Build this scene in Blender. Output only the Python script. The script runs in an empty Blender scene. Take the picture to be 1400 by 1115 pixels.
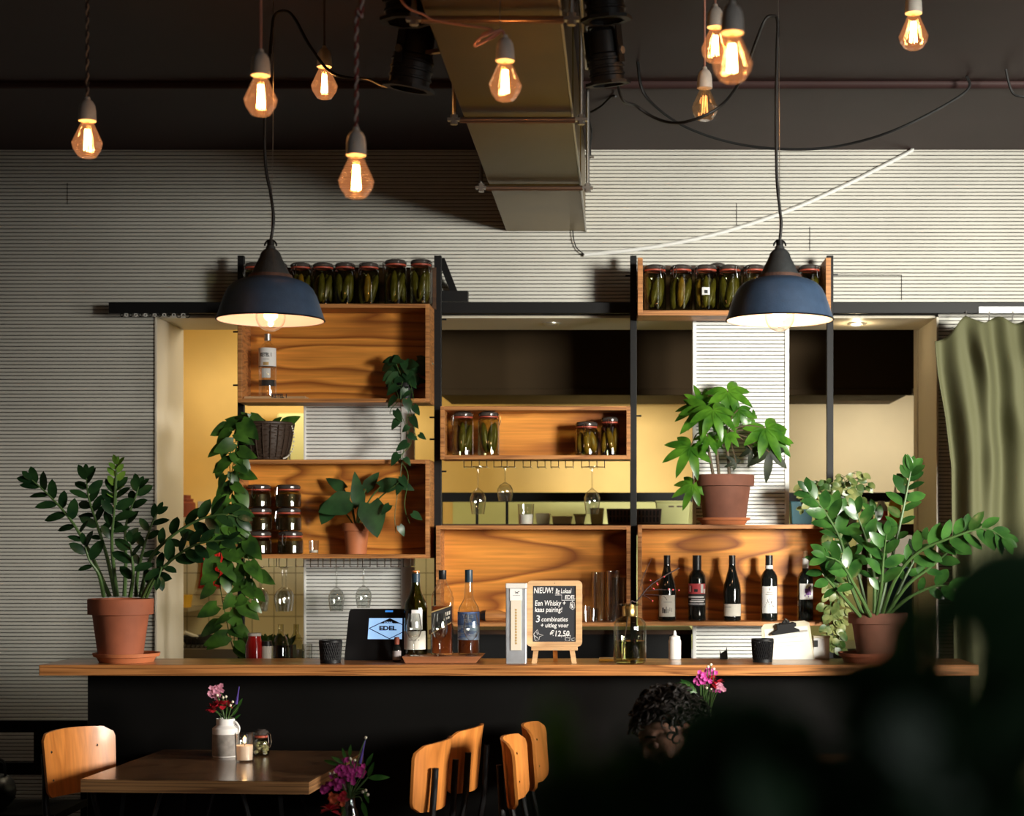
import bpy, bmesh, math, random
from mathutils import Vector, Matrix
SC = bpy.context.scene
C = SC.collection
PI = math.pi
# ------------------------------------------------------------------ camera, light, exposure
F, CX, CY, EYE = 2330.0, 850.0, 740.0, 1.545      # focal length in px, vanishing point, eye height
cam = bpy.data.cameras.new('camera'); cam_o = bpy.data.objects.new('camera', cam); C.objects.link(cam_o)
cam_o.location = (0, 0, EYE); cam_o.rotation_euler = (PI/2, 0, 0)
cam.sensor_fit = 'HORIZONTAL'; cam.sensor_width = 36.0; cam.lens = F/1400*36
cam.shift_x = -(CX-700)/1400; cam.shift_y = (CY-557.5)/1400
cam.clip_start = 0.02; cam.clip_end = 60
cam.dof.use_dof = True; cam.dof.focus_distance = 6.7; cam.dof.aperture_fstop = 3.3
SC.camera = cam_o
SC.view_settings.view_transform = 'Standard'; SC.view_settings.look = 'None'
SC.view_settings.gamma = 1.0; SC.view_settings.use_curve_mapping = False
SC.view_settings.exposure = 0.0
W = bpy.data.worlds.new('sky'); SC.world = W; W.use_nodes = True
W.node_tree.nodes['Background'].inputs[0].default_value = (0.75, 0.85, 1.0, 1)
W.node_tree.nodes['Background'].inputs[1].default_value = 0.02

def aim(o, target):
    d = Vector(target) - o.location
    o.rotation_euler = d.to_track_quat('-Z', 'Y').to_euler()
def area(name, loc, target, sx, sy, power, col, spread=180):
    l = bpy.data.lights.new(name, 'AREA'); l.shape = 'RECTANGLE'; l.size = sx; l.size_y = sy
    l.energy = power; l.color = col; l.spread = math.radians(spread)
    o = bpy.data.objects.new(name, l); C.objects.link(o); o.location = loc; aim(o, target); return o
def point(name, loc, power, col, r=0.02):
    l = bpy.data.lights.new(name, 'POINT'); l.energy = power; l.color = col; l.shadow_soft_size = r
    o = bpy.data.objects.new(name, l); C.objects.link(o); o.location = loc; return o
# daylight through the street window in the right-hand wall (behind the photographer's right shoulder)
area('window_daylight', (4.66, 0.9, 2.15), (1.45, 8.0, 1.75), 1.5, 1.3, 112, (1.0, 0.965, 0.86), 47)
area('broad_fill', (4.64, -0.45, 2.15), (0.0, 4.0, 1.6), 1.0, 1.3, 36, (0.97, 0.98, 1.0), 165)  # added fill to lift the sockets, plants and near leaves
# added fill, further along the same wall, for the tables and left end
area('table_fill', (4.70, 3.3, 1.9), (-1.6, 6.3, 0.7), 1.2, 1.2, 28, (1.0, 0.94, 0.84), 36)
# warm kitchen lighting
area('kitchen_shelf_light', (-0.1, 9.72, 1.74), (-0.1, 10.6, 1.62), 2.2, 0.06, 2.2, (1.0, 0.94, 0.6))
area('kitchen_right_fill', (1.55, 9.9, 2.3), (1.6, 10.5, 1.7), 0.6, 0.25, 6, (1.0, 0.90, 0.74))  # fill added to brighten the right end of the kitchen wall
area('kitchen_hood_light', (0.35, 9.75, 2.3), (0.35, 10.5, 1.6), 2.4, 0.25, 3, (1.0, 0.78, 0.45))
area('kitchen_ceiling_light', (-1.75, 9.5, 2.95), (-2.0, 10.4, 1.5), 0.8, 0.5, 14, (1.0, 0.80, 0.42))
area('jamb_fill', (-1.2, 8.95, 2.72), (-2.25, 8.4, 1.5), 0.3, 0.3, 7, (1.0, 0.86, 0.62), 140)  # hidden fill added to brighten the left jamb

# ------------------------------------------------------------------ helpers
def at(px, py, D): return Vector(((px-CX)/F*D, D, EYE+(CY-py)/F*D))
def XX(px, D): return (px-CX)/F*D
def ZZ(py, D): return EYE+(CY-py)/F*D
def S(n, D): return n*D/F
def wloc(o):
    v = Vector((0, 0, 0))
    while o is not None: v += o.location; o = o.parent
    return v
def tag(o, label=None, cat=None, group=None, kind=None):
    if label: o['label'] = label
    if cat: o['category'] = cat
    if group: o['group'] = group
    if kind: o['kind'] = kind
    return o
def thing(name, label, cat, loc=(0, 0, 0), group=None):
    o = bpy.data.objects.new(name, None); C.objects.link(o); o.location = loc; o.empty_display_size = 0.05
    return tag(o, label, cat, group)
def copy_tree(o, parent=None):
    c = o.copy(); C.objects.link(c)
    if parent is not None: c.parent = parent
    for ch in list(o.children): copy_tree(ch, c)
    return c
def dup(o, loc, rz=0.0, label=None, group=None):
    c = copy_tree(o); c.location = loc; c.rotation_euler = (0, 0, rz)
    if label: c['label'] = label
    if group: c['group'] = group
    return c
class MB:
    def __init__(s): s.bm = bmesh.new()
    def box(s, x0, x1, y0, y1, z0, z1, mi=0):
        bm = s.bm
        v = [bm.verts.new((x, y, z)) for x in (x0, x1) for y in (y0, y1) for z in (z0, z1)]
        for q in ((0, 1, 3, 2), (4, 6, 7, 5), (0, 4, 5, 1), (2, 3, 7, 6), (0, 2, 6, 4), (1, 5, 7, 3)):
            f = bm.faces.new([v[i] for i in q]); f.material_index = mi
        return s
    def obox(s, c, ax, ay, az, mi=0):
        """oriented box: centre + three half-axis vectors"""
        bm = s.bm; c, ax, ay, az = map(Vector, (c, ax, ay, az))
        v = [bm.verts.new(c+ax*i+ay*j+az*k) for i in (-1, 1) for j in (-1, 1) for k in (-1, 1)]
        for q in ((0, 1, 3, 2), (4, 6, 7, 5), (0, 4, 5, 1), (2, 3, 7, 6), (0, 2, 6, 4), (1, 5, 7, 3)):
            f = bm.faces.new([v[i] for i in q]); f.material_index = mi
        return s
    def tube(s, pts, r, seg=6, cap=True, mi=0):
        bm = s.bm; pts = [Vector(p) for p in pts]; n = len(pts)
        rr = r if isinstance(r, (list, tuple)) else [r]*n
        ref = None; rings = []
        for i, p in enumerate(pts):
            d = (pts[min(i+1, n-1)]-pts[max(i-1, 0)])
            d = d.normalized() if d.length > 1e-9 else Vector((0, 0, 1))
            if ref is None:
                ref = Vector((0, 0, 1)) if abs(d.z) < 0.9 else Vector((1, 0, 0))
            u = (ref - d*ref.dot(d)); u = u.normalized() if u.length > 1e-6 else d.orthogonal().normalized()
            w = d.cross(u); ref = u
            rings.append([bm.verts.new(p+(u*math.cos(2*PI*k/seg)+w*math.sin(2*PI*k/seg))*rr[i]) for k in range(seg)])
        for a, b in zip(rings, rings[1:]):
            for k in range(seg):
                f = bm.faces.new((a[k], a[(k+1) % seg], b[(k+1) % seg], b[k])); f.material_index = mi
        if cap:
            for rg, fl in ((rings[0], True), (rings[-1], False)):
                f = bm.faces.new(rg[::-1] if fl else rg); f.material_index = mi
        return s
    def lathe(s, c, prof, seg=24, mi=0, a0=0.0, a1=2*PI, sx=1.0, sy=1.0):
        bm = s.bm; c = Vector(c); full = abs(a1-a0-2*PI) < 1e-6
        m = seg if full else seg+1; rings = []
        for r, z in prof:
            if r < 1e-6 and full: rings.append([bm.verts.new(c+Vector((0, 0, z)))]); continue
            rings.append([bm.verts.new(c+Vector((r*sx*math.cos(a0+(a1-a0)*k/seg), r*sy*math.sin(a0+(a1-a0)*k/seg), z))) for k in range(m)])
        for a, b in zip(rings, rings[1:]):
            for k in range(seg):
                k2 = (k+1) % m
                if len(a) == 1 and len(b) == 1: continue
                if len(a) == 1: q = (a[0], b[k2], b[k])
                elif len(b) == 1: q = (a[k], a[k2], b[0])
                else: q = (a[k], a[k2], b[k2], b[k])
                f = bm.faces.new(q); f.material_index = mi
        return s
    def ball(s, c, r, sub=2, sc=(1, 1, 1), rot=None, mi=0):
        M = Matrix.Translation(Vector(c)) @ (rot.to_4x4() if rot is not None else Matrix.Identity(4)) @ Matrix.Diagonal((sc[0]*r, sc[1]*r, sc[2]*r, 1))
        g = bmesh.ops.create_icosphere(s.bm, subdivisions=sub, radius=1.0, matrix=M)
        if mi:
            for v in g['verts']:
                for f in v.link_faces: f.material_index = mi
        return s
    def leaf(s, base, d, n, L, Wd, shape='ovate', bend=0.2, fold=0.15, k=6, mi=0):
        bm = s.bm; base = Vector(base); d = Vector(d).normalized(); n = Vector(n)
        n = (n-d*n.dot(d)); n = n.normalized() if n.length > 1e-5 else d.orthogonal().normalized()
        t3 = d.cross(n); rows = []
        for i in range(k+1):
            t = i/k
            if shape == 'heart': w = max(0, 1-t**1.7)**0.85*min(1, 0.55+t*2.4)*1.06
            elif shape == 'lance': w = math.sin(PI*t**0.8)**0.9
            elif shape == 'oval': w = math.sin(PI*min(1, t*0.97+0.03))**0.6
            else: w = math.sin(PI*t**0.85)**0.75
            w *= Wd/2
            o = base+d*(L*t)-n*(bend*L*t*t)
            if i in (0, k) and shape != 'heart' or i == k: rows.append([bm.verts.new(o)]); continue
            b = -d*(0.12*L if (shape == 'heart' and i == 0) else 0)
            rows.append([bm.verts.new(o-t3*w+n*fold*w+b), bm.verts.new(o), bm.verts.new(o+t3*w+n*fold*w+b)])
        for a, b in zip(rows, rows[1:]):
            if len(a) == 1: fs = [(a[0], b[1], b[0]), (a[0], b[2], b[1])]
            elif len(b) == 1: fs = [(a[0], a[1], b[0]), (a[1], a[2], b[0])]
            else: fs = [(a[0], a[1], b[1], b[0]), (a[1], a[2], b[2], b[1])]
            for q in fs:
                f = bm.faces.new(q); f.material_index = mi; f.smooth = True
        return s
    def build(s, name, m, parent=None, smooth=False, bevel=0.0, subd=0, flat=False):
        off = wloc(parent) if parent is not None else Vector((0, 0, 0))
        if parent is not None:
            for v in s.bm.verts: v.co -= off
        bmesh.ops.recalc_face_normals(s.bm, faces=s.bm.faces[:]) if not flat else None
        me = bpy.data.meshes.new(name); s.bm.to_mesh(me); s.bm.free()
        for x in (m if isinstance(m, (list, tuple)) else [m]): me.materials.append(x)
        if smooth:
            for p in me.polygons: p.use_smooth = True
            try: me.set_sharp_from_angle(angle=math.radians(smooth if smooth is not True else 45))
            except Exception: pass
        o = bpy.data.objects.new(name, me); C.objects.link(o)
        if parent is not None: o.parent = parent
        if bevel:
            b = o.modifiers.new('bevel', 'BEVEL'); b.width = bevel; b.segments = 2; b.limit_method = 'ANGLE'
        if subd:
            b = o.modifiers.new('sub', 'SUBSURF'); b.levels = subd; b.render_levels = subd
        return o
def struct(o): o['kind'] = 'structure'; return o
def lettering(txt, size, loc, m, parent, name='lettering', align='LEFT', rot=(PI/2, 0, 0), shear=0.0, weight=0.0, sx=1.0):
    cu = bpy.data.curves.new('letters', 'FONT'); cu.body = txt; cu.size = size; cu.align_x = align
    cu.shear = shear; cu.offset = weight; cu.extrude = 0.0003; cu.resolution_u = 2
    o = bpy.data.objects.new('letters', cu); C.objects.link(o); bpy.context.view_layer.update()
    me = bpy.data.meshes.new_from_object(o.evaluated_get(bpy.context.evaluated_depsgraph_get()))
    bpy.data.objects.remove(o)
    R = Matrix.Translation(Vector(loc)-(wloc(parent) if parent is not None else Vector((0, 0, 0)))) @ (Matrix.Rotation(rot[2], 4, 'Z') @ Matrix.Rotation(rot[1], 4, 'Y') @ Matrix.Rotation(rot[0], 4, 'X')) @ Matrix.Diagonal((sx, 1, 1, 1))
    me.transform(R); me.materials.clear(); me.materials.append(m)
    ob = bpy.data.objects.new(name, me); C.objects.link(ob); ob.parent = parent
    return ob
def curve_pts(pts, n=8):
    """Catmull-Rom through points"""
    P = [Vector(p) for p in pts]; out = []
    for i in range(len(P)-1):
        p0 = P[max(i-1, 0)]; p1 = P[i]; p2 = P[i+1]; p3 = P[min(i+2, len(P)-1)]
        for j in range(n):
            t = j/n
            out.append(0.5*((2*p1)+(p2-p0)*t+(2*p0-5*p1+4*p2-p3)*t*t+(3*p1-p0-3*p2+p3)*t**3))
    out.append(P[-1]); return out

# ------------------------------------------------------------------ materials
MATS = {}
def nt(name):
    m = bpy.data.materials.new(name); m.use_nodes = True
    return m, m.node_tree, m.node_tree.nodes['Principled BSDF']
def Mt(name, col, rough=0.5, metal=0.0, noise=None, bump=None, emit=None, spec=None, sss=0.0, trans=0.0, coat=0.0):
    m, t, b = nt(name); L = t.links
    b.inputs['Base Color'].default_value = (*col, 1); b.inputs['Roughness'].default_value = rough; b.inputs['Metallic'].default_value = metal
    if spec is not None: b.inputs['Specular IOR Level'].default_value = spec
    if coat: b.inputs['Coat Weight'].default_value = coat
    if trans: b.inputs['Transmission Weight'].default_value = trans
    if sss: b.inputs['Subsurface Weight'].default_value = sss; b.inputs['Subsurface Radius'].default_value = (0.01, 0.005, 0.003)
    if noise or bump:
        tc = t.nodes.new('ShaderNodeTexCoord')
    if noise:
        n = t.nodes.new('ShaderNodeTexNoise'); n.inputs['Scale'].default_value = noise[0]; n.inputs['Detail'].default_value = 5
        L.new(tc.outputs['Object'], n.inputs['Vector'])
        r = t.nodes.new('ShaderNodeValToRGB'); a = noise[1]
        r.color_ramp.elements[0].position = 0.3; r.color_ramp.elements[1].position = 0.7
        r.color_ramp.elements[0].color = (*[max(0, c*(1-a)) for c in col], 1); r.color_ramp.elements[1].color = (*[min(1, c*(1+a)) for c in col], 1)
        L.new(n.outputs['Fac'], r.inputs[0]); L.new(r.outputs[0], b.inputs['Base Color'])
    if bump:
        n = t.nodes.new('ShaderNodeTexNoise'); n.inputs['Scale'].default_value = bump[0]; n.inputs['Detail'].default_value = 4
        L.new(tc.outputs['Object'], n.inputs['Vector'])
        bp = t.nodes.new('ShaderNodeBump'); bp.inputs['Strength'].default_value = bump[1]; bp.inputs['Distance'].default_value = 0.004
        L.new(n.outputs['Fac'], bp.inputs['Height']); L.new(bp.outputs[0], b.inputs['Normal'])
    if emit:
        b.inputs['Emission Color'].default_value = (*emit[0], 1); b.inputs['Emission Strength'].default_value = emit[1]
    return m
def thin_glass(name, col=(0.95, 0.96, 0.95), gloss=1.0, rough=0.02, ior=1.75, body=None, edge=0.30):
    m = bpy.data.materials.new(name); m.use_nodes = True; t = m.node_tree; t.nodes.clear(); L = t.links
    o = t.nodes.new('ShaderNodeOutputMaterial'); mx = t.nodes.new('ShaderNodeMixShader')
    tr = t.nodes.new('ShaderNodeBsdfTransparent'); tr.inputs[0].default_value = (*col, 1)
    gl = t.nodes.new('ShaderNodeBsdfGlossy'); gl.inputs['Roughness'].default_value = rough; gl.inputs[0].default_value = (gloss, gloss, gloss, 1)
    fr = t.nodes.new('ShaderNodeFresnel'); ge = t.nodes.new('ShaderNodeNewGeometry'); mi = t.nodes.new('ShaderNodeMapRange')
    mi.inputs[3].default_value = ior; mi.inputs[4].default_value = 1/ior      # same reflection on both sides of a thin wall
    L.new(ge.outputs['Backfacing'], mi.inputs[0]); L.new(mi.outputs[0], fr.inputs[0])
    lw = t.nodes.new('ShaderNodeLayerWeight'); lw.inputs[0].default_value = 0.35; cr = t.nodes.new('ShaderNodeValToRGB'); e = cr.color_ramp.elements
    e[0].position = 0.35; e[0].color = (*col, 1); e[1].position = 0.95; e[1].color = (*[c*edge for c in col], 1)      # glass edges look denser
    L.new(lw.outputs['Facing'], cr.inputs[0]); L.new(cr.outputs[0], tr.inputs[0])
    L.new(fr.outputs[0], mx.inputs[0]); L.new(tr.outputs[0], mx.inputs[1]); L.new(gl.outputs[0], mx.inputs[2])
    if body:
        em = t.nodes.new('ShaderNodeEmission'); em.inputs[0].default_value = (*body[0], 1); em.inputs[1].default_value = body[1]
        ad = t.nodes.new('ShaderNodeAddShader'); L.new(mx.outputs[0], ad.inputs[0]); L.new(em.outputs[0], ad.inputs[1]); L.new(ad.outputs[0], o.inputs[0])
    else: L.new(mx.outputs[0], o.inputs[0])
    return m
def wood(name, c1, c2, scale=(1.2, 1.2, 5.0), rings=9.0, rough=0.45, contrast=1.0, fine=(3, 3, 90), coat=0.0):
    """flowing rotary-cut veneer grain: iso-lines of a stretched noise, plus fine fibre streaks"""
    m, t, b = nt(name); L = t.links; N = t.nodes.new
    b.inputs['Roughness'].default_value = rough
    if coat: b.inputs['Coat Weight'].default_value = coat; b.inputs['Coat Roughness'].default_value = 0.15
    tc = N('ShaderNodeTexCoord'); oi = N('ShaderNodeObjectInfo')
    ad = N('ShaderNodeVectorMath'); ad.operation = 'MULTIPLY_ADD'
    ml = N('ShaderNodeMath'); ml.operation = 'MULTIPLY'; ml.inputs[1].default_value = 37.0
    L.new(oi.outputs['Random'], ml.inputs[0])
    cb = N('ShaderNodeCombineXYZ'); L.new(ml.outputs[0], cb.inputs[0]); L.new(ml.outputs[0], cb.inputs[1]); L.new(ml.outputs[0], cb.inputs[2])
    L.new(tc.outputs['Object'], ad.inputs[0]); ad.inputs[1].default_value = scale; L.new(cb.outputs[0], ad.inputs[2])
    n = N('ShaderNodeTexNoise'); n.inputs['Scale'].default_value = 1.0; n.inputs['Detail'].default_value = 1.6; n.inputs['Roughness'].default_value = 0.45
    L.new(ad.outputs[0], n.inputs['Vector'])
    k = N('ShaderNodeMath'); k.operation = 'MULTIPLY'; k.inputs[1].default_value = rings; L.new(n.outputs['Fac'], k.inputs[0])
    pp = N('ShaderNodeMath'); pp.operation = 'FRACT'; L.new(k.outputs[0], pp.inputs[0])
    r = N('ShaderNodeValToRGB'); e = r.color_ramp.elements
    e[0].position = 0.0; e[0].color = (*c1, 1); e[1].position = 1.0; e[1].color = (*c1, 1)
    e2 = e.new(0.55); e2.color = (*[a*0.6+b_*0.4 for a, b_ in zip(c1, c2)], 1)
    e3 = e.new(0.82); e3.color = (*c2, 1)
    L.new(pp.outputs[0], r.inputs[0])
    ad2 = N('ShaderNodeVectorMath'); ad2.operation = 'MULTIPLY_ADD'; L.new(tc.outputs['Object'], ad2.inputs[0]); ad2.inputs[1].default_value = fine; L.new(cb.outputs[0], ad2.inputs[2])
    n2 = N('ShaderNodeTexNoise'); n2.inputs['Scale'].default_value = 1.0; n2.inputs['Detail'].default_value = 3; L.new(ad2.outputs[0], n2.inputs['Vector'])
    mr = N('ShaderNodeMapRange'); mr.inputs[1].default_value = 0.3; mr.inputs[2].default_value = 0.7; mr.inputs[3].default_value = 0.78; mr.inputs[4].default_value = 1.12; L.new(n2.outputs['Fac'], mr.inputs[0])
    mx = N('ShaderNodeMix'); mx.data_type = 'RGBA'; mx.blend_type = 'MULTIPLY'; mx.inputs[0].default_value = 1.0
    L.new(r.outputs[0], mx.inputs[6]); L.new(mr.outputs[0], mx.inputs[7]); L.new(mx.outputs[2], b.inputs['Base Color'])
    return m
def plant_mat(name, c1, c2, rough=0.35, trans=0.25):
    m, t, b = nt(name); L = t.links; N = t.nodes.new
    tc = N('ShaderNodeTexCoord'); n = N('ShaderNodeTexNoise'); n.inputs['Scale'].default_value = 14; L.new(tc.outputs['Object'], n.inputs['Vector'])
    r = N('ShaderNodeValToRGB'); e = r.color_ramp.elements; e[0].position = 0.35; e[0].color = (*c1, 1); e[1].position = 0.65; e[1].color = (*c2, 1)
    L.new(n.outputs['Fac'], r.inputs[0]); L.new(r.outputs[0], b.inputs['Base Color']); b.inputs['Roughness'].default_value = rough
    tl = N('ShaderNodeBsdfTranslucent'); L.new(r.outputs[0], tl.inputs[0]); ms = N('ShaderNodeMixShader'); ms.inputs[0].default_value = trans
    o = t.nodes['Material Output']; L.new(b.outputs[0], ms.inputs[1]); L.new(tl.outputs[0], ms.inputs[2]); L.new(ms.outputs[0], o.inputs[0])
    return m

m_slat = Mt('painted_slats', (0.62, 0.605, 0.545), 0.6, noise=(2.5, 0.06))
m_gap = Mt('slat_gap', (0.03, 0.028, 0.025), 0.9)
m_panel = Mt('painted_panel_slats', (0.80, 0.80, 0.77), 0.55, noise=(3, 0.04))
m_ceil = Mt('plum_ceiling', (0.044, 0.023, 0.022), 0.5, noise=(1.5, 0.15), spec=0.15)
m_floor = wood('floor_boards', (0.05, 0.03, 0.018), (0.025, 0.015, 0.01), rough=0.4)
m_plain = Mt('painted_plaster', (0.25, 0.24, 0.22), 0.8, noise=(3, 0.1))
m_cream = Mt('cream_gloss', (0.74, 0.67, 0.54), 0.5, noise=(2, 0.05))
m_yellow = Mt('yellow_wall', (0.78, 0.52, 0.17), 0.6, noise=(3, 0.07))
m_black = Mt('black_steel', (0.007, 0.007, 0.0075), 0.5, spec=0.25)
m_blackpanel = Mt('black_panel', (0.004, 0.0037, 0.0034), 0.75, noise=(4, 0.2), spec=0.08)
m_ply = wood('plywood_face', (0.84, 0.335, 0.055), (0.27, 0.076, 0.010), scale=(0.9, 1.3, 4.2), rings=8, rough=0.4, coat=0.15)
m_plyedge = wood('plywood_edge', (0.58, 0.25, 0.075), (0.28, 0.10, 0.025), scale=(0.8, 6, 30), rings=6, rough=0.5)
m_dkwood = wood('stained_wood', (0.10, 0.045, 0.018), (0.045, 0.02, 0.01), rough=0.5)
m_barwood = wood('bar_wood', (0.56, 0.24, 0.075), (0.20, 0.07, 0.02), scale=(0.7, 5, 40), rings=7, rough=0.32, coat=0.3)
m_table = wood('table_veneer', (0.22, 0.115, 0.05), (0.09, 0.042, 0.018), scale=(2.0, 5, 4), rings=8, rough=0.25, fine=(60, 5, 5), coat=0.5)
m_tabedge = wood('table_edge', (0.40, 0.21, 0.085), (0.15, 0.07, 0.03), scale=(0.8, 1, 60), rings=5, rough=0.45)
m_chair = wood('chair_veneer', (0.62, 0.225, 0.045), (0.46, 0.155, 0.028), scale=(6, 6, 1.2), rings=5, rough=0.42, fine=(60, 60, 4), coat=0.12)
m_terra = Mt('terracotta', (0.30, 0.085, 0.036), 0.75, noise=(9, 0.22))
m_terra2 = Mt('dark_terracotta', (0.20, 0.075, 0.045), 0.8, noise=(8, 0.25))
m_saucer = Mt('orange_terracotta', (0.50, 0.16, 0.06), 0.6, noise=(8, 0.12))
m_soil = Mt('soil', (0.022, 0.015, 0.01), 0.95, bump=(60, 0.8))
m_duct = Mt('duct_metal', (0.155, 0.10, 0.021), 0.36, 0.9, noise=(1.6, 0.25))
m_steel = Mt('galvanised_steel', (0.55, 0.53, 0.50), 0.3, 0.9)
m_copper = Mt('brown_rail', (0.42, 0.28, 0.20), 0.3, 0.9)
m_chrome = Mt('chrome', (0.8, 0.8, 0.8), 0.12, 1.0)
m_galv = Mt('brushed_steel', (0.50, 0.52, 0.56), 0.4, 0.55, noise=(14, 0.2))
m_glass = thin_glass('clear_glass', ior=2.1)
m_vodka = thin_glass('vodka_glass', (0.97, 0.98, 0.97), ior=2.3, edge=0.75)
m_jarglass = thin_glass('jar_glass', (0.54, 0.54, 0.38))
m_vase = thin_glass('smoky_glass', (0.84, 0.86, 0.72))
m_bulbglass = thin_glass('amber_bulb_glass', (0.99, 0.86, 0.70), body=((1.0, 0.36, 0.13), 0.19), edge=0.75)
m_bulbclear = thin_glass('clear_bulb_glass', (0.97, 0.9, 0.78), body=((1.0, 0.45, 0.15), 0.04), edge=0.6)
m_globe = thin_glass('globe_bulb_glass', (0.98, 0.95, 0.9), body=((1.0, 0.62, 0.35), 0.10))
m_fil = Mt('lit_filament', (1, 0.7, 0.3), 0.5, emit=((1.0, 0.56, 0.22), 60))
m_fildim = Mt('dim_filament', (1, 0.6, 0.3), 0.5, emit=((1.0, 0.42, 0.12), 2.0))
m_porc = Mt('worn_porcelain', (0.74, 0.68, 0.60), 0.45, noise=(20, 0.15))
m_cordA = Mt('pink_cord', (0.52, 0.25, 0.19), 0.8)
m_cordB = Mt('red_white_cord', (0.45, 0.33, 0.28), 0.8)
m_cordC = Mt('dark_cord', (0.10, 0.07, 0.05), 0.8)
m_blackcord = Mt('black_rubber', (0.01, 0.01, 0.01), 0.5)
m_enamel = Mt('blue_enamel', (0.045, 0.080, 0.145), 0.42, bump=(180, 0.25), noise=(30, 0.12))
m_cap = Mt('weathered_cap', (0.03, 0.034, 0.036), 0.6, noise=(20, 0.3), bump=(60, 0.4))
m_rust = Mt('rust_ring', (0.10, 0.05, 0.035), 0.8, noise=(40, 0.4))
m_white = Mt('white_enamel', (0.82, 0.78, 0.72), 0.4)
m_lid = Mt('jar_lid_glass', (0.06, 0.05, 0.045), 0.15)
m_seal = Mt('orange_seal', (0.42, 0.07, 0.035), 0.5)
m_pickle = Mt('pickle_green', (0.17, 0.15, 0.025), 0.3, noise=(25, 0.45), bump=(80, 0.5))
m_pickle2 = Mt('pickle_yellow', (0.42, 0.24, 0.035), 0.3, noise=(25, 0.4), bump=(80, 0.5))
m_dark = Mt('dark_preserve', (0.05, 0.022, 0.012), 0.4, noise=(60, 0.8))
m_wine = Mt('wine_bottle_glass', (0.008, 0.009, 0.008), 0.06, spec=0.6)
m_caps = Mt('black_capsule', (0.012, 0.012, 0.014), 0.35)
m_label = Mt('cream_label', (0.70, 0.66, 0.58), 0.7)
m_lwhite = Mt('white_label', (0.80, 0.79, 0.77), 0.7)
m_red = Mt('label_red', (0.62, 0.07, 0.08), 0.6)
m_purple = Mt('label_purple', (0.20, 0.06, 0.30), 0.6)
m_ink = Mt('black_ink', (0.02, 0.02, 0.022), 0.7)
m_grey = Mt('grey_ink', (0.35, 0.33, 0.30), 0.7)
m_cork = Mt('cork', (0.62, 0.38, 0.20), 0.8)
m_orange = Mt('orange_wax', (0.80, 0.28, 0.08), 0.5)
m_navy = Mt('navy_foil', (0.02, 0.045, 0.07), 0.35)
m_blue = Mt('label_blue', (0.10, 0.20, 0.48), 0.5, noise=(28, 0.6))
m_palebl = Mt('label_pale_blue', (0.42, 0.55, 0.80), 0.5, noise=(40, 0.4))
m_gold = Mt('gold_print', (0.70, 0.48, 0.20), 0.4, 0.5)
m_amber = Mt('whisky', (0.16, 0.035, 0.008), 0.08, spec=0.5)
m_olive = thin_glass('olive_bottle_glass', (0.32, 0.33, 0.10))
m_wax = Mt('candle_wax', (0.85, 0.80, 0.74), 0.5, sss=0.2)
m_litwax = Mt('lit_candle_wax', (0.9, 0.72, 0.58), 0.5, emit=((1.0, 0.55, 0.3), 0.25))
m_flame = Mt('flame', (1, 0.7, 0.3), 0.5, emit=((1.0, 0.62, 0.25), 9))
m_chalk = Mt('chalk', (0.80, 0.80, 0.80), 0.9)
m_slate = Mt('blackboard', (0.018, 0.020, 0.026), 0.7)
m_ltwood = wood('light_wood', (0.68, 0.43, 0.22), (0.52, 0.30, 0.14), rings=5, rough=0.5)
m_paper = Mt('paper', (0.74, 0.72, 0.64), 0.8)
m_kraft = Mt('clipboard_board', (0.60, 0.54, 0.40), 0.7)
m_plastic = Mt('white_plastic', (0.72, 0.70, 0.66), 0.4)
m_wicker = Mt('dark_wicker', (0.045, 0.025, 0.015), 0.55)
m_screen = Mt('display_screen', (0.3, 0.5, 0.8), 0.3, emit=((0.36, 0.60, 0.95), 0.85))
m_curtain = Mt('olive_curtain', (0.105, 0.106, 0.048), 0.8, bump=(250, 0.25))
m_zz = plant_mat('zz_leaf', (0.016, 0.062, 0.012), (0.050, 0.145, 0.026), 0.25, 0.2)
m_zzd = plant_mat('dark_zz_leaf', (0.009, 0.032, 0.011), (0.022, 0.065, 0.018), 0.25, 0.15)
m_zzn = plant_mat('new_leaf', (0.13, 0.30, 0.04), (0.22, 0.42, 0.06), 0.3, 0.3)
m_poth = plant_mat('pothos_leaf', (0.018, 0.055, 0.012), (0.075, 0.19, 0.025), 0.3, 0.25)
m_pothd = plant_mat('dark_pothos_leaf', (0.012, 0.04, 0.014), (0.03, 0.09, 0.028), 0.35, 0.15)
m_fats = plant_mat('fatsia_leaf', (0.035, 0.13, 0.010), (0.11, 0.29, 0.022), 0.3, 0.35)
m_fatd = plant_mat('withered_leaf', (0.010, 0.016, 0.010), (0.03, 0.04, 0.015), 0.6, 0.1)
m_varg = plant_mat('variegated_leaf', (0.04, 0.10, 0.02), (0.32, 0.34, 0.12), 0.35, 0.25)
m_fore = plant_mat('foreground_leaf', (0.014, 0.060, 0.020), (0.030, 0.12, 0.035), 0.5, 0.35)
m_forelit = plant_mat('lit_foreground_leaf', (0.07, 0.20, 0.02), (0.14, 0.30, 0.03), 0.5, 0.5)  # brighter green paints light onto a few leaf tips
m_stem = Mt('green_stem', (0.06, 0.12, 0.03), 0.5)
m_brstem = Mt('brown_stem', (0.09, 0.06, 0.03), 0.7)
m_flred = Mt('red_petal', (0.50, 0.012, 0.03), 0.6)
m_flpink = Mt('pink_petal', (0.62, 0.05, 0.34), 0.6)
m_flpale = Mt('pale_petal', (0.70, 0.30, 0.42), 0.6)
m_flwhite = Mt('white_bud', (0.75, 0.70, 0.55), 0.6)
m_flviol = Mt('violet_spike', (0.10, 0.06, 0.32), 0.6)
m_florange = Mt('orange_petal', (0.70, 0.12, 0.04), 0.6)
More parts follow.
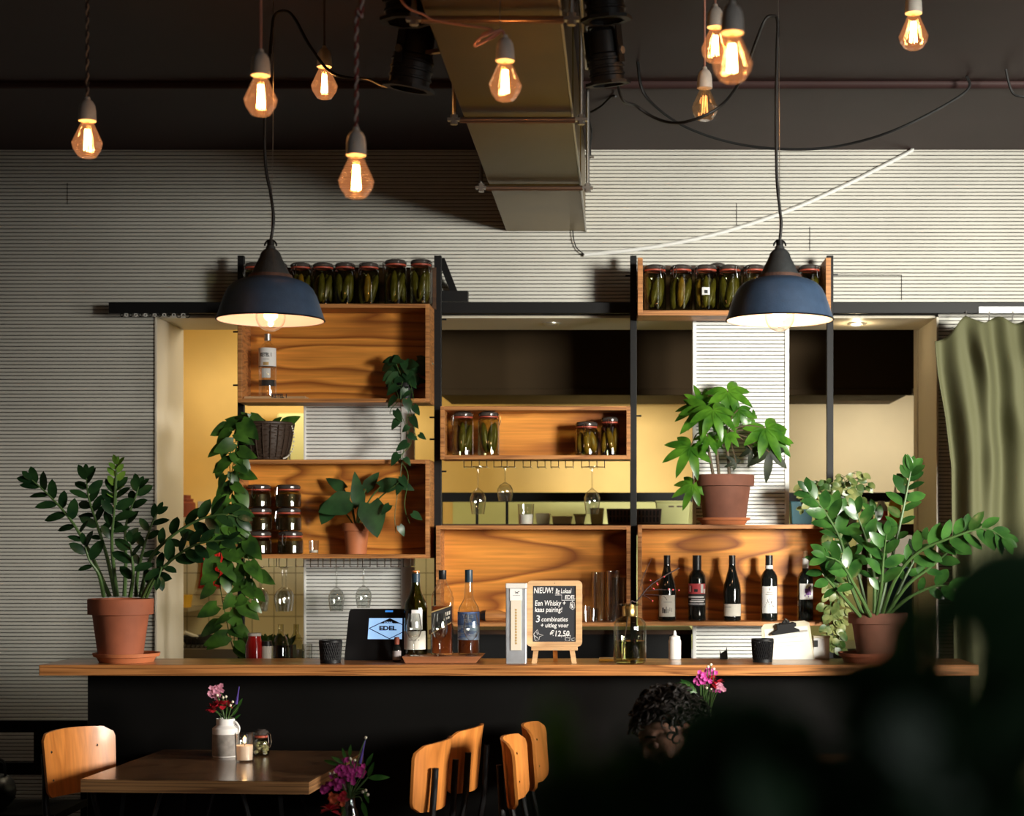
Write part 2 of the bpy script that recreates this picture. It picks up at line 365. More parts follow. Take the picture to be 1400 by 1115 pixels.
# ------------------------------------------------------------------ the room shell
WALL = 8.08; CEIL = ZZ(204.5, WALL); PITCH = S(5.02, WALL)
def slats(name, rects, yf, thick, mats=None, parent=None, pitch=PITCH, gap=0.0036, depth=0.007, solid=True):
    """horizontal slats with dark gaps; rects = (x0, x1, z0, z1) all in one plane"""
    b = MB(); bm = b.bm
    for x0, x1, z0, z1 in rects:
        if solid: b.box(x0, x1, yf+depth, yf+thick, z0, z1, 1)
        n0 = int(math.floor(z0/pitch))
        for i in range(n0, int(z1/pitch)+1):
            a = max(i*pitch, z0); t = min((i+1)*pitch-gap, z1)
            if t-a < 0.006: continue
            pr = [(yf+depth, a), (yf+0.002, a), (yf, a+0.0022), (yf, t-0.0022), (yf+0.002, t), (yf+depth, t)]
            L = [bm.verts.new((x0, y, z)) for y, z in pr]; R = [bm.verts.new((x1, y, z)) for y, z in pr]
            for k in range(5): bm.faces.new((L[k], L[k+1], R[k+1], R[k]))
            bm.faces.new(L[::-1]); bm.faces.new(R)
    return b.build(name, mats or [m_slat, m_gap], parent)
OX0, OX1, OZ = XX(212, WALL), XX(1283, WALL), ZZ(430, WALL)        # kitchen opening
RX0, RX1, RY0 = -4.3, 4.8, -2.6
struct(slats('wall_back', [(RX0, OX0, 0.0, CEIL), (OX1, RX1, 0.0, CEIL), (OX0, OX1, OZ, CEIL)], WALL, 0.44))
struct(MB().box(RX0-0.1, RX1+0.1, RY0-0.1, 11.0, CEIL, CEIL+0.1).build('ceiling', m_ceil))
struct(MB().box(RX0-0.1, RX1+0.1, RY0-0.1, 11.0, -0.1, 0.0).build('floor', m_floor))
struct(MB().box(RX0-0.1, RX0, RY0, WALL+0.44, 0, CEIL).build('wall_left', m_plain))
struct(MB().box(RX0-0.1, RX1+0.1, RY0-0.1, RY0, 0, CEIL).build('wall_front', m_plain))
w = MB(); w.box(RX1, RX1+0.1, RY0, -1.05, 0, CEIL); w.box(RX1, RX1+0.1, 1.75, 2.65, 0, CEIL); w.box(RX1, RX1+0.1, 3.95, WALL+0.44, 0, CEIL); w.box(RX1, RX1+0.1, 2.65, 3.95, 0, 1.25); w.box(RX1, RX1+0.1, 2.65, 3.95, 2.55, CEIL)
w.box(RX1, RX1+0.1, -1.05, 1.75, 0, 1.4); w.box(RX1, RX1+0.1, -1.05, 1.75, 2.9, CEIL)
struct(w.build('wall_right', m_plain))
w = MB()
w.box(RX1-0.03, RX1+0.12, -1.1, -1.04, 1.36, 2.94); w.box(RX1-0.03, RX1+0.12, 1.74, 1.8, 1.36, 2.94)
w.box(RX1-0.03, RX1+0.12, -1.04, 1.74, 2.88, 2.94); w.box(RX1-0.06, RX1+0.12, -1.04, 1.74, 1.36, 1.42)
struct(w.build('window_1', m_white))
w = MB()
w.box(RX1-0.03, RX1+0.12, 2.6, 2.66, 1.21, 2.59); w.box(RX1-0.03, RX1+0.12, 3.94, 4.0, 1.21, 2.59)
w.box(RX1-0.03, RX1+0.12, 2.66, 3.94, 2.53, 2.59); w.box(RX1-0.06, RX1+0.12, 2.66, 3.94, 1.21, 1.27)
struct(w.build('added_window', m_white))  # unseen window made up to go with the table fill light
# opening trim: jambs and soffit
JY = 8.56
struct(MB().box(OX0+0.0005, OX0+0.012, WALL-0.012, JY, 0.9, OZ-0.012).build('trim_1', m_cream, bevel=0.003))
struct(MB().box(OX1-0.012, OX1-0.0005, WALL-0.012, JY, 0.9, OZ-0.012).build('trim_2', m_cream, bevel=0.003))
struct(MB().box(OX0, OX1, WALL+0.03, JY, OZ-0.012, OZ-0.0005).build('trim_3', m_cream))
struct(MB().box(XX(1251, 8.62), XX(1257, 8.62), 8.57, 8.66, 0.9, OZ+0.1).build('trim_4', m_cream))
# pipe-like moulding crossing the ceiling
struct(MB().tube([(RX0, 6.9, CEIL-0.004), (RX1, 6.9, CEIL-0.004)], 0.022, 10).build('trim_5', m_ceil, smooth=True))
# thin joint lines where cladding sheets meet
jl = MB()
for px, y0, y1 in ((92, 250, 279), (1007, 278, 308), (1107, 310, 342)):
    x = XX(px, WALL); jl.box(x-0.0015, x+0.0015, WALL-0.0012, WALL+0.004, ZZ(y1, WALL), ZZ(y0, WALL))
jl.box(XX(1144, WALL), XX(1232, WALL), WALL-0.0012, WALL+0.004, ZZ(376.6, WALL), ZZ(375.4, WALL))
jl.box(XX(1232, WALL), XX(1233, WALL), WALL-0.0012, WALL+0.004, ZZ(410, WALL), ZZ(375.4, WALL))
struct(jl.build('trim_6', m_gap))
# kitchen room shell
KX0, KX1, KY = -3.0, 2.6, 10.6
m_tile, t_, b_ = nt('kitchen_tiles')
tc = t_.nodes.new('ShaderNodeTexCoord'); mp = t_.nodes.new('ShaderNodeMapping'); mp.inputs['Rotation'].default_value = (PI/2, 0, 0)
br = t_.nodes.new('ShaderNodeTexBrick'); br.offset = 0.0
for k, v in (('Color1', (0.66, 0.58, 0.36, 1)), ('Color2', (0.60, 0.53, 0.33, 1)), ('Mortar', (0.22, 0.18, 0.10, 1))): br.inputs[k].default_value = v
for k, v in (('Scale', 1.0), ('Mortar Size', 0.0028), ('Brick Width', 0.135), ('Row Height', 0.135)): br.inputs[k].default_value = v
t_.links.new(tc.outputs['Object'], mp.inputs[0]); t_.links.new(mp.outputs[0], br.inputs['Vector']); t_.links.new(br.outputs[0], b_.inputs['Base Color'])
b_.inputs['Roughness'].default_value = 0.3
m_tilegreen = Mt('pale_green_tiles', (0.60, 0.60, 0.25), 0.4, noise=(3, 0.1))
struct(MB().box(KX0, KX1, KY, KY+0.1, 0, CEIL).build('wall_kitchen', m_yellow))
struct(MB().box(KX0, -1.05, KY-0.015, KY+0.001, 0, ZZ(745, KY)).build('trim_7', m_tile))
struct(MB().box(-1.05, KX1, KY-0.012, KY+0.001, 0, ZZ(682, KY)).build('trim_8', m_tilegreen))
struct(MB().box(XX(1070, KY), KX1, KY-0.012, KY-0.0005, ZZ(681, KY), CEIL).build('trim_9', Mt('pale_cream_wall', (0.80, 0.69, 0.46), 0.6, noise=(3, 0.05))))
struct(MB().box(KX0-0.1, KX0, JY, KY+0.1, 0, CEIL).build('wall_kitchen_left', m_yellow))
struct(MB().box(KX1, KX1+0.1, JY, KY+0.1, 0, CEIL).build('wall_kitchen_right', m_yellow))

# black sliding-door track with curtain gliders
rail = thing('door_track', 'long black steel sliding-door track across the slatted wall above the kitchen opening', 'track', (XX(150, 7.97), 7.98, ZZ(430, 7.98)))
b = MB(); b.box(XX(150, 7.97), 4.5, 7.952, 7.967, ZZ(428, 7.95), ZZ(413, 7.95)); b.box(XX(150, 7.97), 4.5, 7.967, WALL-0.001, ZZ(419, 7.97), ZZ(413, 7.95))
b.build('track_profile', m_black, rail, bevel=0.002)
b = MB(); b.box(XX(1338, 7.95), 4.4, 7.946, 7.9515, ZZ(428, 7.95), ZZ(419, 7.95)); b.build('pale_cover', m_panel, rail)
for i, px in enumerate([166, 172, 178, 185, 191, 198, 205, 211, 218, 224, 230, 237, 244, 250, 256]):
    x = XX(px, 7.95); z = ZZ(428, 7.95); r = 0.007 if i < 12 else 0.010
    pts = [(x+r*math.sin(a), 7.957, z-r+r*math.cos(a)) for a in [k*2*PI/10 for k in range(11)]]
    MB().tube(pts, 0.0022, 5, False).build('glider', m_plastic if i % 2 else m_black, rail)

# two tall sliding panels with slats
def sliding_panel(px0, px1, fl, fr, label, z0=0.15, y=8.0):
    x0, x1 = XX(px0, y), XX(px1, y); z1 = ZZ(429, y)
    t = thing('sliding_panel', label, 'sliding panel', ((x0+x1)/2, y, z0), None)
    a, c = S(fl, y), S(fr, y)
    slats('slat_infill', [(x0+a, x1-c, z0+0.06, z1-0.018)], y+0.006, 0.03, [m_panel, m_gap], t, pitch=S(7.1, y)*0.72, gap=0.0035)
    b = MB(); b.box(x0, x0+a, y, y+0.045, z0, z1); b.box(x1-c, x1, y, y+0.045, z0, z1)
    b.box(x0+a, x1-c, y, y+0.045, z1-0.018, z1); b.box(x0+a, x1-c, y, y+0.045, z0, z0+0.06)
    b.build('panel_frame', m_panel, t, bevel=0.002)
    return t
sliding_panel(415, 566, 3, 18, 'grey-lit slatted sliding panel behind the left shelves, with a broad white right edge')
sliding_panel(947, 1079, 5, 6, 'bright white slatted sliding panel behind the potted plant with lobed leaves')

# ------------------------------------------------------------------ steel posts and wooden box shelves
SH = 7.72; SB = 7.92     # box fronts and backs
def post(px0, px1, label, brace=False, py1=903, hooks=()):
    x0, x1 = XX(px0, SB), XX(px1, SB)
    t = thing('steel_post', label, 'post', ((x0+x1)/2, SB+0.013, 0.0), 'upright steel posts of the shelving')
    MB().box(x0, x1, SB+0.001, SB+0.026, 0.0, ZZ(349, SB)).build('upright', m_black, t, bevel=0.002)
    if brace:
        a = Vector(((x0+x1)/2+0.012, SB+0.03, ZZ(352, SB))); e = Vector((XX(622, 8.05), 8.05, ZZ(402, 8.05)))
        ax = (e-a)/2; MB().obox((a+e)/2, ax, (0.016, 0.0, 0.004), (0, 0.004, 0.0)).build('brace', m_black, t)
        MB().box(XX(605, 8.05), XX(640, 8.05), 8.03, 8.078, ZZ(412, 8.05), ZZ(398, 8.05)).build('wall_plate', m_black, t)
    for py, sgn in hooks:
        x = x1 if sgn > 0 else x0; z = ZZ(py, SB)
        MB().tube([(x, SB+0.012, z), (x+sgn*0.022, SB+0.012, z)], 0.004, 6).build('bolt', m_black, t)
    return t
post(324.5, 333.5, 'slim black steel post left of the vodka bottle shelf and the hanging basket', hooks=((526, -1), (453, -1)))
post(593.5, 603.5, 'black steel post between the left and middle shelves, braced to the wall at its top', True, hooks=((436, 1), (570, -1), (600, -1), (644, 1)))
post(861.5, 870.5, 'black steel post left of the hanging pickle jar shelf, between the two lower shelves', hooks=((376, -1), (568, 1)))
post(1130.5, 1139.5, 'black steel post right of the second blue pendant lamp, rising from the wine shelf', hooks=((375, 1),))
TH = S(5.5, SH)
def box_shelf(px0, px1, py0, py1, label, top=True, back=True, th=TH, back_top=None, left_wedge=0.0):
    x0, x1, z0, z1 = XX(px0, SH), XX(px1, SH), ZZ(py1, SH), ZZ(py0, SH)
    t = thing('box_shelf', label, 'shelf', ((x0+x1)/2, SH, z0), 'plywood box shelves')
    MB().box(x0+th, x1-th, SH, SB, z0, z0+th).build('bottom_panel', m_plyedge, t, bevel=0.001)
    if top: MB().box(x0+th, x1-th, SH, SB, z1-th, z1).build('top_panel', m_plyedge, t, bevel=0.001)
    MB().box(x0, x0+th, SH, SB, z0, z1).build('side_panel', m_plyedge, t, bevel=0.001)
    MB().box(x1-th, x1, SH, SB, z0, z1).build('side_panel', m_plyedge, t, bevel=0.001)
    if back: MB().box(x0+th, x1-th, SB-0.012, SB-0.001, z0+th, (z1-th) if top else ZZ(back_top, SB)).build('back_panel', m_ply if top else m_dkwood, t)
    return t
B1 = box_shelf(325, 587, 415, 550, 'upper left plywood box shelf holding the vodka bottle and a trailing plant')
b = MB(); b.box(XX(334, SH), XX(590, SH), SB-0.012, SB-0.001, ZZ(414.7, SH), ZZ(366, SB)); b.build('upstand', m_dkwood, B1)
B2 = box_shelf(602, 862, 555, 627.5, 'shallow plywood box shelf in the middle with four pickle jars')
B3 = box_shelf(322, 587, 628, 763, 'left plywood box shelf with small stacked jars and a big-leaved pot plant')
B4 = box_shelf(596, 862, 718, 856, 'lower middle plywood box shelf with tall glasses at its right end')
B5 = box_shelf(872, 1140.5, 717, 855, 'lower right plywood box shelf with a row of five wine bottles')
B6 = box_shelf(872, 1136, 352, 431, 'high open tray shelf at right carrying a row of pickle jars', top=False, th=TH*1.25, back_top=364)
B6.children[1].name = 'side_panel'

# wire racks for hanging glasses, each a part of the shelf above it
def rack(shelf, pxs, py, drop):
    z1 = ZZ(py, SH+0.02); z0 = z1-drop
    for px in pxs:
        b = MB()
        for y in (SH+0.03,):
            x = XX(px, SH+0.02); w_ = S(10.5, SH)
            b.tube([(x, y, z1+0.001), (x, y, z0), (x+w_, y, z0), (x+w_, y, z1+0.001)], 0.0026, 6)
        x = XX(px, SH+0.02)
        for xx in (x, x+S(10.5, SH)): b.tube([(xx, SH+0.03, z0), (xx, SH+0.16, z0)], 0.0026, 6)
        b.build('glass_hanger', m_chrome, shelf)
rack(B2, [634, 655, 675, 693, 715, 734.5, 753, 773, 795, 816], 628, S(10, SH))
rack(B3, [367, 381, 404, 424, 441, 459, 478, 495, 515, 534, 551], 763.5, S(11, SH))

# ------------------------------------------------------------------ bar
BD = 6.40; BT = ZZ(908.5, BD); BB = ZZ(923.5, BD); BY1 = 6.76
bar = thing('bar_counter', 'long bar counter with a thick plywood top over a matt black front', 'bar', (XX(695, BD), 6.7, 0))
MB().box(XX(53, BD), XX(1338, BD), BD, BY1, BB, BT).build('bar_top', m_barwood, bar, bevel=0.003)
MB().box(XX(120, 6.57), XX(1326, 6.57), 6.57, 6.62, 0.0, BB).build('front_panel', m_blackpanel, bar)
MB().box(XX(120, 6.57), XX(120, 6.57)+0.04, 6.62, 7.25, 0.0, BB-0.1).build('end_panel', m_blackpanel, bar)
MB().box(XX(1326, 6.57)-0.04, XX(1326, 6.57), 6.62, 7.25, 0.0, BB-0.1).build('end_panel', m_blackpanel, bar)
MB().box(XX(120, 6.57)+0.041, XX(1326, 6.57)-0.041, 6.76, 7.25, 0.90, 0.93).build('work_top', m_steel, bar)
# dark cabinet in the opening behind the bar
bc = thing('back_cabinet', 'low dark cabinet behind the bar under the middle shelf, half in shadow', 'cabinet', (XX(770, 8.25), 8.3, 0))
MB().box(XX(590, 8.2), XX(945, 8.2), 8.16, 8.52, 0, ZZ(866, 8.2)).build('cabinet_body', m_black, bc)
MB().box(XX(588, 8.2), XX(946, 8.2), 8.14, 8.54, ZZ(866, 8.2)+.0005, ZZ(860, 8.2)).build('cabinet_top', m_dkwood, bc)

# ------------------------------------------------------------------ kitchen behind
hood = thing('extractor_hood', 'big brown extractor hood hanging in the kitchen opening', 'extractor hood', (0.3, 9.6, ZZ(540, 9.2)))
m_hood = Mt('hood_steel', (0.034, 0.021, 0.009), 0.7, 0.0, spec=0.1, noise=(2, 0.1))
HX0, HX1 = XX(592, 9.2), XX(1256, 9.2)
MB().box(HX0, HX1, 9.2, 10.2, ZZ(532, 9.2), CEIL-0.0005).build('hood_body', m_hood, hood, bevel=0.004)
b = MB(); b.box(HX0-0.005, HX1+0.005, 9.18, 9.2, ZZ(540, 9.18), ZZ(531, 9.18)); b.build('hood_lip', m_steel if False else m_hood, hood, bevel=0.003)
MB().box(XX(1252, 9.1)-0.01, XX(1252, 9.1)+0.01, 9.15, 9.17, ZZ(540, 9.2), ZZ(532, 9.2)).build('lip_clip', m_steel, hood)
shelf = thing('kitchen_rack', 'black steel kitchen shelf seen through the opening below the lit yellow wall', 'shelf', (0.3, 9.4, ZZ(718, 9.2)))
KXa, KXb = XX(590, 9.2), XX(1256, 9.2)
MB().box(KXa, KXb, 9.45, 9.65, ZZ(685, 9.45), ZZ(673, 9.45)).build('upper_shelf', m_black, shelf)
MB().box(KXa, KXb, 9.18, 9.65, ZZ(731, 9.2), ZZ(716, 9.2)).build('lower_shelf', m_dkwood, shelf)
for px in (603, 652, 693, 1180, 1254):
    x = XX(px, 9.46); MB().box(x-0.007, x+0.007, 9.46, 9.49, ZZ(716, 9.2), ZZ(685, 9.45)).build('rack_post', m_black, shelf)
for px in (600, 1184, 1254):
    x = XX(px, 9.25); MB().box(x-0.015, x+0.015, 9.3, 9.33, 0.0, ZZ(731, 9.2)).build('rack_leg', m_dkwood, shelf)
kc = thing('kitchen_counter', 'steel kitchen counter at the back below the tiled wall', 'counter', (-1.0, 9.8, 0))
MB().box(KX0+0.1, KX1-0.1, 9.75, 10.58, 0.86, 0.93).build('counter_top', m_steel, kc)
MB().box(KX0+0.1, KX1-0.1, 9.8, 10.58, 0.0, 0.86).build('counter_base', m_steel, kc)
KS = ZZ(716, 9.2)
def ksolid(name, label, cat, px0, px1, py0, py1, D, m, lid=None, dep=0.13, group=None, slots=None):
    x0, x1 = XX(px0, D), XX(px1, D); z0 = KS+0.0005; z1 = ZZ(py0, D)
    t = thing(name, label, cat, ((x0+x1)/2, D+dep/2, z0), group)
    b = MB(); zt = z1-(0.012 if lid else 0)
    tp = 0.008
    v = [b.bm.verts.new(p) for p in ((x0+tp, D+tp, z0), (x1-tp, D+tp, z0), (x1-tp, D+dep-tp, z0), (x0+tp, D+dep-tp, z0), (x0, D, zt), (x1, D, zt), (x1, D+dep, zt), (x0, D+dep, zt))]
    for q in ((3, 2, 1, 0), (4, 5, 6, 7), (0, 1, 5, 4), (1, 2, 6, 5), (2, 3, 7, 6), (3, 0, 4, 7)): b.bm.faces.new([v[i] for i in q])
    b.build('tub', m, t, bevel=0.004)
    if lid: MB().box(x0-0.004, x1+0.004, D-0.004, D+dep+0.004, zt, z1).build('lid', lid, t, bevel=0.002)
    if slots:
        for r_ in range(2):
            for k in range(slots):
                xs = x0+0.012+(x1-x0-0.024)*(k+0.5)/slots; zz = z0+(z1-z0)*(0.12+0.42*r_)
                MB().box(xs-0.005, xs+0.005, D-0.001, D+0.006, zz, zz+(z1-z0)*0.34).build('slot', m_black, t)
    return t
m_pgreen = Mt('pale_green_plastic', (0.62, 0.62, 0.26), 0.4)
m_teal = Mt('teal_plastic', (0.02, 0.12, 0.16), 0.5)
m_brplastic = Mt('brown_crate', (0.09, 0.045, 0.03), 0.5)
m_crest = Mt('cream_box', (0.72, 0.66, 0.40), 0.6)
ksolid('food_box', 'cream box on the kitchen shelf, leftmost of three behind the candle glass', 'box', 732, 752, 701, 716, 9.3, m_crest, group='cream boxes on the kitchen shelf')
ksolid('food_box', 'low cream box in the middle of three on the kitchen shelf', 'box', 754, 782, 705, 716, 9.28, m_crest, group='cream boxes on the kitchen shelf')
ksolid('food_box', 'cream box with lid on the kitchen shelf, below the right hanging glass', 'box', 785, 800, 702, 716, 9.3, m_crest, m_pgreen, group='cream boxes on the kitchen shelf')
ksolid('food_box', 'taller pale green box touching the left side of the brown slotted crate', 'box', 806, 826, 694, 716, 9.32, m_pgreen)
ksolid('slotted_crate', 'brown slotted plastic crate on the kitchen shelf behind the post', 'crate', 829, 905, 695, 716, 9.2, m_brplastic, slots=14, dep=.09)
tub = ksolid('storage_tub', 'pale yellow-green plastic tub with a rim left of the potted plant', 'tub', 897, 943, 684, 716, 9.31, m_pgreen, m_pgreen, dep=.12)
b = MB(); x = XX(914, 9.3)
for k in (0, 0.045): b.box(x+k, x+k+0.03, 9.3085, 9.312, ZZ(693, 9.3), ZZ(691, 9.3))
b.build('clip_mark', m_brplastic, tub)
ksolid('ribbed_bin', 'dark teal bin on the kitchen shelf right of the white slatted panel', 'bin', 1081, 1112, 685, 716, 9.3, m_teal, dep=.13)
def lathe_thing(name, label, cat, px, pybase, D, parts, group=None, z=None, seg=20):
    c = Vector((XX(px, D), D, ZZ(pybase, D) if z is None else z))
    t = thing(name, label, cat, c, group)
    for pn, prof, m in parts: MB().lathe(c, prof, seg).build(pn, m, t, smooth=True)
    return t
m_mustard = Mt('mustard_yellow', (0.75, 0.42, 0.03), 0.35)
lathe_thing('sauce_bottle', 'yellow mustard squeeze bottle with pointed white nozzle on the kitchen shelf', 'bottle', 1224, 0, 9.3,
    [('bottle_body', [(0, 0), (.032, 0), (.034, .004), (.034, .11), (.026, .13), (.026, .138)], m_mustard), ('nozzle', [(.027, .138), (.027, .15), (.009, .16), (.004, .205), (0, .206)], m_plastic)], z=KS+.001)
lathe_thing('sauce_bottle', 'white sauce bottle with red label left of the mustard bottle', 'bottle', 1205, 0, 9.28,
    [('bottle_body', [(0, 0), (.033, 0), (.034, .004), (.034, .09), (.02, .11), (.018, .125), (0, .126)], m_plastic), ('label', [(.0346, .02), (.0346, .07)], m_red)], z=KS+.001)
for i, (px, lab) in enumerate(((1164, 'clear plastic tumbler on the kitchen shelf right of the leafy creeper'), (1186, 'clear plastic tumbler on the kitchen shelf nearest the white sauce bottle'))):
    lathe_thing('tumbler', lab, 'tumbler', px, 0, 9.3, [('cup', [(0, 0.002), (.028, 0), (.04, .12), (.038, .12), (.027, .004), (0, .005)], Mt('frosted_plastic', (.75, .75, .72), .3, trans=0.4))], z=KS+.001)
# right low things
t = thing('wall_chart', 'white board hanging on the kitchen wall behind the right plant', 'board', at(1214, 780, 10.55)); 
MB().box(XX(1172, 10.55), XX(1262, 10.55), 10.56, 10.585, ZZ(792, 10.55), ZZ(722, 10.55)).build('sheet', m_plastic, t)
t = thing('dish_crate', 'blue plastic crate on the back counter behind the right plant', 'crate', (XX(1236, 9.9), 10.0, 0.9305))
MB().box(XX(1212, 9.9), XX(1256, 9.9), 9.9, 10.15, 0.9305, ZZ(775, 9.9)).build('crate_body', Mt('blue_crate', (0.03, 0.07, 0.15), .5), t, bevel=.006)
wc = thing('wall_cupboard', 'pale yellow kitchen cupboard behind the wicker basket', 'cupboard', at(410, 700, 10.2))
MB().box(XX(377, 10.2), XX(452, 10.2), 10.2, KY-.001, ZZ(700, 10.2), ZZ(564, 10.2)).build('cupboard_body', Mt('pale_yellow_gloss', (.78, .74, .36), .4), wc, bevel=.02)
MB().box(XX(395, 10.19), XX(397, 10.19), 10.185, 10.1995, ZZ(640, 10.19), ZZ(610, 10.19)).build('handle', m_steel, wc)
# left kitchen things
m_brick = Mt('brown_pot_red', (0.26, 0.055, 0.025), 0.6)
lathe_thing('lidded_crock', 'red-brown lidded crock by the cream jamb in the kitchen', 'crock', 253, 0, 9.9, [('crock_body', [(0, 0), (.055, 0), (.06, .02), (.06, .082), (.045, .092), (0, .093)], m_brick), ('lid', [(.048, .0935), (.048, .106), (.033, .108), (.033, .128), (0, .13)], m_brick)], z=ZZ(707, 9.9)+.001)
ks2 = thing('crock_shelf', 'small wall shelf under the lidded crock in the kitchen', 'shelf', at(240, 712, 10.2))
MB().box(KX0+.001, XX(266, 9.9), 9.8, KY-.001, ZZ(713, 9.9), ZZ(707, 9.9)).build('board', m_cream, ks2)
ks3 = thing('spice_shelf', 'low wall shelf with a yellow tub on the tiles', 'shelf', at(240, 835, 10.3))
MB().box(KX0+.001, XX(263, 10.3), 10.2, KY-.016, ZZ(835, 10.3), ZZ(830, 10.3)).build('board', m_steel, ks3)
lathe_thing('yellow_tub', 'yellow tub standing on the low kitchen wall shelf', 'tub', 251, 0, 10.32, [('tub_body', [(0, 0), (.045, 0), (.055, .075), (0, .076)], m_mustard)], z=ZZ(830, 10.3)+.001)
pp_ = thing('wall_notice', 'pale paper strip with two grey pictures on the yellow kitchen wall', 'paper', at(296, 692, 10.59))
MB().box(XX(271, 10.59), XX(321, 10.59), 10.592, 10.599, ZZ(701, 10.59), ZZ(689, 10.59)).build('sheet', m_paper, pp_)
for px in (270, 302): MB().box(XX(px, 10.58), XX(px+9, 10.58), 10.588, 10.5925, ZZ(694, 10.58), ZZ(685, 10.58)).build('printed_picture', m_grey, pp_)
# red cloth hanging on the tiles
rc = thing('red_cloth', 'red padded cloth hanging on the kitchen tiles behind the vine', 'cloth', at(290, 803, 10.5))
b = MB(); bm = b.bm; g = []
for j in range(9):
    v = j/8; row = []
    for i in range(13):
        u = i/12; px = 276+u*(30-2*v)-(4*v)+(3*math.sin(v*3)); y = 10.555-0.03*math.sin(PI*u)-0.008*math.sin(u*26)
        row.append(bm.verts.new(at(px, 747+v*57+4*(abs(u-.5)*2)**2*(1 if v < .2 else 0), y)))
    g.append(row)
for j in range(8):
    for i in range(12): bm.faces.new((g[j][i], g[j][i+1], g[j+1][i+1], g[j+1][i]))
o = b.build('cloth_body', Mt('red_fabric', (0.55, 0.012, 0.012), .6), rc, smooth=True); sol = o.modifiers.new('s', 'SOLIDIFY'); sol.thickness = .012
MB().tube([at(289, 748, 10.53), at(290, 742, 10.55), at(291, 747, 10.56)], .004, 6).build('hanging_loop', m_red, rc)
# pan with a pale handle, wire basket
pan = thing('frying_pan', 'black frying pan with pale handle on the kitchen counter', 'pan', (XX(262, 9.95), 10.05, .9305))
c = Vector((XX(268, 10.1), 10.25, .9305)); MB().lathe(c, [(0, 0), (.10, 0), (.13, .05), (.127, .05), (.098, .004), (0, .004)], 28).build('pan_body', m_black, pan, smooth=True)
MB().tube([c+Vector((-.0, -.13, .05)), c+Vector((-.04, -.27, .085))], .010, 8).build('handle', m_label, pan)
wb = thing('wire_basket', 'flat dark wire mesh basket on the kitchen counter edge', 'basket', (XX(262, 9.8), 9.86, .9305))
b = MB(); x0, x1 = XX(238, 9.8), XX(286, 9.8)
for k in range(9): b.tube([(x0+(x1-x0)*k/8, 9.79, .935), (x0+(x1-x0)*k/8, 9.79, .985)], .0025, 5)
for k in range(9): b.tube([(x0+(x1-x0)*k/8, 9.79, .935), (x0+(x1-x0)*k/8, 9.95, .935)], .0025, 5)
for z in (.935, .985): b.tube([(x0, 9.79, z), (x1, 9.79, z), (x1, 9.95, z), (x0, 9.95, z), (x0, 9.79, z)], .0035, 5)
b.build('basket_mesh', m_black, wb)
# soffit spotlights
for px, py, lab in ((754, 433.5, 'small recessed ceiling spotlight above the middle shelf'), (1171, 432, 'small glowing recessed spotlight right of the second pendant lamp')):
    D = 8.3; c = Vector((XX(px, D), D, OZ-.012)); t = thing('recessed_spotlight', lab, 'spotlight', c, 'recessed spotlights in the opening')
    MB().lathe(c, [(0.047, 0.0), (.047, -.006), (.034, -.008), (.030, 0)], 24).build('trim_ring', m_steel, t, smooth=True)
    MB().lathe(c, [(0.031, -.004), (.015, -.0075), (0, -.008)], 20).build('lens', m_plastic if px < 1000 else Mt('lit_lens', (1, .9, .7), .4, emit=((1, .8, .5), 5)), t, smooth=True)
point('recessed_spot_light', (XX(1171, 8.3), 8.3, OZ-.05), 1.2, (1, .78, .45), .02)
# ------------------------------------------------------------------ air duct, hangers, stage spotlights
DZ = EYE+1.47; DX0, DX1 = XX(692, 8.075), XX(800.5, 8.075)
duct = thing('air_duct', 'square sheet-metal air duct running under the ceiling to the back wall', 'duct', ((DX0+DX1)/2, 6.2, DZ))
MB().box(DX0, DX1, 3.2, WALL-0.004, DZ, CEIL-0.03).build('duct_body', m_duct, duct, bevel=0.004)
for k, y in enumerate((4.82, 5.93, 7.04)):
    b = MB(); b.box(DX0-0.004, DX1+0.004, y-0.012, y+0.012, DZ-0.004, CEIL-0.028); b.build('joint_collar', m_duct, duct)
b = MB(); b.box(DX1-0.001, DX1+0.005, 3.2, WALL-0.004, DZ-0.003, DZ+0.012); b.build('edge_strip', m_steel, duct)
def hanger(y, label):
    t = thing('duct_hanger', label, 'hanger', ((DX0+DX1)/2, y, DZ-0.03), 'hangers carrying the duct')
    z = DZ-0.019; xa, xb = DX0-0.03, DX1+0.032
    MB().tube([(xa+0.02, y, z), (xb-0.02, y, z)], 0.0105, 10).build('cross_rail', m_copper, t, smooth=True)
    for x in (xa, xb):
        MB().tube([(x, y, z-0.012), (x, y, CEIL-0.001)], 0.0075, 8).build('threaded_rod', m_steel, t, smooth=True)
        b = MB(); b.tube([(x, y, z-0.016), (x, y, z-0.004)], 0.013, 6); b.tube([(x, y, z+0.006), (x, y, z+0.018)], 0.013, 6); b.box(x-0.022, x+0.022, y-0.012, y+0.012, z-0.004, z+0.006)
        b.build('nut', m_steel, t)
hanger(4.74, 'metal duct hanger nearest the camera, at the top edge of the picture')
hanger(5.87, 'middle metal duct hanger across the duct, right of the hanging bulb with looped cord')
hanger(7.0, 'metal duct hanger nearest the back wall')
# slim rail along the right side of the duct that carries the spotlights
lr = thing('spotlight_rail', 'slim dark rail fixed along the right side of the duct', 'rail', (DX1+0.09, 5.6, DZ+0.2))
MB().tube([(DX1+0.055, 4.2, DZ+0.13), (DX1+0.055, 5.75, DZ+0.13)], 0.011, 8).build('rail_pipe', m_steel, lr, smooth=True)
MB().tube([(DX1+0.055, 5.7, DZ+0.13), (DX1+0.055, 5.7, CEIL-0.001)], 0.007, 8).build('drop_rod', m_steel, lr)
MB().tube([(DX1+0.055, 4.3, DZ+0.13), (DX1+0.055, 4.3, CEIL-0.001)], 0.007, 8).build('drop_rod', m_steel, lr)
